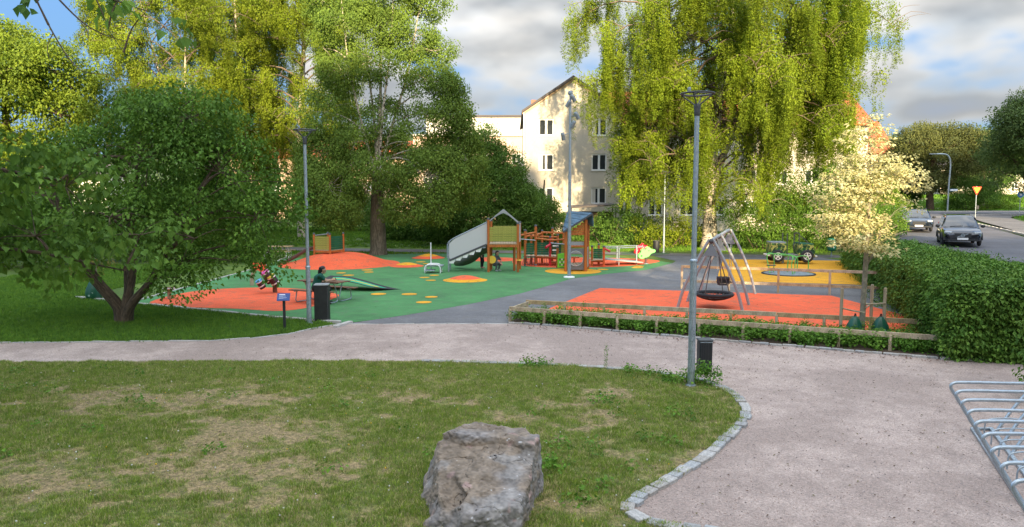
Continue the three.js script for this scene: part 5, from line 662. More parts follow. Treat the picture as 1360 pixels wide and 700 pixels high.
// ------------------------------------------------------------------ bike stand
{ const t = thing('bike_stand', 'long galvanised bike stand with a row of flared hoops on the gravel', 'bike stand', [0, 0.006, 0]);
  const n = 11, pos = loop(n, k => [7.0 - k * 0.225, -11.2 + k * 0.5]); const rr = 0.025;
  for (const [x, z] of pos) { part('hoop', tube([[0.42, 0.03, 0.10], [0.22, 0.36, 0.05], [0.03, 0.66, 0], [0.0, 0.73, 0], [0.05, 0.775, 0], [0.12, 0.785, 0], [0.9, 0.785, 0.05], [1.12, 0.785, 0.06], [1.2, 0.775, 0.06], [1.235, 0.73, 0.06], [1.2, 0.66, 0.06], [0.96, 0.36, 0.07], [0.72, 0.03, 0.10]].map(p => [p[0] + x, p[1], p[2] + z]), rr, 9, 64), M.galv, t); part('wheel_rest', tube([[0.3, 0.03, 0.24], [0.32, 0.22, 0.24], [0.38, 0.26, 0.24], [0.86, 0.26, 0.27], [0.92, 0.22, 0.27], [0.94, 0.03, 0.27]].map(p => [p[0] + x + 0.12, p[1], p[2] + z]), 0.011, 7, 30), M.galv, t); }
  const a = pos[0], b = pos[n - 1]; for (const o of [0.42, 0.72]) part('base_rail', bar([a[0] + o, 0.024, a[1] - 0.05], [b[0] + o, 0.024, b[1] + 0.2], 0.06, 0.035), M.galv, t); part('end_bar', [bar([a[0] + 0.45, 0.024, a[1] - 0.02], [a[0] + 0.69, 0.024, a[1] - 0.02], 0.05, 0.03), bar([b[0] + 0.45, 0.024, b[1] + 0.15], [b[0] + 0.69, 0.024, b[1] + 0.15], 0.05, 0.03)], M.galv, t); }
// ------------------------------------------------------------------ timber rails
function railRun(t, a, b, spacing, h, boards, opts = {}) {   // posts and boards from a to b
  const A = V(a[0], 0, a[1]), B = V(b[0], 0, b[1]), L = A.distanceTo(B), n = Math.max(1, Math.round(L / spacing)), dir = B.clone().sub(A).normalize(), off = V(dir.z, 0, -dir.x).multiplyScalar(opts.side ?? 0), R = rng(opts.seed || 3);
  for (let i = opts.skipFirst ? 1 : 0; i <= (opts.skipLast ? n - 1 : n); i++) { const p = A.clone().lerp(B, i / n), pw = opts.post || 0.075; part('post', rbox(pw, h + 0.08 + (opts.rise || 0), pw, 0.006, p.x, (h + (opts.rise || 0)) / 2 - 0.04, p.z, (R() - 0.5) * 0.02, Math.atan2(-dir.z, dir.x), (R() - 0.5) * 0.02), [M.timber, M.timberGrey, opts.mat || M.timber][i % 3], t); }
  const step = opts.board || 3; boards.forEach(([y, hh, th], bi) => { const k = Math.ceil(n / step); for (let j = 0; j < k; j++) { const u0 = Math.min(1, j * step / n), u1 = Math.min(1, (j + 1) * step / n), p = A.clone().lerp(B, u0).add(off).addScaledVector(dir, u0 === 0 ? -(opts.over ?? 0.05) : 0.004), q = A.clone().lerp(B, u1).add(off).addScaledVector(dir, u1 === 1 ? (opts.over ?? 0.05) : -0.004), dy = (R() - 0.5) * 0.012; part('rail', bar([p.x, y + dy, p.z], [q.x, y + dy, q.z], th, hh), (j + bi) % 2 ? M.timber : (opts.mat || M.timberGrey), t); } });
}
{ const t = thing('bed_rail', 'low timber rail running round the planting bed beside the gravel path', 'fence'), F = [[-0.06, -21.4], [4.0, -19.55], [10.3, -16.8]], Bk = [[0.48, -22.8], [11.15, -19.06]];
  railRun(t, F[0], F[1], 1.1, 0.4, [[0.405, 0.13, 0.05]], { side: 0.065, seed: 4, board: 2 }); railRun(t, F[1], F[2], 1.13, 0.4, [[0.405, 0.13, 0.05]], { side: 0.065, seed: 5, skipFirst: true, board: 3 });
  railRun(t, Bk[0], Bk[1], 1.22, 0.4, [[0.405, 0.13, 0.05]], { side: 0.065, seed: 6, board: 3, mat: M.timberWarm }); railRun(t, [-0.04, -21.5], [0.46, -22.68], 0.7, 0.38, [[0.40, 0.12, 0.045]], { side: -0.07, skipFirst: true, skipLast: true, seed: 7, over: 0 }); railRun(t, [10.36, -16.85], [11.13, -18.9], 1.1, 0.38, [[0.40, 0.12, 0.045]], { side: 0.07, skipFirst: true, skipLast: true, seed: 8, over: 0 }); }
{ const t = thing('post_and_rail_fence', 'two rail timber fence between the orange and the yellow rubber', 'fence'); railRun(t, [7.05, -29.5], [14.1, -26.95], 1.88, 0.97, [[0.93, 0.11, 0.05], [0.34, 0.11, 0.05]], { side: 0.066, seed: 9, board: 2, mat: M.timberWarm, post: 0.085 }); }
// ------------------------------------------------------------------ young tree's stakes and watering bags
[[9.09, -19.55, 1.28, 'upright wooden stake with a strap west of the young cream leaved maple'], [10.07, -19.85, 1.34, 'wooden stake with a strap at the back of the cream leaved maple'], [10.2, -19.4, 1.3, 'pale wooden stake with a strap beside the dark watering bag']].forEach(([x, z, h, l], i) => { const t = thing('tree_stake', ['wooden stake tied to the young maple, alone on its side of the trunk', 'wooden stake tied to the young maple, standing behind the paired stake', 'pale wooden stake tied to the young maple, in front of the paired stake'][i], 'stake', [x, 0, z]); part('pole', lathe([[0, -0.1], [0.045, -0.1], [0.042, h - 0.03], [0.03, h], [0, h]], 10), M.timberGrey, t); part('strap', tube([[0.0, 0.72 + i * 0.08, 0.04], [(9.63 - x) * 0.5, 0.66 + i * 0.1, (-19.35 - z) * 0.5], [9.63 - x, 0.62 + i * 0.12, -19.32 - z]], 0.022, 6, 10), M.timberGrey, t); });
function waterBag(label, pos, turn, s = 1) { const t = thing('watering_bag', label, 'watering bag', pos, turn); const g = lathe([[0, 0.01], [0.15, 0.0], [0.21, 0.05], [0.22, 0.18], [0.19, 0.32], [0.12, 0.46], [0.06, 0.53], [0, 0.55]], 22), p = g.attributes.position; for (let i = 0; i < p.count; i++) { const a = Math.atan2(p.getZ(i), p.getX(i)), k = 1 + 0.07 * Math.sin(a * 5 + p.getY(i) * 9) + 0.05 * Math.sin(a * 9); p.setX(i, p.getX(i) * k * s); p.setZ(i, p.getZ(i) * k * s * 0.72); p.setY(i, p.getY(i) * s); } g.computeVertexNormals(); part('bag', g, M.tarp, t); part('handle', tube([[-0.03, 0.52 * s, 0], [0, 0.62 * s, 0.01], [0.03, 0.52 * s, 0]], 0.014, 6, 10), M.black, t); part('print', [box(0.10 * s, 0.045 * s, 0.012, -0.03, 0.13 * s, 0.152 * s), box(0.06 * s, 0.03 * s, 0.012, 0.05, 0.2 * s, 0.15 * s)], std([0.35, 0.5, 0.42], 0.6), t); return t; }
waterBag('green watering bag hanging at the young maple beside its single stake', [9.26, 0.02, -19.1], 0.1); waterBag('green watering bag hanging at the young maple beside its paired stakes', [9.93, 0.02, -19.05], -0.1); waterBag('dark green watering bag at the sapling behind the spreading tree', [-15.5, 0.0, -26.3], 0, 1.35);
// ------------------------------------------------------------------ picnic tables
function picnicTable(label, pos, turn, top, frame, L = 1.85) {
  const t = thing('picnic_table', label, 'picnic table', pos, turn, null);
  for (let k = 0; k < 5; k++) part('top_slat', rbox(L, 0.035, 0.135, 0.006, 0, 0.735, -0.28 + k * 0.14), top, t);
  for (const s of [-1, 1]) for (let k = 0; k < 2; k++) part('bench_slat', rbox(L, 0.035, 0.125, 0.006, 0, 0.445, s * (0.62 + k * 0.13)), top, t);
  for (const x of [-L / 2 + 0.28, L / 2 - 0.28]) for (const s of [-1, 1]) { part('leg_tube', tube([[x, 0.71, s * 0.26], [x, 0.42, s * 0.13], [x, 0.08, s * 0.06], [x, 0.03, s * 0.12], [x, 0.025, s * 0.5], [x, 0.06, s * 0.74], [x, 0.3, s * 0.72], [x, 0.42, s * 0.68]], 0.021, 8, 40), frame, t); part('bench_bearer', box(0.05, 0.03, 0.3, x, 0.415, s * 0.68), frame, t); }
  part('cross_brace', [rod([-L / 2 + 0.28, 0.66, 0], [L / 2 - 0.28, 0.66, 0], 0.018), box(0.05, 0.03, 0.66, -L / 2 + 0.28, 0.70, 0), box(0.05, 0.03, 0.66, L / 2 - 0.28, 0.70, 0)], frame, t); return t;
}
picnicTable('brown slatted picnic table with bent steel legs on the orange rubber', [-6.85, 0.019, -25.85], -0.42, M.brownSlat, M.galv);
picnicTable('yellow wooden picnic table on the grass beside the orange mound', [-14.9, 0, -45.4], 0.1, M.timberWarm, M.whitePaint, 1.9);
// ------------------------------------------------------------------ rubber mounds, ramp
function mound(label, x, z, rx, rz, h, rings, group, flatTop = 0) { const t = thing('rubber_mound', label, 'mound', [x, 0.015, z], 0, group), prof = r => h * (flatTop ? 1 - ss(flatTop, 1, r) : Math.pow(Math.cos(Math.min(1, r) * Math.PI / 2), 1.3)); rings.forEach(([r0, r1, m], i) => { const rows = []; for (let k = 0; k <= 10; k++) { const r = lerp(r0, r1, k / 10), row = []; for (let a = 0; a < 40; a++) { const q = a / 40 * 2 * Math.PI; row.push([Math.cos(q) * r * rx, prof(r) + 0.003 * (rings.length - i), Math.sin(q) * r * rz]); } rows.push(row); } const g = loft(rows, true), p = g.attributes.position, u = new Float32Array(p.count * 2); for (let k = 0; k < p.count; k++) { u[2 * k] = p.getX(k) + x; u[2 * k + 1] = p.getZ(k) + z; } g.setAttribute('uv', new THREE.BufferAttribute(u, 2)); if (g.attributes.normal.getY(80) < 0) { const ix = g.index.array; for (let k = 0; k < ix.length; k += 3) { const w = ix[k]; ix[k] = ix[k + 1]; ix[k + 1] = w; } g.computeVertexNormals(); } part(['skirt', 'cap', 'top'][i], g, m, t); }); return t; }
mound('big orange rubber mound carrying the small play deck', -9.9, -41.0, 3.4, 3.6, 0.62, [[1, 0.001, M.orange]], null, 0.25);
mound('orange dome with a yellow cap near the small play deck', -5.85, -39.6, 0.95, 0.95, 0.2, [[1, 0.62, M.orange], [0.62, 0.001, M.yellow]]); mound('orange dome with a yellow cap close to the entry step', -5.3, -45.2, 1.05, 1.05, 0.26, [[1, 0.6, M.orange], [0.6, 0.001, M.yellow]]); mound('yellow dome with an orange cap on the green rubber', -2.15, -32.6, 1.02, 1.0, 0.22, [[1, 0.68, M.yellow], [0.68, 0.001, M.orange]]);
{ const t = thing('wave_ramp', 'low black rubber ramp with a green top and yellow stripe', 'ramp', [0, 0.016, 0]); const quad = (a, b, c, d, n = 8, m = 10, lift = 0) => { const rows = []; for (let i = 0; i <= n; i++) { const r = []; for (let j = 0; j <= m; j++) { const u = i / n, v = j / m, x = lerp(lerp(a[0], b[0], u), lerp(d[0], c[0], u), v), z = lerp(lerp(a[1], b[1], u), lerp(d[1], c[1], u), v); r.push([x, ramp(x, z) + lift, z]); } rows.push(r); } const g = loft(rows); if (g.attributes.normal.getY(8) < 0) { const ix = g.index.array; for (let k = 0; k < ix.length; k += 3) { const w = ix[k]; ix[k] = ix[k + 1]; ix[k + 1] = w; } g.computeVertexNormals(); } return g; };
  const ramp = (x, z) => { const u = (x + 8.1) / 3.6; return 0.42 * ss(1.02, 0.25, u) * ss(-0.05, 0.12, u + 0.05); };
  part('body', quad([-8.3, -30.9], [-4.55, -29.25], [-5.7, -28.5], [-8.1, -28.9], 16, 8), M.rubberBlack, t); part('panel', quad([-7.5, -30.0], [-5.1, -29.05], [-5.75, -28.62], [-7.4, -28.98], 14, 6, 0.012), std([0.03, 0.38, 0.20], 0.8), t); part('stripe', quad([-7.45, -29.5], [-5.35, -28.88], [-5.5, -28.8], [-7.42, -29.36], 14, 2, 0.02), M.yellowPaint, t); }
// ------------------------------------------------------------------ play things on the orange rubber by the lawn
{ const t = thing('drum_post', 'tilted play drums in purple, pink, yellow and blue on a post', 'play drums', [-9.45, 0.019, -28.3], 0.2); part('post', rod([0, 0, 0], [0, 0.42, 0], 0.09, 0.08, 14), M.brownSlat, t); for (const [x, z, y, r, h, m] of [[-0.12, 0.1, 0.42, 0.17, 0.5, M.pink], [0.1, 0.18, 0.30, 0.16, 0.46, M.yellowPaint], [-0.42, 0.12, 0.20, 0.13, 0.36, M.skyBlue]]) { const g = new THREE.Group(); g.name = 'drum'; g.position.set(x, y, z); g.rotation.set(0.25, 0, 0.5); t.add(g); part('shell', lathe([[0, 0], [r * 0.96, 0], [r, 0.03], [r, h - 0.03], [r * 0.9, h], [0, h]], 22), M.purple, g); part('skin', lathe([[r * 1.02, h - 0.05], [r * 1.02, h + 0.01], [0, h + 0.014]], 22), m, g); part('band', lathe([[r * 1.015, 0.09], [r * 1.03, 0.1], [r * 1.03, 0.13], [r * 1.015, 0.14]], 22), M.whitePaint, g); part('hoop', lathe([[r * 1.02, h - 0.09], [r * 1.05, h - 0.08], [r * 1.05, h - 0.055], [r * 1.02, h - 0.05]], 22), M.whitePaint, g); } }
{ const t = thing('play_gong', 'curved wooden post carrying two orange red discs', 'play post', [-11.2, 0.019, -30.6]); part('post', limb([V(0, 0, 0), V(0.02, 0.35, 0), V(0.12, 0.62, 0.02), V(0.34, 0.85, 0.02)], [0.09, 0.085, 0.075, 0.06], 12, 14), M.timberGrey, t); for (const [x, y, z] of [[0.28, 0.86, 0.1], [0.5, 0.80, 0.16]]) part('disc', new THREE.CylinderGeometry(0.2, 0.2, 0.035, 28).rotateX(Math.PI / 2 - 0.2).translate(x, y, z), M.redOrange, t); part('bracket', rod([0.2, 0.8, 0.02], [0.46, 0.9, 0.1], 0.022), M.whitePaint, t); }
[[-12.75, -26.4, 'low wooden stool with a white rim on the orange rubber under the spreading tree']].forEach(([x, z, l]) => { const t = thing('play_stool', l, 'stool', [x, 0.019, z]); part('post', lathe([[0, 0], [0.07, 0], [0.07, 0.36], [0, 0.36]], 14), M.timberGrey, t); part('seat', lathe([[0, 0.36], [0.2, 0.36], [0.21, 0.4], [0.19, 0.42], [0, 0.42]], 20), M.brownSlat, t); part('rim', lathe([[0.205, 0.37], [0.22, 0.38], [0.22, 0.4], [0.205, 0.41]], 20), M.whitePaint, t); });

// ------------------------------------------------------------------ climbing frames
const post = (t, x, z, h, m = M.honey, r = 0.065, y0 = 0) => { part('post', lathe([[0, y0], [r, y0], [r, h - 0.02], [r * 0.9, h], [0, h]], 12).translate(x, 0, z), m, t); part('post_cap', lathe([[r * 1.08, h - 0.06], [r * 1.1, h + 0.0], [r * 0.7, h + 0.04], [0, h + 0.045]], 12).translate(x, 0, z), M.darkGrey, t); };
const boardWall = (t, a, b, y0, y1, n, m, th = 0.03, name = 'board') => { const h = (y1 - y0) / n; for (let k = 0; k < n; k++) part(name, bar([a[0], y0 + h * (k + 0.5), a[1]], [b[0], y0 + h * (k + 0.5), b[1]], th, h - 0.014), m, t); };
const log = (t, a, b, r = 0.055, m = M.honey, name = 'log_rail') => part(name, rod(a, b, r, r * 0.95, 10), m, t);
{ // slide tower
  const t = thing('slide_tower', 'wooden climbing tower with a grey gabled hood and covered metal stairs', 'climbing tower', [0, 0.014, 0]);
  const FL = [-1.2, -36.3], FR = [0.3, -36.3], BL = [-1.1, -37.8], BR = [0.42, -37.8];
  post(t, ...FL, 2.72); post(t, ...FR, 2.5); post(t, ...BL, 2.6); post(t, ...BR, 2.5); post(t, 0.12, -37.0, 1.38); post(t, -1.14, -37.0, 1.38);
  for (let k = 0; k < 11; k++) part('deck_plank', box(0.125, 0.04, 1.6, -1.09 + k * 0.137, 1.44, -37.05), M.timber, t);
  part('deck_beam', [bar([-1.2, 1.34, -36.28], [0.32, 1.34, -36.28], 0.05, 0.14), bar([-1.1, 1.34, -37.8], [0.42, 1.34, -37.8], 0.05, 0.14)], M.honey, t);
  boardWall(t, [-1.1, -36.29], [-0.46, -36.29], 1.56, 2.3, 6, M.lime); boardWall(t, [-0.44, -36.29], [0.22, -36.29], 1.56, 2.3, 6, M.lime); part('panel_frame', [box(0.05, 0.74, 0.05, -0.45, 1.93, -36.31), box(0.05, 0.74, 0.05, -1.12, 1.93, -36.31), box(0.05, 0.74, 0.05, 0.23, 1.93, -36.31)], M.lime, t);
  boardWall(t, [0.34, -36.4], [0.44, -37.7], 1.5, 2.45, 1, M.sheetGrey, 0.04, 'side_panel'); boardWall(t, [-1.0, -37.82], [0.34, -37.82], 1.9, 2.3, 3, M.lime);
  for (const z of [-36.42, -37.85]) { const s = new THREE.Shape(); s.moveTo(-1.28, 2.52); s.lineTo(-0.5, 3.16); s.lineTo(-0.4, 3.16); s.lineTo(0.42, 2.46); s.lineTo(0.42, 2.36); s.quadraticCurveTo(-0.2, 2.98, -0.45, 2.99); s.quadraticCurveTo(-0.72, 2.96, -1.28, 2.44); s.closePath(); part('hood_arch', plate(s, 0.05).translate(0, 0, z), M.steelPaint, t); }
  part('hood_ridge', bar([-0.45, 3.13, -36.42], [-0.45, 3.13, -37.85], 0.06, 0.06), M.steelPaint, t); part('hood_eave', [bar([-1.26, 2.5, -36.4], [-1.26, 2.5, -37.85], 0.04, 0.06), bar([0.4, 2.43, -36.4], [0.4, 2.43, -37.85], 0.04, 0.06)], M.steelPaint, t);
  // stairs with sheet sides
  for (const z of [-36.42, -37.4]) { part('stair_side', plate([[-1.27, 1.42], [-3.12, 0.62], [-3.2, 0.75], [-3.2, 1.42], [-3.0, 1.64], [-1.27, 2.48]], 0.035, 0.006).translate(0, 0, z), M.sheetGrey, t); part('handrail', tube([[-1.3, 2.52, z + 0.02], [-2.2, 2.08, z + 0.02], [-3.02, 1.68, z + 0.02], [-3.25, 1.5, z + 0.02], [-3.3, 1.2, z + 0.02], [-3.3, 0.7, z + 0.02]], 0.028, 8, 30), M.galvDull, t); part('stringer', bar([-1.3, 1.4, z + 0.03], [-3.2, 0.58, z + 0.03], 0.05, 0.1), M.darkGrey, t); part('stair_leg', rbox(0.07, 1.3, 0.05, 0.01, -3.24, 0.64, z), M.galvDull, t); for (let k = 0; k < 5; k++) part('riser_cheek', plate([[-1.5 - k * 0.34, 1.3 - k * 0.147], [-1.84 - k * 0.34, 1.3 - k * 0.147 - 0.147], [-1.84 - k * 0.34, 1.02 - k * 0.147], [-1.62 - k * 0.34, 1.02 - k * 0.147]], 0.02).translate(0, 0, z + 0.02), M.whitePaint, t); }
  for (let k = 0; k < 6; k++) part('tread', box(0.3, 0.03, 0.95, -1.5 - k * 0.33, 1.22 - k * 0.145, -36.91), M.galvDull, t);
  part('slide_bed', [tube([[-1.2, 1.2, -37.0], [-1.7, 0.95, -37.3], [-2.1, 0.6, -37.7], [-2.6, 0.38, -38.1], [-3.0, 0.32, -38.5]], 0.22, 10, 24)], std([0.10, 0.11, 0.07], 0.5), t);
  part('flower', [new THREE.CylinderGeometry(0.16, 0.16, 0.03, 16).translate(0.36, 0.62, -36.15)], M.yellowPaint, t); part('wheel_toy', new THREE.CylinderGeometry(0.2, 0.2, 0.04, 20).rotateX(Math.PI / 2).translate(-1.02, 0.62, -36.5), M.yellowPaint, t);
}
{ const t = thing('entry_step', 'low grey metal step with bent legs and a thin pole before the stairs', 'step', [-3.92, 0.014, -36.1]); part('tread', rbox(0.86, 0.06, 0.62, 0.02, 0.02, 0.36, 0), M.galvDull, t); part('lower_tread', rbox(0.5, 0.05, 0.6, 0.02, -0.2, 0.14, 0.25), M.galvDull, t); for (const z of [-0.28, 0.34]) part('leg', tube([[-0.46, 0, z], [-0.45, 0.3, z], [-0.34, 0.4, z], [0.2, 0.4, z], [0.3, 0.3, z], [0.32, 0, z]], 0.03, 8, 30), M.whitePaint, t); part('pole', rod([-0.22, 0.1, -0.3], [-0.22, 1.5, -0.3], 0.028), M.whitePaint, t); }
{ // bridge of logs, nets and green panels
  const t = thing('log_bridge', 'climbing bridge of brown logs with green panels and a rope net', 'climbing bridge', [0, 0.019, 0]);
  post(t, 0.72, -39.6, 2.0); post(t, 1.32, -39.8, 2.25, M.honey, 0.075); post(t, 2.12, -39.7, 1.62, M.red); post(t, 2.46, -38.6, 1.12); post(t, 2.95, -39.4, 2.05);
  post(t, 0.8, -41.4, 1.9); post(t, 1.75, -41.6, 1.9); post(t, 2.35, -41.6, 2.05); post(t, 3.0, -41.5, 1.9); post(t, 1.1, -40.8, 1.75); post(t, 2.6, -40.6, 1.7);
  log(t, [0.5, 1.72, -39.55], [1.32, 1.86, -39.75]); log(t, [1.32, 1.52, -39.75], [2.12, 1.44, -39.65]); log(t, [2.12, 1.42, -39.65], [2.95, 1.5, -39.4]); log(t, [0.8, 1.55, -41.4], [1.75, 1.72, -41.6]); log(t, [1.75, 1.78, -41.6], [3.0, 1.75, -41.5]); log(t, [1.1, 1.6, -40.8], [2.6, 1.55, -40.6], 0.05); log(t, [1.32, 1.68, -39.8], [1.75, 1.74, -41.6], 0.05); log(t, [0.5, 1.5, -39.5], [1.3, 1.42, -39.7], 0.03, M.galv, 'steel_rail'); log(t, [2.15, 1.28, -39.6], [2.95, 1.22, -39.38], 0.03, M.galv, 'steel_rail');
  boardWall(t, [0.76, -39.72], [1.22, -39.82], 0.62, 1.26, 5, M.playGreen); boardWall(t, [1.4, -39.85], [2.05, -39.78], 0.6, 1.3, 6, M.playGreen); boardWall(t, [2.2, -39.78], [2.72, -39.6], 0.62, 1.24, 5, M.playGreen); boardWall(t, [2.72, -39.62], [2.9, -39.5], 0.62, 1.24, 5, M.lime); part('cloud_sign', [rbox(0.34, 0.1, 0.03, 0.014, 2.42, 1.12, -39.6), rbox(0.3, 0.09, 0.03, 0.014, 2.4, 0.88, -39.6)], M.whitePaint, t);
  log(t, [1.32, 0.5, -39.75], [2.12, 0.46, -39.68], 0.07, M.honeyDark); log(t, [2.12, 0.46, -39.68], [2.95, 0.4, -39.4], 0.07, M.honeyDark); log(t, [2.2, 0.22, -39.6], [2.9, 0.2, -39.4], 0.06, M.honeyDark); for (let k = 0; k < 9; k++) part('deck_plank', box(0.22, 0.05, 1.6, 0.95 + k * 0.25, 0.5, -40.6), M.timber, t);
  for (let k = 0; k < 6; k++) { part('net_rope', rod([0.7 + k * 0.11, 0.55, -39.6], [0.55 + k * 0.14, 0.05, -39.3], 0.012, 0.012, 6), M.purple, t); part('net_rope', rod([0.62, 0.1 + k * 0.09, -39.35], [1.3, 0.12 + k * 0.085, -39.55], 0.012, 0.012, 6), M.purple, t); } part('net_bar', rod([0.66, 0.56, -39.6], [1.3, 0.55, -39.7], 0.03), M.timberGrey, t);
  for (let k = 0; k < 6; k++) part('net_rope', rod([1.4 + k * 0.13, 0.45, -39.7], [1.42 + k * 0.13, 0.06, -39.75], 0.01, 0.01, 6), M.purple, t);
  part('telescope', [rod([2.12, 1.2, -39.62], [1.86, 1.05, -39.3], 0.06, 0.075, 14)], M.red, t); part('post_foot', [rod([0.72, 0, -39.6], [0.72, 0.1, -39.6], 0.068), rod([1.32, 0, -39.8], [1.32, 0.1, -39.8], 0.078)], M.galvDull, t);
  const pg = new THREE.Group(); pg.name = 'game_panel'; pg.position.set(2.66, 0, -38.1); pg.rotation.y = 0.25; t.add(pg); part('panel', plate([[-0.22, 0.06], [0.22, 0.06], [0.22, 0.84], [-0.22, 0.78]], 0.04, 0.01), std([0.20, 0.72, 0.06], 0.4), pg); for (let r = 0; r < 3; r++) for (let k = 0; k < 3; k++) part('symbol', rbox(0.085, 0.075, 0.012, 0.004, -0.11 + k * 0.11, 0.2 + r * 0.15, 0.035), (r + k) % 2 ? M.whitePaint : M.darkGrey, pg);
}
{ // play house with the blue boarded roof
  const t = thing('play_house', 'wooden play house with a steep blue boarded roof and a round window', 'play house', [0, 0.022, 0]);
  const A = [2.76, -36.6], B = [3.78, -36.6], Cc = [4.05, -38.0], D = [2.9, -38.2]; post(t, ...A, 2.1, M.honey, 0.075); post(t, ...B, 2.72, M.honey, 0.085); post(t, ...Cc, 2.7, M.honey, 0.07); post(t, ...D, 2.4, M.honey, 0.07);
  const E1 = V(2.62, 2.06, -36.38), F = V(4.08, 2.98, -36.38), Bk = V(3.0, 3.06, -38.5), E2 = V(2.64, 2.14, -37.1); const strip = (p0, p1, q0, q1, th) => { const n = p1.clone().sub(p0).cross(q0.clone().sub(p0)).normalize(); if (n.y < 0) n.negate(); const d = n.multiplyScalar(th), P = [p0, p1, q1, q0].map(v => v.clone().add(d)), Q = [p0, p1, q1, q0], g = new THREE.BufferGeometry(), a = []; const f = (x, y, z, w) => [x, y, z, x, z, w].forEach(v => a.push(v.x, v.y, v.z)); f(P[0], P[1], P[2], P[3]); f(Q[3], Q[2], Q[1], Q[0]); for (let i = 0; i < 4; i++) { const j = (i + 1) % 4; f(Q[i], Q[j], P[j], P[i]); } g.setAttribute('position', new THREE.Float32BufferAttribute(a, 3)); g.computeVertexNormals(); g.setAttribute('uv', new THREE.Float32BufferAttribute(a.filter((_, i) => i % 3 !== 2), 2)); return g; };
  const n = 8; for (let k = 0; k < n; k++) { const a = k / n, b = (k + 0.94) / n, off = V(0, 0.012 * (k % 2), 0); part('roof_board', strip(E1.clone().lerp(F, a).add(off), E1.clone().lerp(F, b).add(off), E2.clone().lerp(Bk, a).add(off), E2.clone().lerp(Bk, b).add(off), 0.03), M.blueBoard, t); }
  part('roof_edge', [bar([2.6, 2.02, -36.36], [4.1, 2.96, -36.36], 0.03, 0.08)], M.darkGrey, t); part('roof_back', strip(F, V(4.15, 2.3, -36.5), Bk, V(4.1, 2.3, -38.5), 0.03), M.blueBoard, t);
  for (let k = 0; k < 6; k++) { const y = 1.92 + k * 0.13, x0 = Math.max(2.86, 2.86 + (y - 2.02) / 0.63); if (x0 < 3.66) part('gable_board', box(3.7 - x0, 0.118, 0.03, (x0 + 3.7) / 2, y, -36.62), M.honey, t); }
  log(t, [2.8, 1.28, -36.66], [3.75, 1.28, -36.66], 0.055, M.honey); part('band_panel', box(0.94, 0.2, 0.03, 3.27, 1.42, -36.72), M.steelPaint, t);
  const s = polyShape([[2.83, 0.08], [3.72, 0.08], [3.72, 1.18], [2.83, 1.18]]), h = new THREE.Path(); h.absarc(3.28, 0.66, 0.38, 0, Math.PI * 2, true); s.holes.push(h); part('round_window_panel', plate(s, 0.04).translate(0, 0, -36.64), std([0.16, 0.16, 0.17], 0.6), t); part('window_ring', new THREE.TorusGeometry(0.385, 0.018, 8, 36).translate(3.28, 0.66, -36.61), M.galv, t);
  for (let k = 0; k < 6; k++) part('floor_plank', box(0.15, 0.04, 1.3, 2.93 + k * 0.165, 0.32, -37.4), M.timber, t); boardWall(t, [3.86, -36.75], [4.05, -37.9], 0.15, 1.2, 6, M.steelPaint, 0.03, 'side_board'); boardWall(t, [2.95, -38.22], [3.98, -38.05], 0.9, 1.5, 3, M.lime); part('bench', [box(0.5, 0.05, 0.3, 3.3, 0.62, -37.85), box(0.06, 0.3, 0.28, 3.3, 0.48, -37.85)], M.redOrange, t);
}
{ // low deck and ramp beside the play house
  const t = thing('ramp_bridge', 'low play deck with a green panel, red post and grey ramp with steel rails', 'play ramp', [0, 0.019, 0]); post(t, 4.42, -39.4, 1.12); post(t, 5.05, -39.2, 1.12, M.redOrange); post(t, 4.95, -40.7, 1.15); post(t, 4.3, -40.6, 1.1);
  boardWall(t, [4.5, -39.42], [4.98, -39.28], 0.42, 0.98, 5, M.playGreen); log(t, [4.4, 0.3, -39.42], [5.05, 0.3, -39.22], 0.07, M.honeyDark); for (let k = 0; k < 4; k++) part('deck_plank', box(0.17, 0.05, 1.4, 4.45 + k * 0.18, 0.34, -40), M.timber, t); part('telescope', rod([5.08, 1.0, -39.2], [5.35, 0.86, -39.0], 0.05, 0.07, 12), M.red, t);
  part('ramp_plate', [box(2.2, 0.06, 1.3, 6.2, 0.24, -40.6, 0, 0.25, -0.1)], M.steelPaint, t); for (const [x, z] of [[6.0, -40.0], [7.1, -40.6], [6.1, -41.4], [7.3, -41.9]]) part('rail_post', rod([x, 0, z], [x, 1.0, z], 0.035), M.galv, t); part('hand_rail', [tube([[5.2, 1.0, -39.6], [6.0, 0.98, -40.0], [7.1, 0.98, -40.6], [7.5, 0.96, -40.8], [7.58, 0.8, -40.85]], 0.026, 8, 24), tube([[5.2, 1.0, -41.0], [6.1, 0.98, -41.4], [7.3, 0.98, -41.9], [7.7, 0.9, -42.1]], 0.026, 8, 24)], M.galv, t);
}
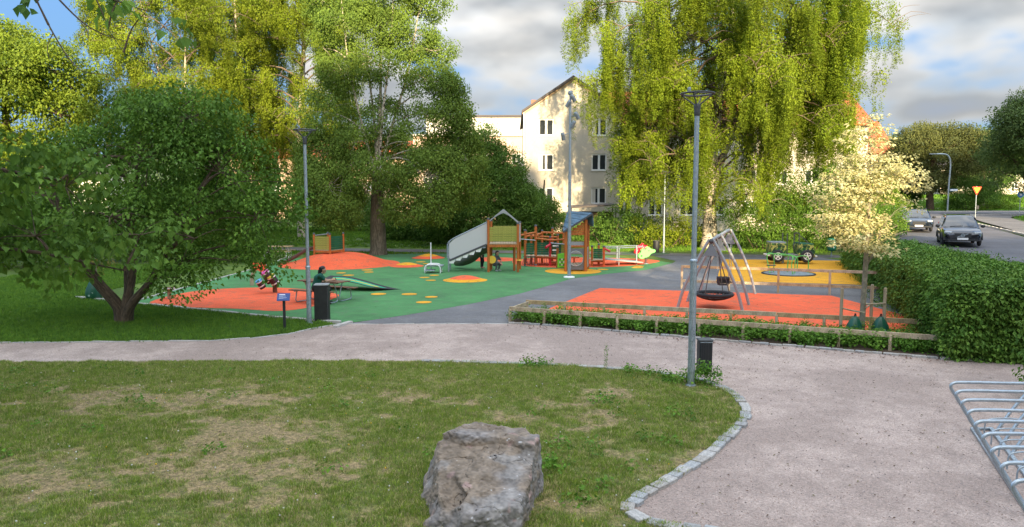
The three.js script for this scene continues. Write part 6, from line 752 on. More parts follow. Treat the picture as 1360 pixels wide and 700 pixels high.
{ const t = thing('spring_rider', 'bright green animal shaped spring rider on the orange rubber', 'spring rider', [7.72, 0.019, -41.0]); const s = new THREE.Shape(); s.moveTo(-0.46, 0.42); s.bezierCurveTo(-0.4, 0.28, -0.2, 0.26, -0.1, 0.36); s.bezierCurveTo(0.05, 0.4, 0.14, 0.4, 0.2, 0.55); s.bezierCurveTo(0.3, 0.66, 0.46, 0.62, 0.5, 0.74); s.bezierCurveTo(0.5, 0.86, 0.36, 0.82, 0.3, 0.84); s.bezierCurveTo(0.2, 0.88, 0.16, 1.0, 0.04, 0.98); s.bezierCurveTo(-0.04, 0.94, -0.02, 0.84, -0.1, 0.82); s.bezierCurveTo(-0.2, 0.92, -0.34, 0.86, -0.32, 0.72); s.bezierCurveTo(-0.34, 0.6, -0.5, 0.55, -0.46, 0.42); const hh = new THREE.Path(); hh.absarc(-0.3, 0.46, 0.05, 0, 6.3, true); s.holes.push(hh); for (const z of [-0.13, 0.13]) part('side_plate', plate(s, 0.03, 0.006).translate(0, 0, z), M.brightGreen, t); part('seat', rbox(0.3, 0.04, 0.24, 0.015, -0.06, 0.62, 0), M.darkGrey, t); part('handle', rod([0.12, 0.78, -0.28], [0.12, 0.78, 0.28], 0.018), M.darkGrey, t); const pts = []; for (let i = 0; i <= 90; i++) { const a = i / 90 * 6 * 2 * Math.PI; pts.push([Math.cos(a) * 0.09, 0.03 + i / 90 * 0.34, Math.sin(a) * 0.09]); } part('spring', tube(pts, 0.014, 6, 160), M.darkGrey, t); part('foot', new THREE.CylinderGeometry(0.13, 0.14, 0.03, 20).translate(0, 0.015, 0), M.galvDull, t); }
{ const t = thing('red_climber', 'shiny red rounded play seat on the grass beside the far lamp post', 'play seat', onLand(8.9, -48.8)); part('body', nets((x, y, z) => { let d = cap(x, y, z, [-0.38, 0.12, 0], [-0.24, 0.42, 0], 0.2, 0.17); d = smin(d, cap(x, y, z, [0.38, 0.12, 0], [0.24, 0.42, 0], 0.2, 0.17), 0.1); d = smin(d, cap(x, y, z, [-0.2, 0.42, 0], [0.2, 0.42, 0], 0.18, 0.18), 0.1); d = smin(d, cap(x, y, z, [0, 0.5, 0], [0, 0.66, 0.05], 0.13, 0.1), 0.08); return d; }, [-0.7, -0.12, -0.3], [0.7, 0.85, 0.3], 0.035), phys([0.62, 0.015, 0.03], 0.3, { clearcoat: 0.5 }), t); part('mat', new THREE.CylinderGeometry(1.3, 1.3, 0.02, 32).scale(1.3, 1, 0.9).translate(0.2, 0.015, 0), std([0.05, 0.11, 0.05], 0.95), t); }
{ // play deck on the mound
  const t = thing('play_deck', 'small wooden play deck with a lime and a green panel on the orange mound', 'play deck', [0, 0, 0]), P1 = [-11.25, -40.6], P2 = [-10.25, -40.2], P3 = [-9.75, -41.3], P4 = [-10.75, -41.7]; for (const p of [P1, P2, P3, P4]) post(t, ...p, 1.78, M.honey, 0.06, 0.4);
  boardWall(t, [P1[0] + 0.06, P1[1] + 0.03], [P2[0] - 0.06, P2[1] - 0.03], 0.86, 1.62, 6, M.lime); boardWall(t, [P2[0] + 0.03, P2[1] - 0.07], [P3[0] - 0.03, P3[1] + 0.07], 0.86, 1.62, 6, M.playGreen); part('deck_beam', [bar([P1[0], 0.76, P1[1]], [P2[0], 0.76, P2[1]], 0.05, 0.12), bar([P2[0], 0.76, P2[1]], [P3[0], 0.76, P3[1]], 0.05, 0.12)], M.honey, t); for (let k = 0; k < 6; k++) { const u = (k + 0.5) / 6, a = [lerp(P1[0], P2[0], u), lerp(P1[1], P2[1], u)], b = [lerp(P4[0], P3[0], u), lerp(P4[1], P3[1], u)]; part('deck_plank', bar([a[0], 0.83, a[1]], [b[0], 0.83, b[1]], 0.16, 0.035), M.timber, t); } log(t, [P1[0], 1.66, P1[1]], [P4[0], 1.7, P4[1]], 0.035, M.galv, 'steel_rail');
  part('slide', loft(Array.from({ length: 13 }, (_, i) => { const u = i / 12, x = lerp(-11.3, -13.1, u), y = lerp(0.86, 0.06, ss(0, 1, u)), z = lerp(-41.1, -40.4, u); return [[x, y + 0.18, z + 0.34], [x, y + 0.02, z + 0.3], [x, y, z], [x, y + 0.02, z - 0.3], [x, y + 0.18, z - 0.34]]; })), std([0.15, 0.155, 0.165], 0.65), t); }
// ------------------------------------------------------------------ swing
{
  const t = thing('nest_swing', 'grey arched steel swing frame with a round black nest seat and a toddler seat', 'swing', [0, 0.015, 0]);
  const ax = [6.5, -23.3], az = [8.55, -28.2], L = Math.hypot(az[0] - ax[0], az[1] - ax[1]), u = [(az[0] - ax[0]) / L, (az[1] - ax[1]) / L], v = [-u[1], u[0]], at = (s, w, y) => [ax[0] + u[0] * s + v[0] * w, y, ax[1] + u[1] * s + v[1] * w], H = s => 2.38 + 0.13 * s / L;
  for (const s of [0, 2.2, L]) { const h = H(s); for (const w of [-1, 1]) part('leg', tube([at(s, w * 0.06, h), at(s, w * 0.22, h * 0.88), at(s, w * 0.58, h * 0.58), at(s, w * 0.86, h * 0.3), at(s, w * 1.06, 0)], 0.05, 10, 36), M.steelPaint, t); const c = at(s, 0, h * 0.98), tri = k => [at(s + k, -0.26, h * 0.775), at(s + k, 0.26, h * 0.775), at(s + k, 0, h * 0.97)], g = loft([...tri(0.015), ...[]].map((p, i) => [p, tri(-0.015)[i]]).concat([[tri(0.015)[0], tri(-0.015)[0]]])), f = new THREE.BufferGeometry(); f.setAttribute('position', new THREE.Float32BufferAttribute([...tri(0.015), ...tri(-0.015)].flat(), 3)); f.computeVertexNormals(); part('gusset', [g, f], M.galvDull, t); part('apex_cap', new THREE.SphereGeometry(0.085, 14, 10).translate(...c), M.darkGrey, t); }
  part('top_beam', rod(at(0, 0, H(0) - 0.02), at(L, 0, H(L) - 0.02), 0.055, 0.055, 12), M.steelPaint, t);
  const nest = new THREE.Group(); nest.name = 'nest_seat'; t.add(nest); const nc = at(1.1, 0.0, 0.46); part('rim', new THREE.TorusGeometry(0.6, 0.065, 12, 40).rotateX(Math.PI / 2).translate(...nc), M.rubberBlack, nest);
  { const g = []; for (let k = -5; k <= 5; k++) { const o = k * 0.105, e = Math.sqrt(Math.max(0, 0.3364 - o * o)), f = (p, q) => 0.46 - 0.22 * (1 - (p * p + q * q) / 0.3364); g.push(tube([-1, -0.5, 0, 0.5, 1].map(m => [nc[0] + o, f(o, m * e), nc[2] + m * e]), 0.012, 5, 12), tube([-1, -0.5, 0, 0.5, 1].map(m => [nc[0] + m * e, f(m * e, o), nc[2] + o]), 0.012, 5, 12)); } part('net', g, M.rope, nest); part('net_belly', new THREE.SphereGeometry(0.9, 24, 8, 0, 6.284, Math.PI * 0.78, Math.PI * 0.22).scale(1, 0.62, 1).translate(nc[0], 0.8, nc[2]), M.rubberBlack, nest); }
  for (const [du, dv] of [[-0.42, -0.42], [0.42, -0.42], [-0.42, 0.42], [0.42, 0.42]]) part('rope', rod([nc[0] + du, 0.5, nc[2] + dv], at(1.1 + (Math.abs(du) ? (dv > 0 ? -0.35 : 0.35) : 0), 0, H(1) - 0.06), 0.016, 0.016, 6), M.rope, nest);
  const sc = at(3.75, 0, 0.62), seat = new THREE.Group(); seat.name = 'toddler_seat'; t.add(seat); part('bucket', [rbox(0.36, 0.05, 0.3, 0.02, sc[0], 0.5, sc[2]), rbox(0.4, 0.26, 0.05, 0.02, sc[0], 0.66, sc[2] - 0.16), rbox(0.4, 0.09, 0.05, 0.02, sc[0], 0.74, sc[2] + 0.16), rbox(0.05, 0.26, 0.32, 0.02, sc[0] - 0.18, 0.66, sc[2]), rbox(0.05, 0.26, 0.32, 0.02, sc[0] + 0.18, 0.66, sc[2])], M.rubberBlack, seat); for (const d of [-0.2, 0.2]) part('chain', rod([sc[0] + d, 0.78, sc[2]], [sc[0] + d * 1.3, H(3.7) - 0.06, sc[2]], 0.012, 0.012, 6), M.galvDull, seat);
  const s2 = at(4.6, 0, 0.5), flatSeat = new THREE.Group(); flatSeat.name = 'flat_seat'; t.add(flatSeat); part('seat_board', rbox(0.46, 0.05, 0.2, 0.02, s2[0], 0.5, s2[2]), M.rubberBlack, flatSeat); for (const d of [-0.2, 0.2]) part('chain', rod([s2[0] + d, 0.52, s2[2]], [s2[0] + d, H(4.6) - 0.06, s2[2]], 0.012, 0.012, 6), M.galvDull, flatSeat);
}
// ------------------------------------------------------------------ roundabout and toy jeep
{ const t = thing('roundabout', 'flat grey roundabout disc with bright green tube rails in the yellow rubber', 'roundabout', [13.75, 0.016, -35.4]); part('disc', lathe([[0, 0.05], [1.1, 0.05], [1.18, 0.03], [1.2, 0.0]], 48), M.galvDull, t); part('rim', lathe([[1.18, 0.045], [1.27, 0.04], [1.28, 0.0]], 48), M.rubberBlack, t);
  for (const [pts] of [[[[-0.95, 0.05, 0.1], [-1.05, 0.8, -0.1], [-1.02, 0.98, -0.12], [-0.7, 0.98, -0.3], [-0.62, 0.6, -0.3], [-0.62, 0.05, -0.35]]], [[[0.2, 0.05, 0.3], [0.22, 0.6, 0.26], [0.3, 0.84, 0.2], [0.9, 0.86, -0.05], [1.0, 0.7, -0.08], [1.02, 0.05, -0.1]]], [[[-0.05, 0.05, 0.7], [-0.1, 0.5, 0.62], [0.0, 0.86, 0.5], [0.05, 0.9, -0.2], [0.1, 0.6, -0.35], [0.1, 0.05, -0.4]]], [[[-1.0, 0.98, -0.12], [-0.4, 1.0, -0.05], [0.3, 0.84, 0.2]]], [[[0.7, 0.05, -0.7], [0.7, 0.7, -0.7], [0.5, 0.85, -0.6], [-0.5, 0.9, -0.5]]]]) part('rail', tube(pts, 0.025, 8, 40), M.tubeGreen, t); part('seat', rbox(0.42, 0.04, 0.26, 0.015, -0.84, 0.42, -0.1), M.darkGrey, t); part('seat_bracket', [rod([-1.02, 0.4, -0.05], [-0.62, 0.4, -0.3], 0.02)], M.tubeGreen, t); }
{ const texCamo = tex(256, (u, v, o) => { const a = pnoise(u * 7, v * 7, 7, 401) * 0.6 + pnoise(u * 18, v * 18, 18, 402) * 0.4, b = pnoise(u * 8, v * 8, 8, 403) * 0.6 + pnoise(u * 21, v * 21, 21, 404) * 0.4; const c = a > 0.56 ? [0.10, 0.26, 0.14] : b > 0.54 ? [0.72, 0.70, 0.38] : a < 0.4 ? [0.30, 0.50, 0.18] : [0.14, 0.38, 0.20]; o[0] = c[0]; o[1] = c[1]; o[2] = c[2]; }), camo = std([1, 1, 1], 0.6, { map: rep(texCamo, 0.7) }), dg = std([0.012, 0.13, 0.085], 0.5);
  const t = thing('toy_jeep', 'play jeep with camouflage panels and black wheels behind the roundabout', 'play vehicle', [16.1, 0.016, -41.3], -0.08); part('rear_body', boxUV(flat(plate([[-1.22, 0.42], [-0.4, 0.42], [-0.4, 1.12], [-0.5, 1.18], [-1.22, 1.18]], 1.0, 0.02))), camo, t); part('front_body', boxUV(flat(plate([[0.34, 0.42], [1.2, 0.42], [1.22, 0.7], [1.1, 1.1], [0.4, 1.16], [0.34, 1.05]], 1.0, 0.02))), camo, t, 'camouflage bonnet with a green top'); part('bonnet', rbox(0.8, 0.05, 1.02, 0.02, 0.76, 1.17, 0, 0, 0, -0.06), dg, t); part('tailboard', rbox(0.84, 0.1, 1.02, 0.02, -0.81, 1.22, 0), M.galvDull, t);
  part('chassis', [box(2.3, 0.1, 0.8, 0, 0.42, 0), box(0.8, 0.06, 0.9, -0.02, 0.52, 0)], M.galvDull, t); part('bumper', [rbox(0.12, 0.1, 1.0, 0.03, -1.32, 0.5, 0), rbox(0.12, 0.1, 1.0, 0.03, 1.32, 0.45, 0)], M.whitePaint, t); for (const x of [-0.3, 0.36]) for (const z of [-0.45, 0.45]) part('roll_bar', rod([x, 0.5, z], [x - 0.02, 1.75, z], 0.03), M.darkGrey, t); part('windscreen_bar', [rod([0.36, 1.75, -0.45], [0.36, 1.75, 0.45], 0.03), rod([0.36, 1.65, 0.45], [0.9, 1.2, 0.45], 0.02)], M.darkGrey, t); part('steering_wheel', new THREE.TorusGeometry(0.16, 0.02, 8, 20).rotateY(1.2).translate(0.15, 1.0, 0.1), M.darkGrey, t); part('support', [rod([-0.4, 0, 0], [-0.4, 0.42, 0], 0.07), rod([0.4, 0, 0], [0.4, 0.42, 0], 0.07)], M.galvDull, t);
  for (const [x, z] of [[-0.85, 0.56], [0.78, 0.56], [-0.85, -0.56], [0.78, -0.56]]) { const w = new THREE.Group(); w.name = 'wheel'; w.position.set(x, 0.46, z); w.rotation.x = z < 0 ? Math.PI : 0; t.add(w); part('tyre', new THREE.TorusGeometry(0.27, 0.1, 12, 30), M.rubberBlack, w); part('rim', [new THREE.TorusGeometry(0.2, 0.02, 8, 26).translate(0, 0, 0.07), new THREE.CylinderGeometry(0.06, 0.06, 0.05, 16).rotateX(Math.PI / 2).translate(0, 0, 0.07), ...loop(5, k => box(0.055, 0.16, 0.03, 0, 0.115, 0.07).applyMatrix4(new THREE.Matrix4().makeRotationZ(k * 1.2566)))], M.whitePaint, w); part('hub', new THREE.CylinderGeometry(0.2, 0.2, 0.03, 24).rotateX(Math.PI / 2).translate(0, 0, 0.03), M.darkGrey, w); } }

// ------------------------------------------------------------------ boulder
{
  const planes = [];   // half spaces: normal, distance from the boulder's middle
  const mid = [-0.35, 0.3, -8.7], add = (nx, ny, nz, px, py, pz) => { const l = Math.hypot(nx, ny, nz); planes.push([nx / l, ny / l, nz / l, (nx * (px - mid[0]) + ny * (py - mid[1]) + nz * (pz - mid[2])) / l]); };
  add(0.04, 1, 0.06, -0.2, 0.80, -9.2); add(0.08, 0.22, 1, -0.2, 0.25, -7.86); add(0.975, 0.06, 0.215, 0.34, 0.4, -9.0); add(0.02, 0.28, -1, 0, 0.6, -9.55); add(0.72, 0.2, -0.7, 0.3, 0.5, -9.35); add(-0.94, 0.34, 0.2, -0.94, 0.36, -8.7); add(-0.75, 0.3, 0.62, -0.72, 0.2, -8.02); add(-0.7, 0.35, -0.65, -0.78, 0.5, -9.4); add(0.6, 0.5, 0.6, 0.12, 0.34, -8.0); add(0, -1, 0, 0, -0.25, 0);
  const slope = (X, Z) => 0.35 + 0.30 * (-7.95 - Z) + 0.02 * Math.sin(X * 5 + Z * 4) + 0.06 * (X + 0.2);
  const f = (X, Y, Z) => {
    const x = X - mid[0], y = Y - mid[1], z = Z - mid[2]; let d = -9; for (const [a, b, c, e] of planes) { const v = a * x + b * y + c * z - e; d = d < -8 ? v : -smin(-d, -v, 0.03); }
    // the rear rim stands proud of the sloping top
    const rim = -9.02 + 0.22 * (X + 0.3) + 0.03 * Math.sin(X * 9), tread = Math.max(rim - Z, slope(X, Z) - Y); d = -smin(-d, tread, 0.025);
    // broken out notch with a spur beside it
    const n1 = cap(X, Y, Z, [-0.98, 0.78, -8.75], [-0.66, 0.36, -8.12], 0.2, 0.13); d = -smin(-d, n1 * 0.9, 0.02);
    d = smin(d, cap(X, Y, Z, [-1.02, 0.0, -8.85], [-0.90, 0.26, -8.75], 0.13, 0.07), 0.04); d = smin(d, cap(X, Y, Z, [-0.86, 0.0, -8.1], [-0.72, 0.14, -8.05], 0.12, 0.09), 0.04);
    if (d > 0.16 || d < -0.16) return d; const cr = Math.abs(fbm(X * 2.6 + 4, Y * 2.6, Z * 2.6, 3) - 0.5); d += (fbm(X * 3.1, Y * 3.1, Z * 3.1, 4) - 0.5) * 0.12 + (fbm(X * 11, Y * 14, Z * 11, 3) - 0.5) * 0.05 + (cr < 0.012 ? 0.012 - cr : 0) * 1.6 + (noise3(X * 45, Y * 45, Z * 45) - 0.5) * 0.010; return d; };
  const g = nets(f, [-1.35, -0.2, -9.85], [0.6, 1.0, -7.6], 0.0135), p = g.attributes.position, n = g.attributes.normal, col = [];
  for (let i = 0; i < p.count; i++) { const x = p.getX(i), y = p.getY(i), z = p.getZ(i), a = fbm(x * 2.4, y * 2.4, z * 2.4, 4), b = fbm(x * 9, y * 9, z * 9, 3), c = noise3(x * 34, y * 34, z * 34), q = fbm(x * 1.7 + 8, y * 2.2, z * 1.7, 3); let k = 0.40 + 0.85 * b + 0.5 * (c - 0.5); let r = 0.27, gg = 0.24, bb = 0.22; const brown = ss(0.46, 0.62, q), lich = ss(0.56, 0.66, a); r = lerp(r, 0.27, brown); gg = lerp(gg, 0.21, brown); bb = lerp(bb, 0.155, brown); r = lerp(r, 0.31, lich * 0.8); gg = lerp(gg, 0.285, lich * 0.8); bb = lerp(bb, 0.262, lich * 0.8); const pk = ss(0.66, 0.74, fbm(x * 4 + 5, y * 4, z * 4 + 2, 3)); r = lerp(r, 0.42, pk); gg = lerp(gg, 0.29, pk); bb = lerp(bb, 0.25, pk); if (c > 0.93 && a > 0.47) { r = gg = bb = 0.6; k = 1; } col.push(r * k, gg * k, bb * k); }
  g.setAttribute('color', new THREE.Float32BufferAttribute(col, 3)); g.scale(1, 0.92, 1).translate(0, 0, 0.27); const m = mesh('boulder', g, std([1, 1, 1], 0.9, { vertexColors: true })); tag(m, 'big grey brown granite boulder lying in the front lawn', 'boulder');
}
// ------------------------------------------------------------------ cars: length along z, front towards +z

function car(name, label, pos, turn, paint, o = {}) {
  const t = thing(name, label, 'car', pos, turn, 'cars parked along the hedge'), L = o.L || 4.7, W = (o.W || 1.9) / 2, Hh = o.H || 1.62;
  // lower body: stations from tail to nose: z, bottom, shoulder height, half width
  const st = [[-0.5, 0.42, 0.86, 0.80], [-0.485, 0.34, 0.98, 0.90], [-0.40, 0.28, 1.02, 0.98], [-0.2, 0.24, 0.99, 1.0], [0.0, 0.24, 0.97, 1.0], [0.14, 0.24, 0.96, 1.0], [0.22, 0.24, 0.98, 0.99], [0.32, 0.25, 0.94, 0.97], [0.42, 0.26, 0.87, 0.93], [0.475, 0.28, 0.78, 0.86], [0.497, 0.34, 0.66, 0.78], [0.5, 0.42, 0.6, 0.72]];
  const rows = st.map(([f, b, s, w]) => { const z = f * L, x = w * W, k = s * Hh / 1.62; return [[-x * 0.80, b, z], [-x * 0.97, b + 0.08, z], [-x, b + 0.26, z], [-x, k * 0.72, z], [-x * 0.965, k - 0.06, z], [-x * 0.9, k, z], [-x * 0.45, k + 0.03, z], [0, k + 0.04, z], [x * 0.45, k + 0.03, z], [x * 0.9, k, z], [x * 0.965, k - 0.06, z], [x, k * 0.72, z], [x, b + 0.26, z], [x * 0.97, b + 0.08, z], [x * 0.80, b, z]]; });
  const fan = r => { const P = []; for (let i = 1; i < r.length - 1; i++) P.push(...r[0], ...r[i], ...r[i + 1]); const g = new THREE.BufferGeometry(); g.setAttribute('position', new THREE.Float32BufferAttribute(P, 3)); g.computeVertexNormals(); return g; };
  part('body', [loft(rows), fan(rows[0]), fan(rows[rows.length - 1])], paint, t);
  // cabin: waist ring and roof ring
  const y0 = 0.95 * Hh / 1.62, cab = [[-0.47, 0.0], [-0.45, 0.35], [-0.40, 0.86], [-0.34, 0.97], [-0.2, 1.0], [-0.02, 0.98], [0.04, 0.9], [0.12, 0.5], [0.205, 0.0]], cw = (f, h) => W * lerp(0.93, 0.70, h);
  const gr = cab.map(([f, h]) => { const z = f * L, y = y0 + h * (Hh - y0), x = cw(f, h), e = y0 + 0.0; return [[-W * 0.93, e, z], [-lerp(W * 0.93, x, 0.5), lerp(e, y, 0.5), z], [-x, y - 0.03 * h, z], [-x * 0.85, y, z], [0, y + 0.025 * h, z], [x * 0.85, y, z], [x, y - 0.03 * h, z], [lerp(W * 0.93, x, 0.5), lerp(e, y, 0.5), z], [W * 0.93, e, z]]; });
  part('cabin', loft(gr), paint, t);
  const quadOn = (a, b, c, d, th = 0.012) => { const v = [a, b, c, d].map(q => V(...q)), n = v[1].clone().sub(v[0]).cross(v[3].clone().sub(v[0])).normalize().multiplyScalar(th), rowsQ = [[v[0].clone().add(n), v[1].clone().add(n)], [v[3].clone().add(n), v[2].clone().add(n)]].map(r => r.map(q => q.toArray())); return loft(rowsQ); };
  const Z = f => f * L, yb = y0 + 0.05, yt = Hh - 0.07; const out = 0.012;
  { const r = []; for (let i = 0; i <= 6; i++) { const h = lerp(0.06, 0.88, i / 6), f = h < 0.5 ? lerp(0.205, 0.12, h / 0.5) : lerp(0.12, 0.043, (h - 0.5) / 0.4), w = cw(f, h) * 0.90, row = []; for (let j = 0; j <= 8; j++) { const q = j / 4 - 1; row.push([w * q, y0 + h * (Hh - y0) + 0.018, Z(f) + 0.05 * (1 - q * q) + 0.012]); } r.push(row); } part('windscreen', loft(r), M.carGlass, t); }
  part('rear_window', quadOn([-W * 0.7, y0 + 0.12, Z(-0.462) - out], [W * 0.7, y0 + 0.12, Z(-0.462) - out], [W * 0.6, yt - 0.1, Z(-0.412) - out], [-W * 0.6, yt - 0.1, Z(-0.412) - out]), M.carGlass, t);
  for (const s of [-1, 1]) { const X = h => s * (cw(0, h) + 0.012 + 0.02 * (1 - Math.abs(h - 0.4))); for (const [f0, f1, g0, g1] of [[0.145, -0.105, 0.055, -0.105], [-0.125, -0.33, -0.125, -0.32], [-0.345, -0.42, -0.335, -0.385]]) part('side_window', loft([[[X(0.1), yb + 0.02, Z(f0)], [X(0.1), yb + 0.02, Z(f1)]], [[X(0.5), lerp(yb, yt, 0.5), Z(lerp(f0, g0, 0.5))], [X(0.5), lerp(yb, yt, 0.5), Z(lerp(f1, g1, 0.5))]], [[X(0.86) , yt - 0.02, Z(g0)], [X(0.86), yt - 0.02, Z(g1)]]]), M.carGlass, t);
    part('mirror', [nets((x, y, z) => Math.hypot(x / 1.3, y, z * 1.2) - 0.09, [-0.18, -0.14, -0.14], [0.18, 0.14, 0.14], 0.03).translate(s * (W + 0.12), y0 + 0.1, Z(0.13))], M.black, t); part('sill', box(0.03, 0.14, L * 0.52, s * (W * 0.985), 0.3, 0), M.black, t); part('door_seam', [box(0.008, 0.6, 0.012, s * (W * 1.0 + 0.001), 0.64, Z(-0.115)), box(0.008, 0.6, 0.012, s * (W * 1.0 + 0.001), 0.62, Z(0.14))], M.black, t);
    const hl = new THREE.Group(); hl.name = 'headlight'; t.add(hl); part('lens', rbox(0.36, 0.13, 0.2, 0.04, s * W * 0.70, 0.74, Z(0.463), 0, s * 0.45, 0), M.carLens, hl); part('lamp_bar', rbox(0.26, 0.025, 0.03, 0.01, s * W * 0.68, 0.745, Z(0.485), 0, s * 0.45, 0), M.whitePaint, hl); part('fog_lamp', rbox(0.2, 0.06, 0.05, 0.02, s * W * 0.66, 0.43, Z(0.488), 0, s * 0.3, 0), M.galvDull, t); part('tail_light', rbox(0.08, 0.4, 0.1, 0.03, s * W * 0.86, 1.0, Z(-0.478)), M.red, t);
    for (const f of [0.305, -0.30]) { const w = new THREE.Group(); w.name = 'wheel'; w.position.set(s * (W - 0.11), 0.34, Z(f)); t.add(w); part('tyre', new THREE.TorusGeometry(0.255, 0.09, 12, 28).rotateY(Math.PI / 2), M.rubberBlack, w); part('rim', [new THREE.CylinderGeometry(0.22, 0.22, 0.1, 24).rotateZ(Math.PI / 2), ...loop(5, k => box(0.03, 0.2, 0.06, s * 0.065, 0.1, 0).applyMatrix4(new THREE.Matrix4().makeRotationX(k * 1.2566)))], M.galvDull, w); part('arch', new THREE.TorusGeometry(0.375, 0.035, 8, 20, Math.PI).rotateY(Math.PI / 2).translate(s * 0.1, 0.0, 0), M.black, w); } }
  part('grille', rbox(0.78, 0.24, 0.05, 0.02, 0, 0.60, Z(0.496)), M.black, t); part('bumper_trim', rbox(1.4, 0.12, 0.08, 0.03, 0, 0.36, Z(0.49)), M.black, t); part('number_plate', rbox(0.5, 0.11, 0.02, 0.006, 0, 0.42, Z(0.502) + 0.03), M.whitePaint, t);
  if (o.emblem) part('emblem', [bar([-0.26, 0.51, Z(0.496) + 0.035], [0.24, 0.69, Z(0.496) + 0.035], 0.012, 0.035), new THREE.TorusGeometry(0.075, 0.014, 8, 24).translate(0, 0.6, Z(0.496) + 0.038)], M.galv, t);
  part('roof_rail', [-1, 1].map(s => tube([[s * W * 0.66, Hh - 0.01, Z(-0.02)], [s * W * 0.67, Hh + 0.04, Z(-0.1)], [s * W * 0.67, Hh + 0.04, Z(-0.3)], [s * W * 0.64, Hh - 0.03, Z(-0.37)]], 0.016, 6, 16)), M.galvDull, t);
  part('wiper', [rod([-0.5, y0 + 0.09, Z(0.195) + 0.03], [0.1, y0 + 0.14, Z(0.187) + 0.06], 0.01), rod([0.15, y0 + 0.09, Z(0.195) + 0.06], [0.62, y0 + 0.14, Z(0.185) + 0.04], 0.01)], M.black, t);
  return t;
}
M.carGlass = phys([0.02, 0.03, 0.045], 0.04, { specularIntensity: 1, clearcoat: 1, clearcoatRoughness: 0.03 }); M.carLens = phys([0.45, 0.48, 0.52], 0.1, { clearcoat: 1 });
const paintOf = c => phys(c, 0.35, { metalness: 0.35, clearcoat: 1, clearcoatRoughness: 0.04 });
car('parked_car', 'dark blue black estate car with a slash and ring emblem beside the clipped hedge', onLand(25.1, -40.2, 0.05), -0.47, paintOf([0.012, 0.018, 0.03]), { emblem: true });
car('parked_car', 'dark blue car parked behind the car with the ring emblem', onLand(28.8, -51, 0.05), -0.44, paintOf([0.02, 0.035, 0.06]), { L: 4.5, W: 1.8, H: 1.5 });
car('parked_car', 'grey car mostly hidden by the cream leaved maple', onLand(30.4, -56.5, 0.05), -0.40, paintOf([0.25, 0.26, 0.27]), { L: 4.4, W: 1.8, H: 1.48 });
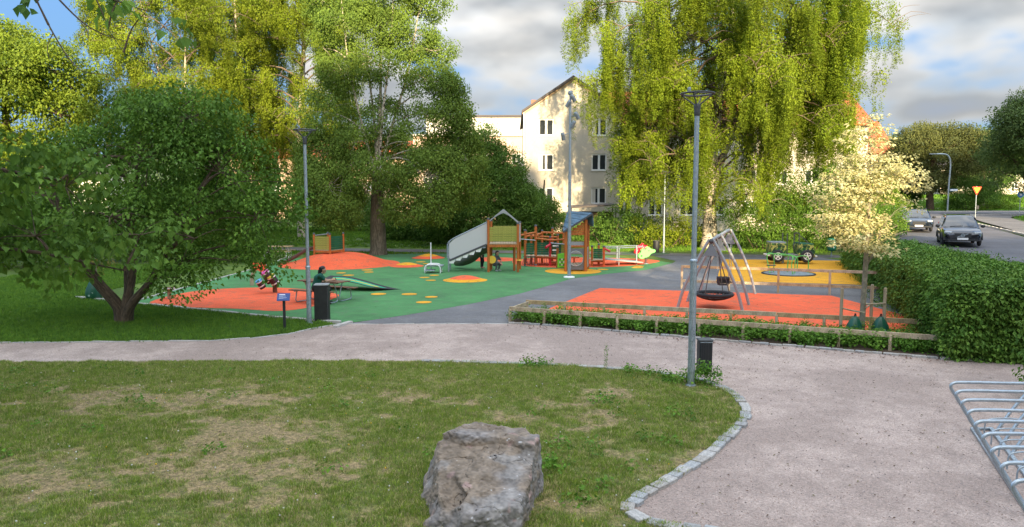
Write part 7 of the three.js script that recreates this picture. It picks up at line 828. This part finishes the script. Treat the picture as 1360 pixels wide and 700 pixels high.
// ------------------------------------------------------------------ people
function person(o) {   // joints in metres from the seat or feet; one continuous body, clothes and hair as children
  const t = thing('person', o.label, 'person', o.pos, o.turn), J = o.J, s = o.s || 1;
  const bones = [[J.pelvis, J.chest, 0.13, 0.125], [J.chest, J.neck, 0.12, 0.06], [J.neck, J.head, 0.05, 0.055]]; const arms = [], legs = [];
  for (const k of ['L', 'R']) { arms.push([J['sh' + k], J['el' + k], 0.048, 0.038], [J['el' + k], J['wr' + k], 0.038, 0.026]); bones.push([J.chest, J['sh' + k], 0.085, 0.055]); legs.push([J.pelvis.map((v, i) => lerp(v, J['hip' + k][i], 0.7)), J['hip' + k], 0.115, 0.10], [J['hip' + k], J['kn' + k], 0.088, 0.058], [J['kn' + k], J['an' + k], 0.056, 0.036]); }
  const sc = (b, g = 0) => b.map(([a, c, r0, r1]) => [a, c, (r0 + g) * s, (r1 + g) * s]), field = (list, k) => (x, y, z) => { let d = 9; for (const [a, b, r0, r1] of list) d = d > 8 ? cap(x, y, z, a, b, r0, r1) : smin(d, cap(x, y, z, a, b, r0, r1), k); return d; };
  const bound = list => { const lo = [9, 9, 9], hi = [-9, -9, -9]; for (const [a, b, r0, r1] of list) for (const p of [a, b]) for (let i = 0; i < 3; i++) { lo[i] = Math.min(lo[i], p[i] - 0.18); hi[i] = Math.max(hi[i], p[i] + 0.18); } return [lo, hi]; };
  const H = J.head, fw = o.face, sd = [-fw[2], 0, fw[0]], hp = (a, b, c) => [H[0] + fw[0] * a * s + sd[0] * c * s, H[1] + b * s + (fw[1] || 0) * a * s, H[2] + fw[2] * a * s + sd[2] * c * s];
  const headField = (x, y, z) => { let d = cap(x, y, z, hp(-0.015, 0.035, 0), hp(0.0, 0.05, 0), 0.092 * s, 0.092 * s); d = smin(d, cap(x, y, z, hp(0.035, -0.06, 0), hp(0.025, 0.0, 0), 0.05 * s, 0.07 * s), 0.05 * s); d = smin(d, cap(x, y, z, hp(0.092, 0.012, 0), hp(0.108, -0.012, 0), 0.008 * s, 0.014 * s), 0.02 * s); for (const e of [-1, 1]) { d = smin(d, cap(x, y, z, hp(0, 0.0, e * 0.082), hp(-0.01, 0.03, e * 0.088), 0.014 * s, 0.018 * s), 0.012); d = Math.max(d, -cap(x, y, z, hp(0.098, 0.022, e * 0.034), hp(0.1, 0.022, e * 0.036), 0.014 * s, 0.014 * s)); } return smin(d, cap(x, y, z, J.neck, H, 0.05 * s, 0.05 * s), 0.04 * s); };
  const all = [...sc(bones), ...sc(arms), ...sc(legs)], [lo, hi] = bound(all); const geos = [nets(field(all, 0.05 * s), lo, hi, 0.018), nets(headField, [H[0] - 0.17, H[1] - 0.2, H[2] - 0.17], [H[0] + 0.17, H[1] + 0.2, H[2] + 0.17], 0.007)];
  for (const k of ['L', 'R']) { const w = J['wr' + k], d = V(...w).sub(V(...J['el' + k])).normalize(), up = V(0, 1, 0).addScaledVector(d, -d.y).normalize(), sv = d.clone().cross(up), P = (a, b, c) => [w[0] + (d.x * a + up.x * b + sv.x * c) * s, w[1] + (d.y * a + up.y * b + sv.y * c) * s, w[2] + (d.z * a + up.z * b + sv.z * c) * s], f = [[P(0, 0, 0), P(0.08, 0, 0), 0.026 * s, 0.034 * s]]; for (let q = 0; q < 4; q++) { const c = -0.033 + q * 0.022, l = [0.062, 0.075, 0.07, 0.052][q]; f.push([P(0.085, 0, c), P(0.085 + l * 0.55, 0.004, c * 1.05), 0.0095 * s, 0.009 * s], [P(0.085 + l * 0.55, 0.004, c * 1.05), P(0.085 + l * 0.85, -0.03, c * 1.0), 0.009 * s, 0.0075 * s]); } f.push([P(0.025, -0.005, 0.03 * (k === 'L' ? 1 : -1)), P(0.075, -0.02, 0.055 * (k === 'L' ? 1 : -1)), 0.012 * s, 0.0095 * s]); const [a, b] = bound(f); geos.push(nets(field(f, 0.012), a.map((v, i) => v + 0.1), b.map((v, i) => v - 0.1), 0.006)); }
  for (const k of ['L', 'R']) { const [a, b] = bound([[J['an' + k], J['to' + k], 0.04, 0.03]]); const f = field([[J['an' + k], [J['an' + k][0], J['an' + k][1] - 0.04 * s, J['an' + k][2]], 0.04 * s, 0.038 * s], [[J['an' + k][0], J['an' + k][1] - 0.045 * s, J['an' + k][2]], J['to' + k], 0.04 * s, 0.03 * s]], 0.03); part('shoe', nets(f, a, b, 0.014), o.shoe, t); }
  part('body', geos, o.skin, t); const shirt = [...sc(bones.slice(0, 2), 0.014), ...sc(bones.slice(3), 0.014), ...sc([[arms[0][0], arms[0][1].map((v, i) => lerp(arms[0][0][i], v, o.sleeve)), 0.048, 0.045], [arms[2][0], arms[2][1].map((v, i) => lerp(arms[2][0][i], v, o.sleeve)), 0.048, 0.045]], 0.018)], [l2, h2] = bound(shirt); part('shirt', nets(field(shirt, 0.06 * s), l2, h2, 0.016), o.shirt, t); const [l3, h3] = bound(legs); part('trousers', nets(field(sc([...legs, [J.pelvis, J.pelvis.map((v, i) => lerp(v, J.chest[i], 0.15)), 0.13, 0.12]], 0.016), 0.06 * s), l3, h3, 0.018), o.trousers, t);
  const hair = (x, y, z) => { let d = cap(x, y, z, hp(-0.03, 0.05, 0), hp(-0.012, 0.065, 0), 0.104 * s, 0.098 * s); d = smin(d, cap(x, y, z, hp(-0.06, 0.03, 0), hp(-0.10, -0.06, 0), 0.08 * s, 0.06 * s), 0.05); if (o.longHair) d = smin(d, cap(x, y, z, hp(-0.10, -0.06, 0), hp(-0.16, -0.24, 0), 0.065 * s, 0.045 * s), 0.06); d = Math.max(d, -cap(x, y, z, hp(0.09, -0.03, 0), hp(0.075, 0.03, 0), 0.085 * s, 0.075 * s)); return Math.abs(d) > 0.04 ? d : d + (noise3(x * 60, y * 14, z * 60) - 0.5) * 0.014; }; part('hair', nets(hair, [H[0] - 0.34, H[1] - 0.4, H[2] - 0.34], [H[0] + 0.34, H[1] + 0.22, H[2] + 0.34], 0.009), o.hair, t);
  part('eyes', [-1, 1].map(e => new THREE.SphereGeometry(0.0105 * s, 10, 8).translate(...hp(0.083, 0.022, e * 0.034))), M.black, t); part('mouth', rod(hp(0.083, -0.052, -0.02), hp(0.083, -0.052, 0.02), 0.006 * s), std([0.35, 0.10, 0.09], 0.6), t); return t;
}
M.skin = phys([0.46, 0.27, 0.19], 0.55); M.hairBlack = std([0.012, 0.010, 0.010], 0.5); M.shirtGreen = std([0.006, 0.095, 0.07], 0.85); M.trouserBlack = std([0.018, 0.018, 0.024], 0.9); M.shoe = std([0.03, 0.03, 0.035], 0.7);
{ // woman on the near bench, turned along the table, forearms on the top
  const p = person({ label: 'person in a dark green shirt sitting at the picnic table looking at a phone', pos: [-6.95, 0.019, -25.12], turn: 0.2, face: [0.97, -0.24, 0], longHair: true, sleeve: 0.55, skin: M.skin, hair: M.hairBlack, shirt: M.shirtGreen, trousers: M.trouserBlack, shoe: M.shoe,
    J: { pelvis: [0, 0.58, 0], chest: [0.10, 0.90, -0.02], neck: [0.20, 1.06, -0.03], head: [0.27, 1.18, -0.04], shL: [0.16, 1.0, -0.19], shR: [0.18, 1.0, 0.15], elL: [0.36, 0.80, -0.27], elR: [0.36, 0.80, 0.02], wrL: [0.56, 0.83, -0.21], wrR: [0.57, 0.82, -0.10], hipL: [0.06, 0.55, -0.09], hipR: [0.06, 0.55, 0.10], knL: [0.46, 0.52, -0.12], knR: [0.44, 0.52, 0.16], anL: [0.42, 0.10, -0.12], anR: [0.36, 0.10, 0.2], toL: [0.58, 0.03, -0.12], toR: [0.52, 0.03, 0.22] } });
  const ph = thing('phone', 'dark phone held in the hands of the person at the picnic table', 'phone', [-6.95, 0.019, -25.12], 0.2); part('case', rbox(0.012, 0.14, 0.07, 0.005, 0.69, 0.875, -0.155, 0, 0, 0.4), M.black, ph); part('screen', box(0.003, 0.125, 0.06, 0.6825, 0.872, -0.155, 0, 0, 0.4), M.glass, ph); }
person({ label: 'child in a red top and dark trousers standing behind the covered stairs', pos: [-1.62, 0.014, -38.3], turn: 0.4, face: [0.8, 0, 0.6], sleeve: 0.9, s: 0.78, skin: M.skin, hair: M.hairBlack, shirt: std([0.34, 0.012, 0.05], 0.85), trousers: M.trouserBlack, shoe: std([0.6, 0.25, 0.22], 0.7), J: { pelvis: [0, 0.72, 0], chest: [0, 1.0, 0], neck: [0, 1.13, 0], head: [0.01, 1.25, 0], shL: [-0.09, 1.07, 0.1], shR: [0.09, 1.07, -0.1], elL: [-0.12, 0.87, 0.14], elR: [0.12, 0.87, -0.14], wrL: [-0.08, 0.70, 0.18], wrR: [0.12, 0.69, -0.1], hipL: [-0.05, 0.68, 0.06], hipR: [0.05, 0.68, -0.06], knL: [-0.05, 0.39, 0.08], knR: [0.08, 0.40, -0.02], anL: [-0.06, 0.09, 0.06], anR: [0.06, 0.09, -0.08], toL: [0.04, 0.03, 0.14], toR: [0.16, 0.03, 0.0] } });
person({ label: 'child with dark hair crouching under the slide tower', pos: [-0.88, 0.014, -36.75], turn: 0, face: [0.6, -0.3, 0.75], sleeve: 0.9, s: 0.85, longHair: true, skin: M.skin, hair: M.hairBlack, shirt: std([0.06, 0.07, 0.085], 0.85), trousers: std([0.11, 0.11, 0.13], 0.9), shoe: std([0.4, 0.4, 0.42], 0.7), J: { pelvis: [0, 0.38, -0.05], chest: [0.06, 0.66, 0.0], neck: [0.1, 0.8, 0.04], head: [0.13, 0.92, 0.07], shL: [0.0, 0.75, 0.09], shR: [0.15, 0.74, -0.06], elL: [0.12, 0.58, 0.22], elR: [0.3, 0.58, 0.06], wrL: [0.26, 0.46, 0.26], wrR: [0.34, 0.42, 0.18], hipL: [-0.02, 0.36, 0.02], hipR: [0.08, 0.36, -0.06], knL: [0.12, 0.46, 0.24], knR: [0.3, 0.44, 0.06], anL: [0.06, 0.09, 0.1], anR: [0.18, 0.09, -0.04], toL: [0.12, 0.03, 0.24], toR: [0.3, 0.03, 0.08] } });
{ const R = rng(511), items = []; for (let i = 0; i < 15000; i++) { const x = -13 + 25 * R(), z = -21 + 14 * R(); if (!inView(x, z) || inside(lawnPoly, x, z) || z < -15.2 && x < -5 && z < -18 || z < -20.5 || inside([...bedFront, [11.5, -25], [0, -25]], x, z) || x > hedgeX(-z) && z < -16) continue; if (z < -16 && x < 4 && R() < 0.5) continue; const s = 0.5 + 1.1 * R() * R(), k = 0.55 + 0.9 * R(); items.push([MX(x, 0.008, z, s, s * 0.7, s, R() * 6.28, R(), R()), RGB(0.34 * k, 0.28 * k, 0.255 * k)]); } const g = new THREE.IcosahedronGeometry(0.010, 0); g.deleteAttribute('normal'); tag(instanced('loose_pebbles', g, std([1, 1, 1], 0.9, { flatShading: true }), items, scene), 'loose pebbles lying on the gravel path', 'pebbles', null, 'stuff'); }
// small litter on the path: fallen leaves and twigs
{ const R = rng(501), items = []; for (let i = 0; i < 900; i++) { const x = -8 + 18 * R(), z = -21.5 + 14 * R() - (i % 4 === 0 ? 14 * R() : 0), f = R(); if (inside(lawnPoly, x, z) && f > 0.25) continue; if (f > 0.45 && z < -17 + 0.0 * x) { const q = R(), a = bedFront[0], b = bedFront[5], bx = lerp(a[0], b[0], q), bz = lerp(a[1], b[1], q); items.push([MX(bx + (R() - 0.5) * 0.5, 0.03, bz + 0.1 + R() * 0.5, 0.6, 0.6, 0.6, R() * 6.28, (R() - 0.5) * 0.5, (R() - 0.5) * 0.5), RGB(0.16, 0.07, 0.04)]); continue; } if ((inside(greyArea, x, z) || inside(greenArea, x, z)) && R() < 0.4) continue; items.push([MX(x, 0.026, z, 0.5, 0.5, 0.5, R() * 6.28, (R() - 0.5) * 0.4, (R() - 0.5) * 0.4), R() < 0.6 ? RGB(0.13, 0.08, 0.05) : RGB(0.2, 0.17, 0.08)]); }
  const P = [], N = []; leafTris(P, N, V(-0.04, 0, 0), V(1, 0.1, 0).normalize(), V(0, 1, 0), 0.09, 0.03, 0.4); tag(instanced('fallen_leaves', geoOf(P, N), M.leafMatt, items, scene), 'dry brown leaves scattered on the gravel path', 'leaves', null, 'stuff'); }

scene.traverse(o => { if (o.isMesh) { o.castShadow = true; o.receiveShadow = true; } });
renderer.render(scene, camera);
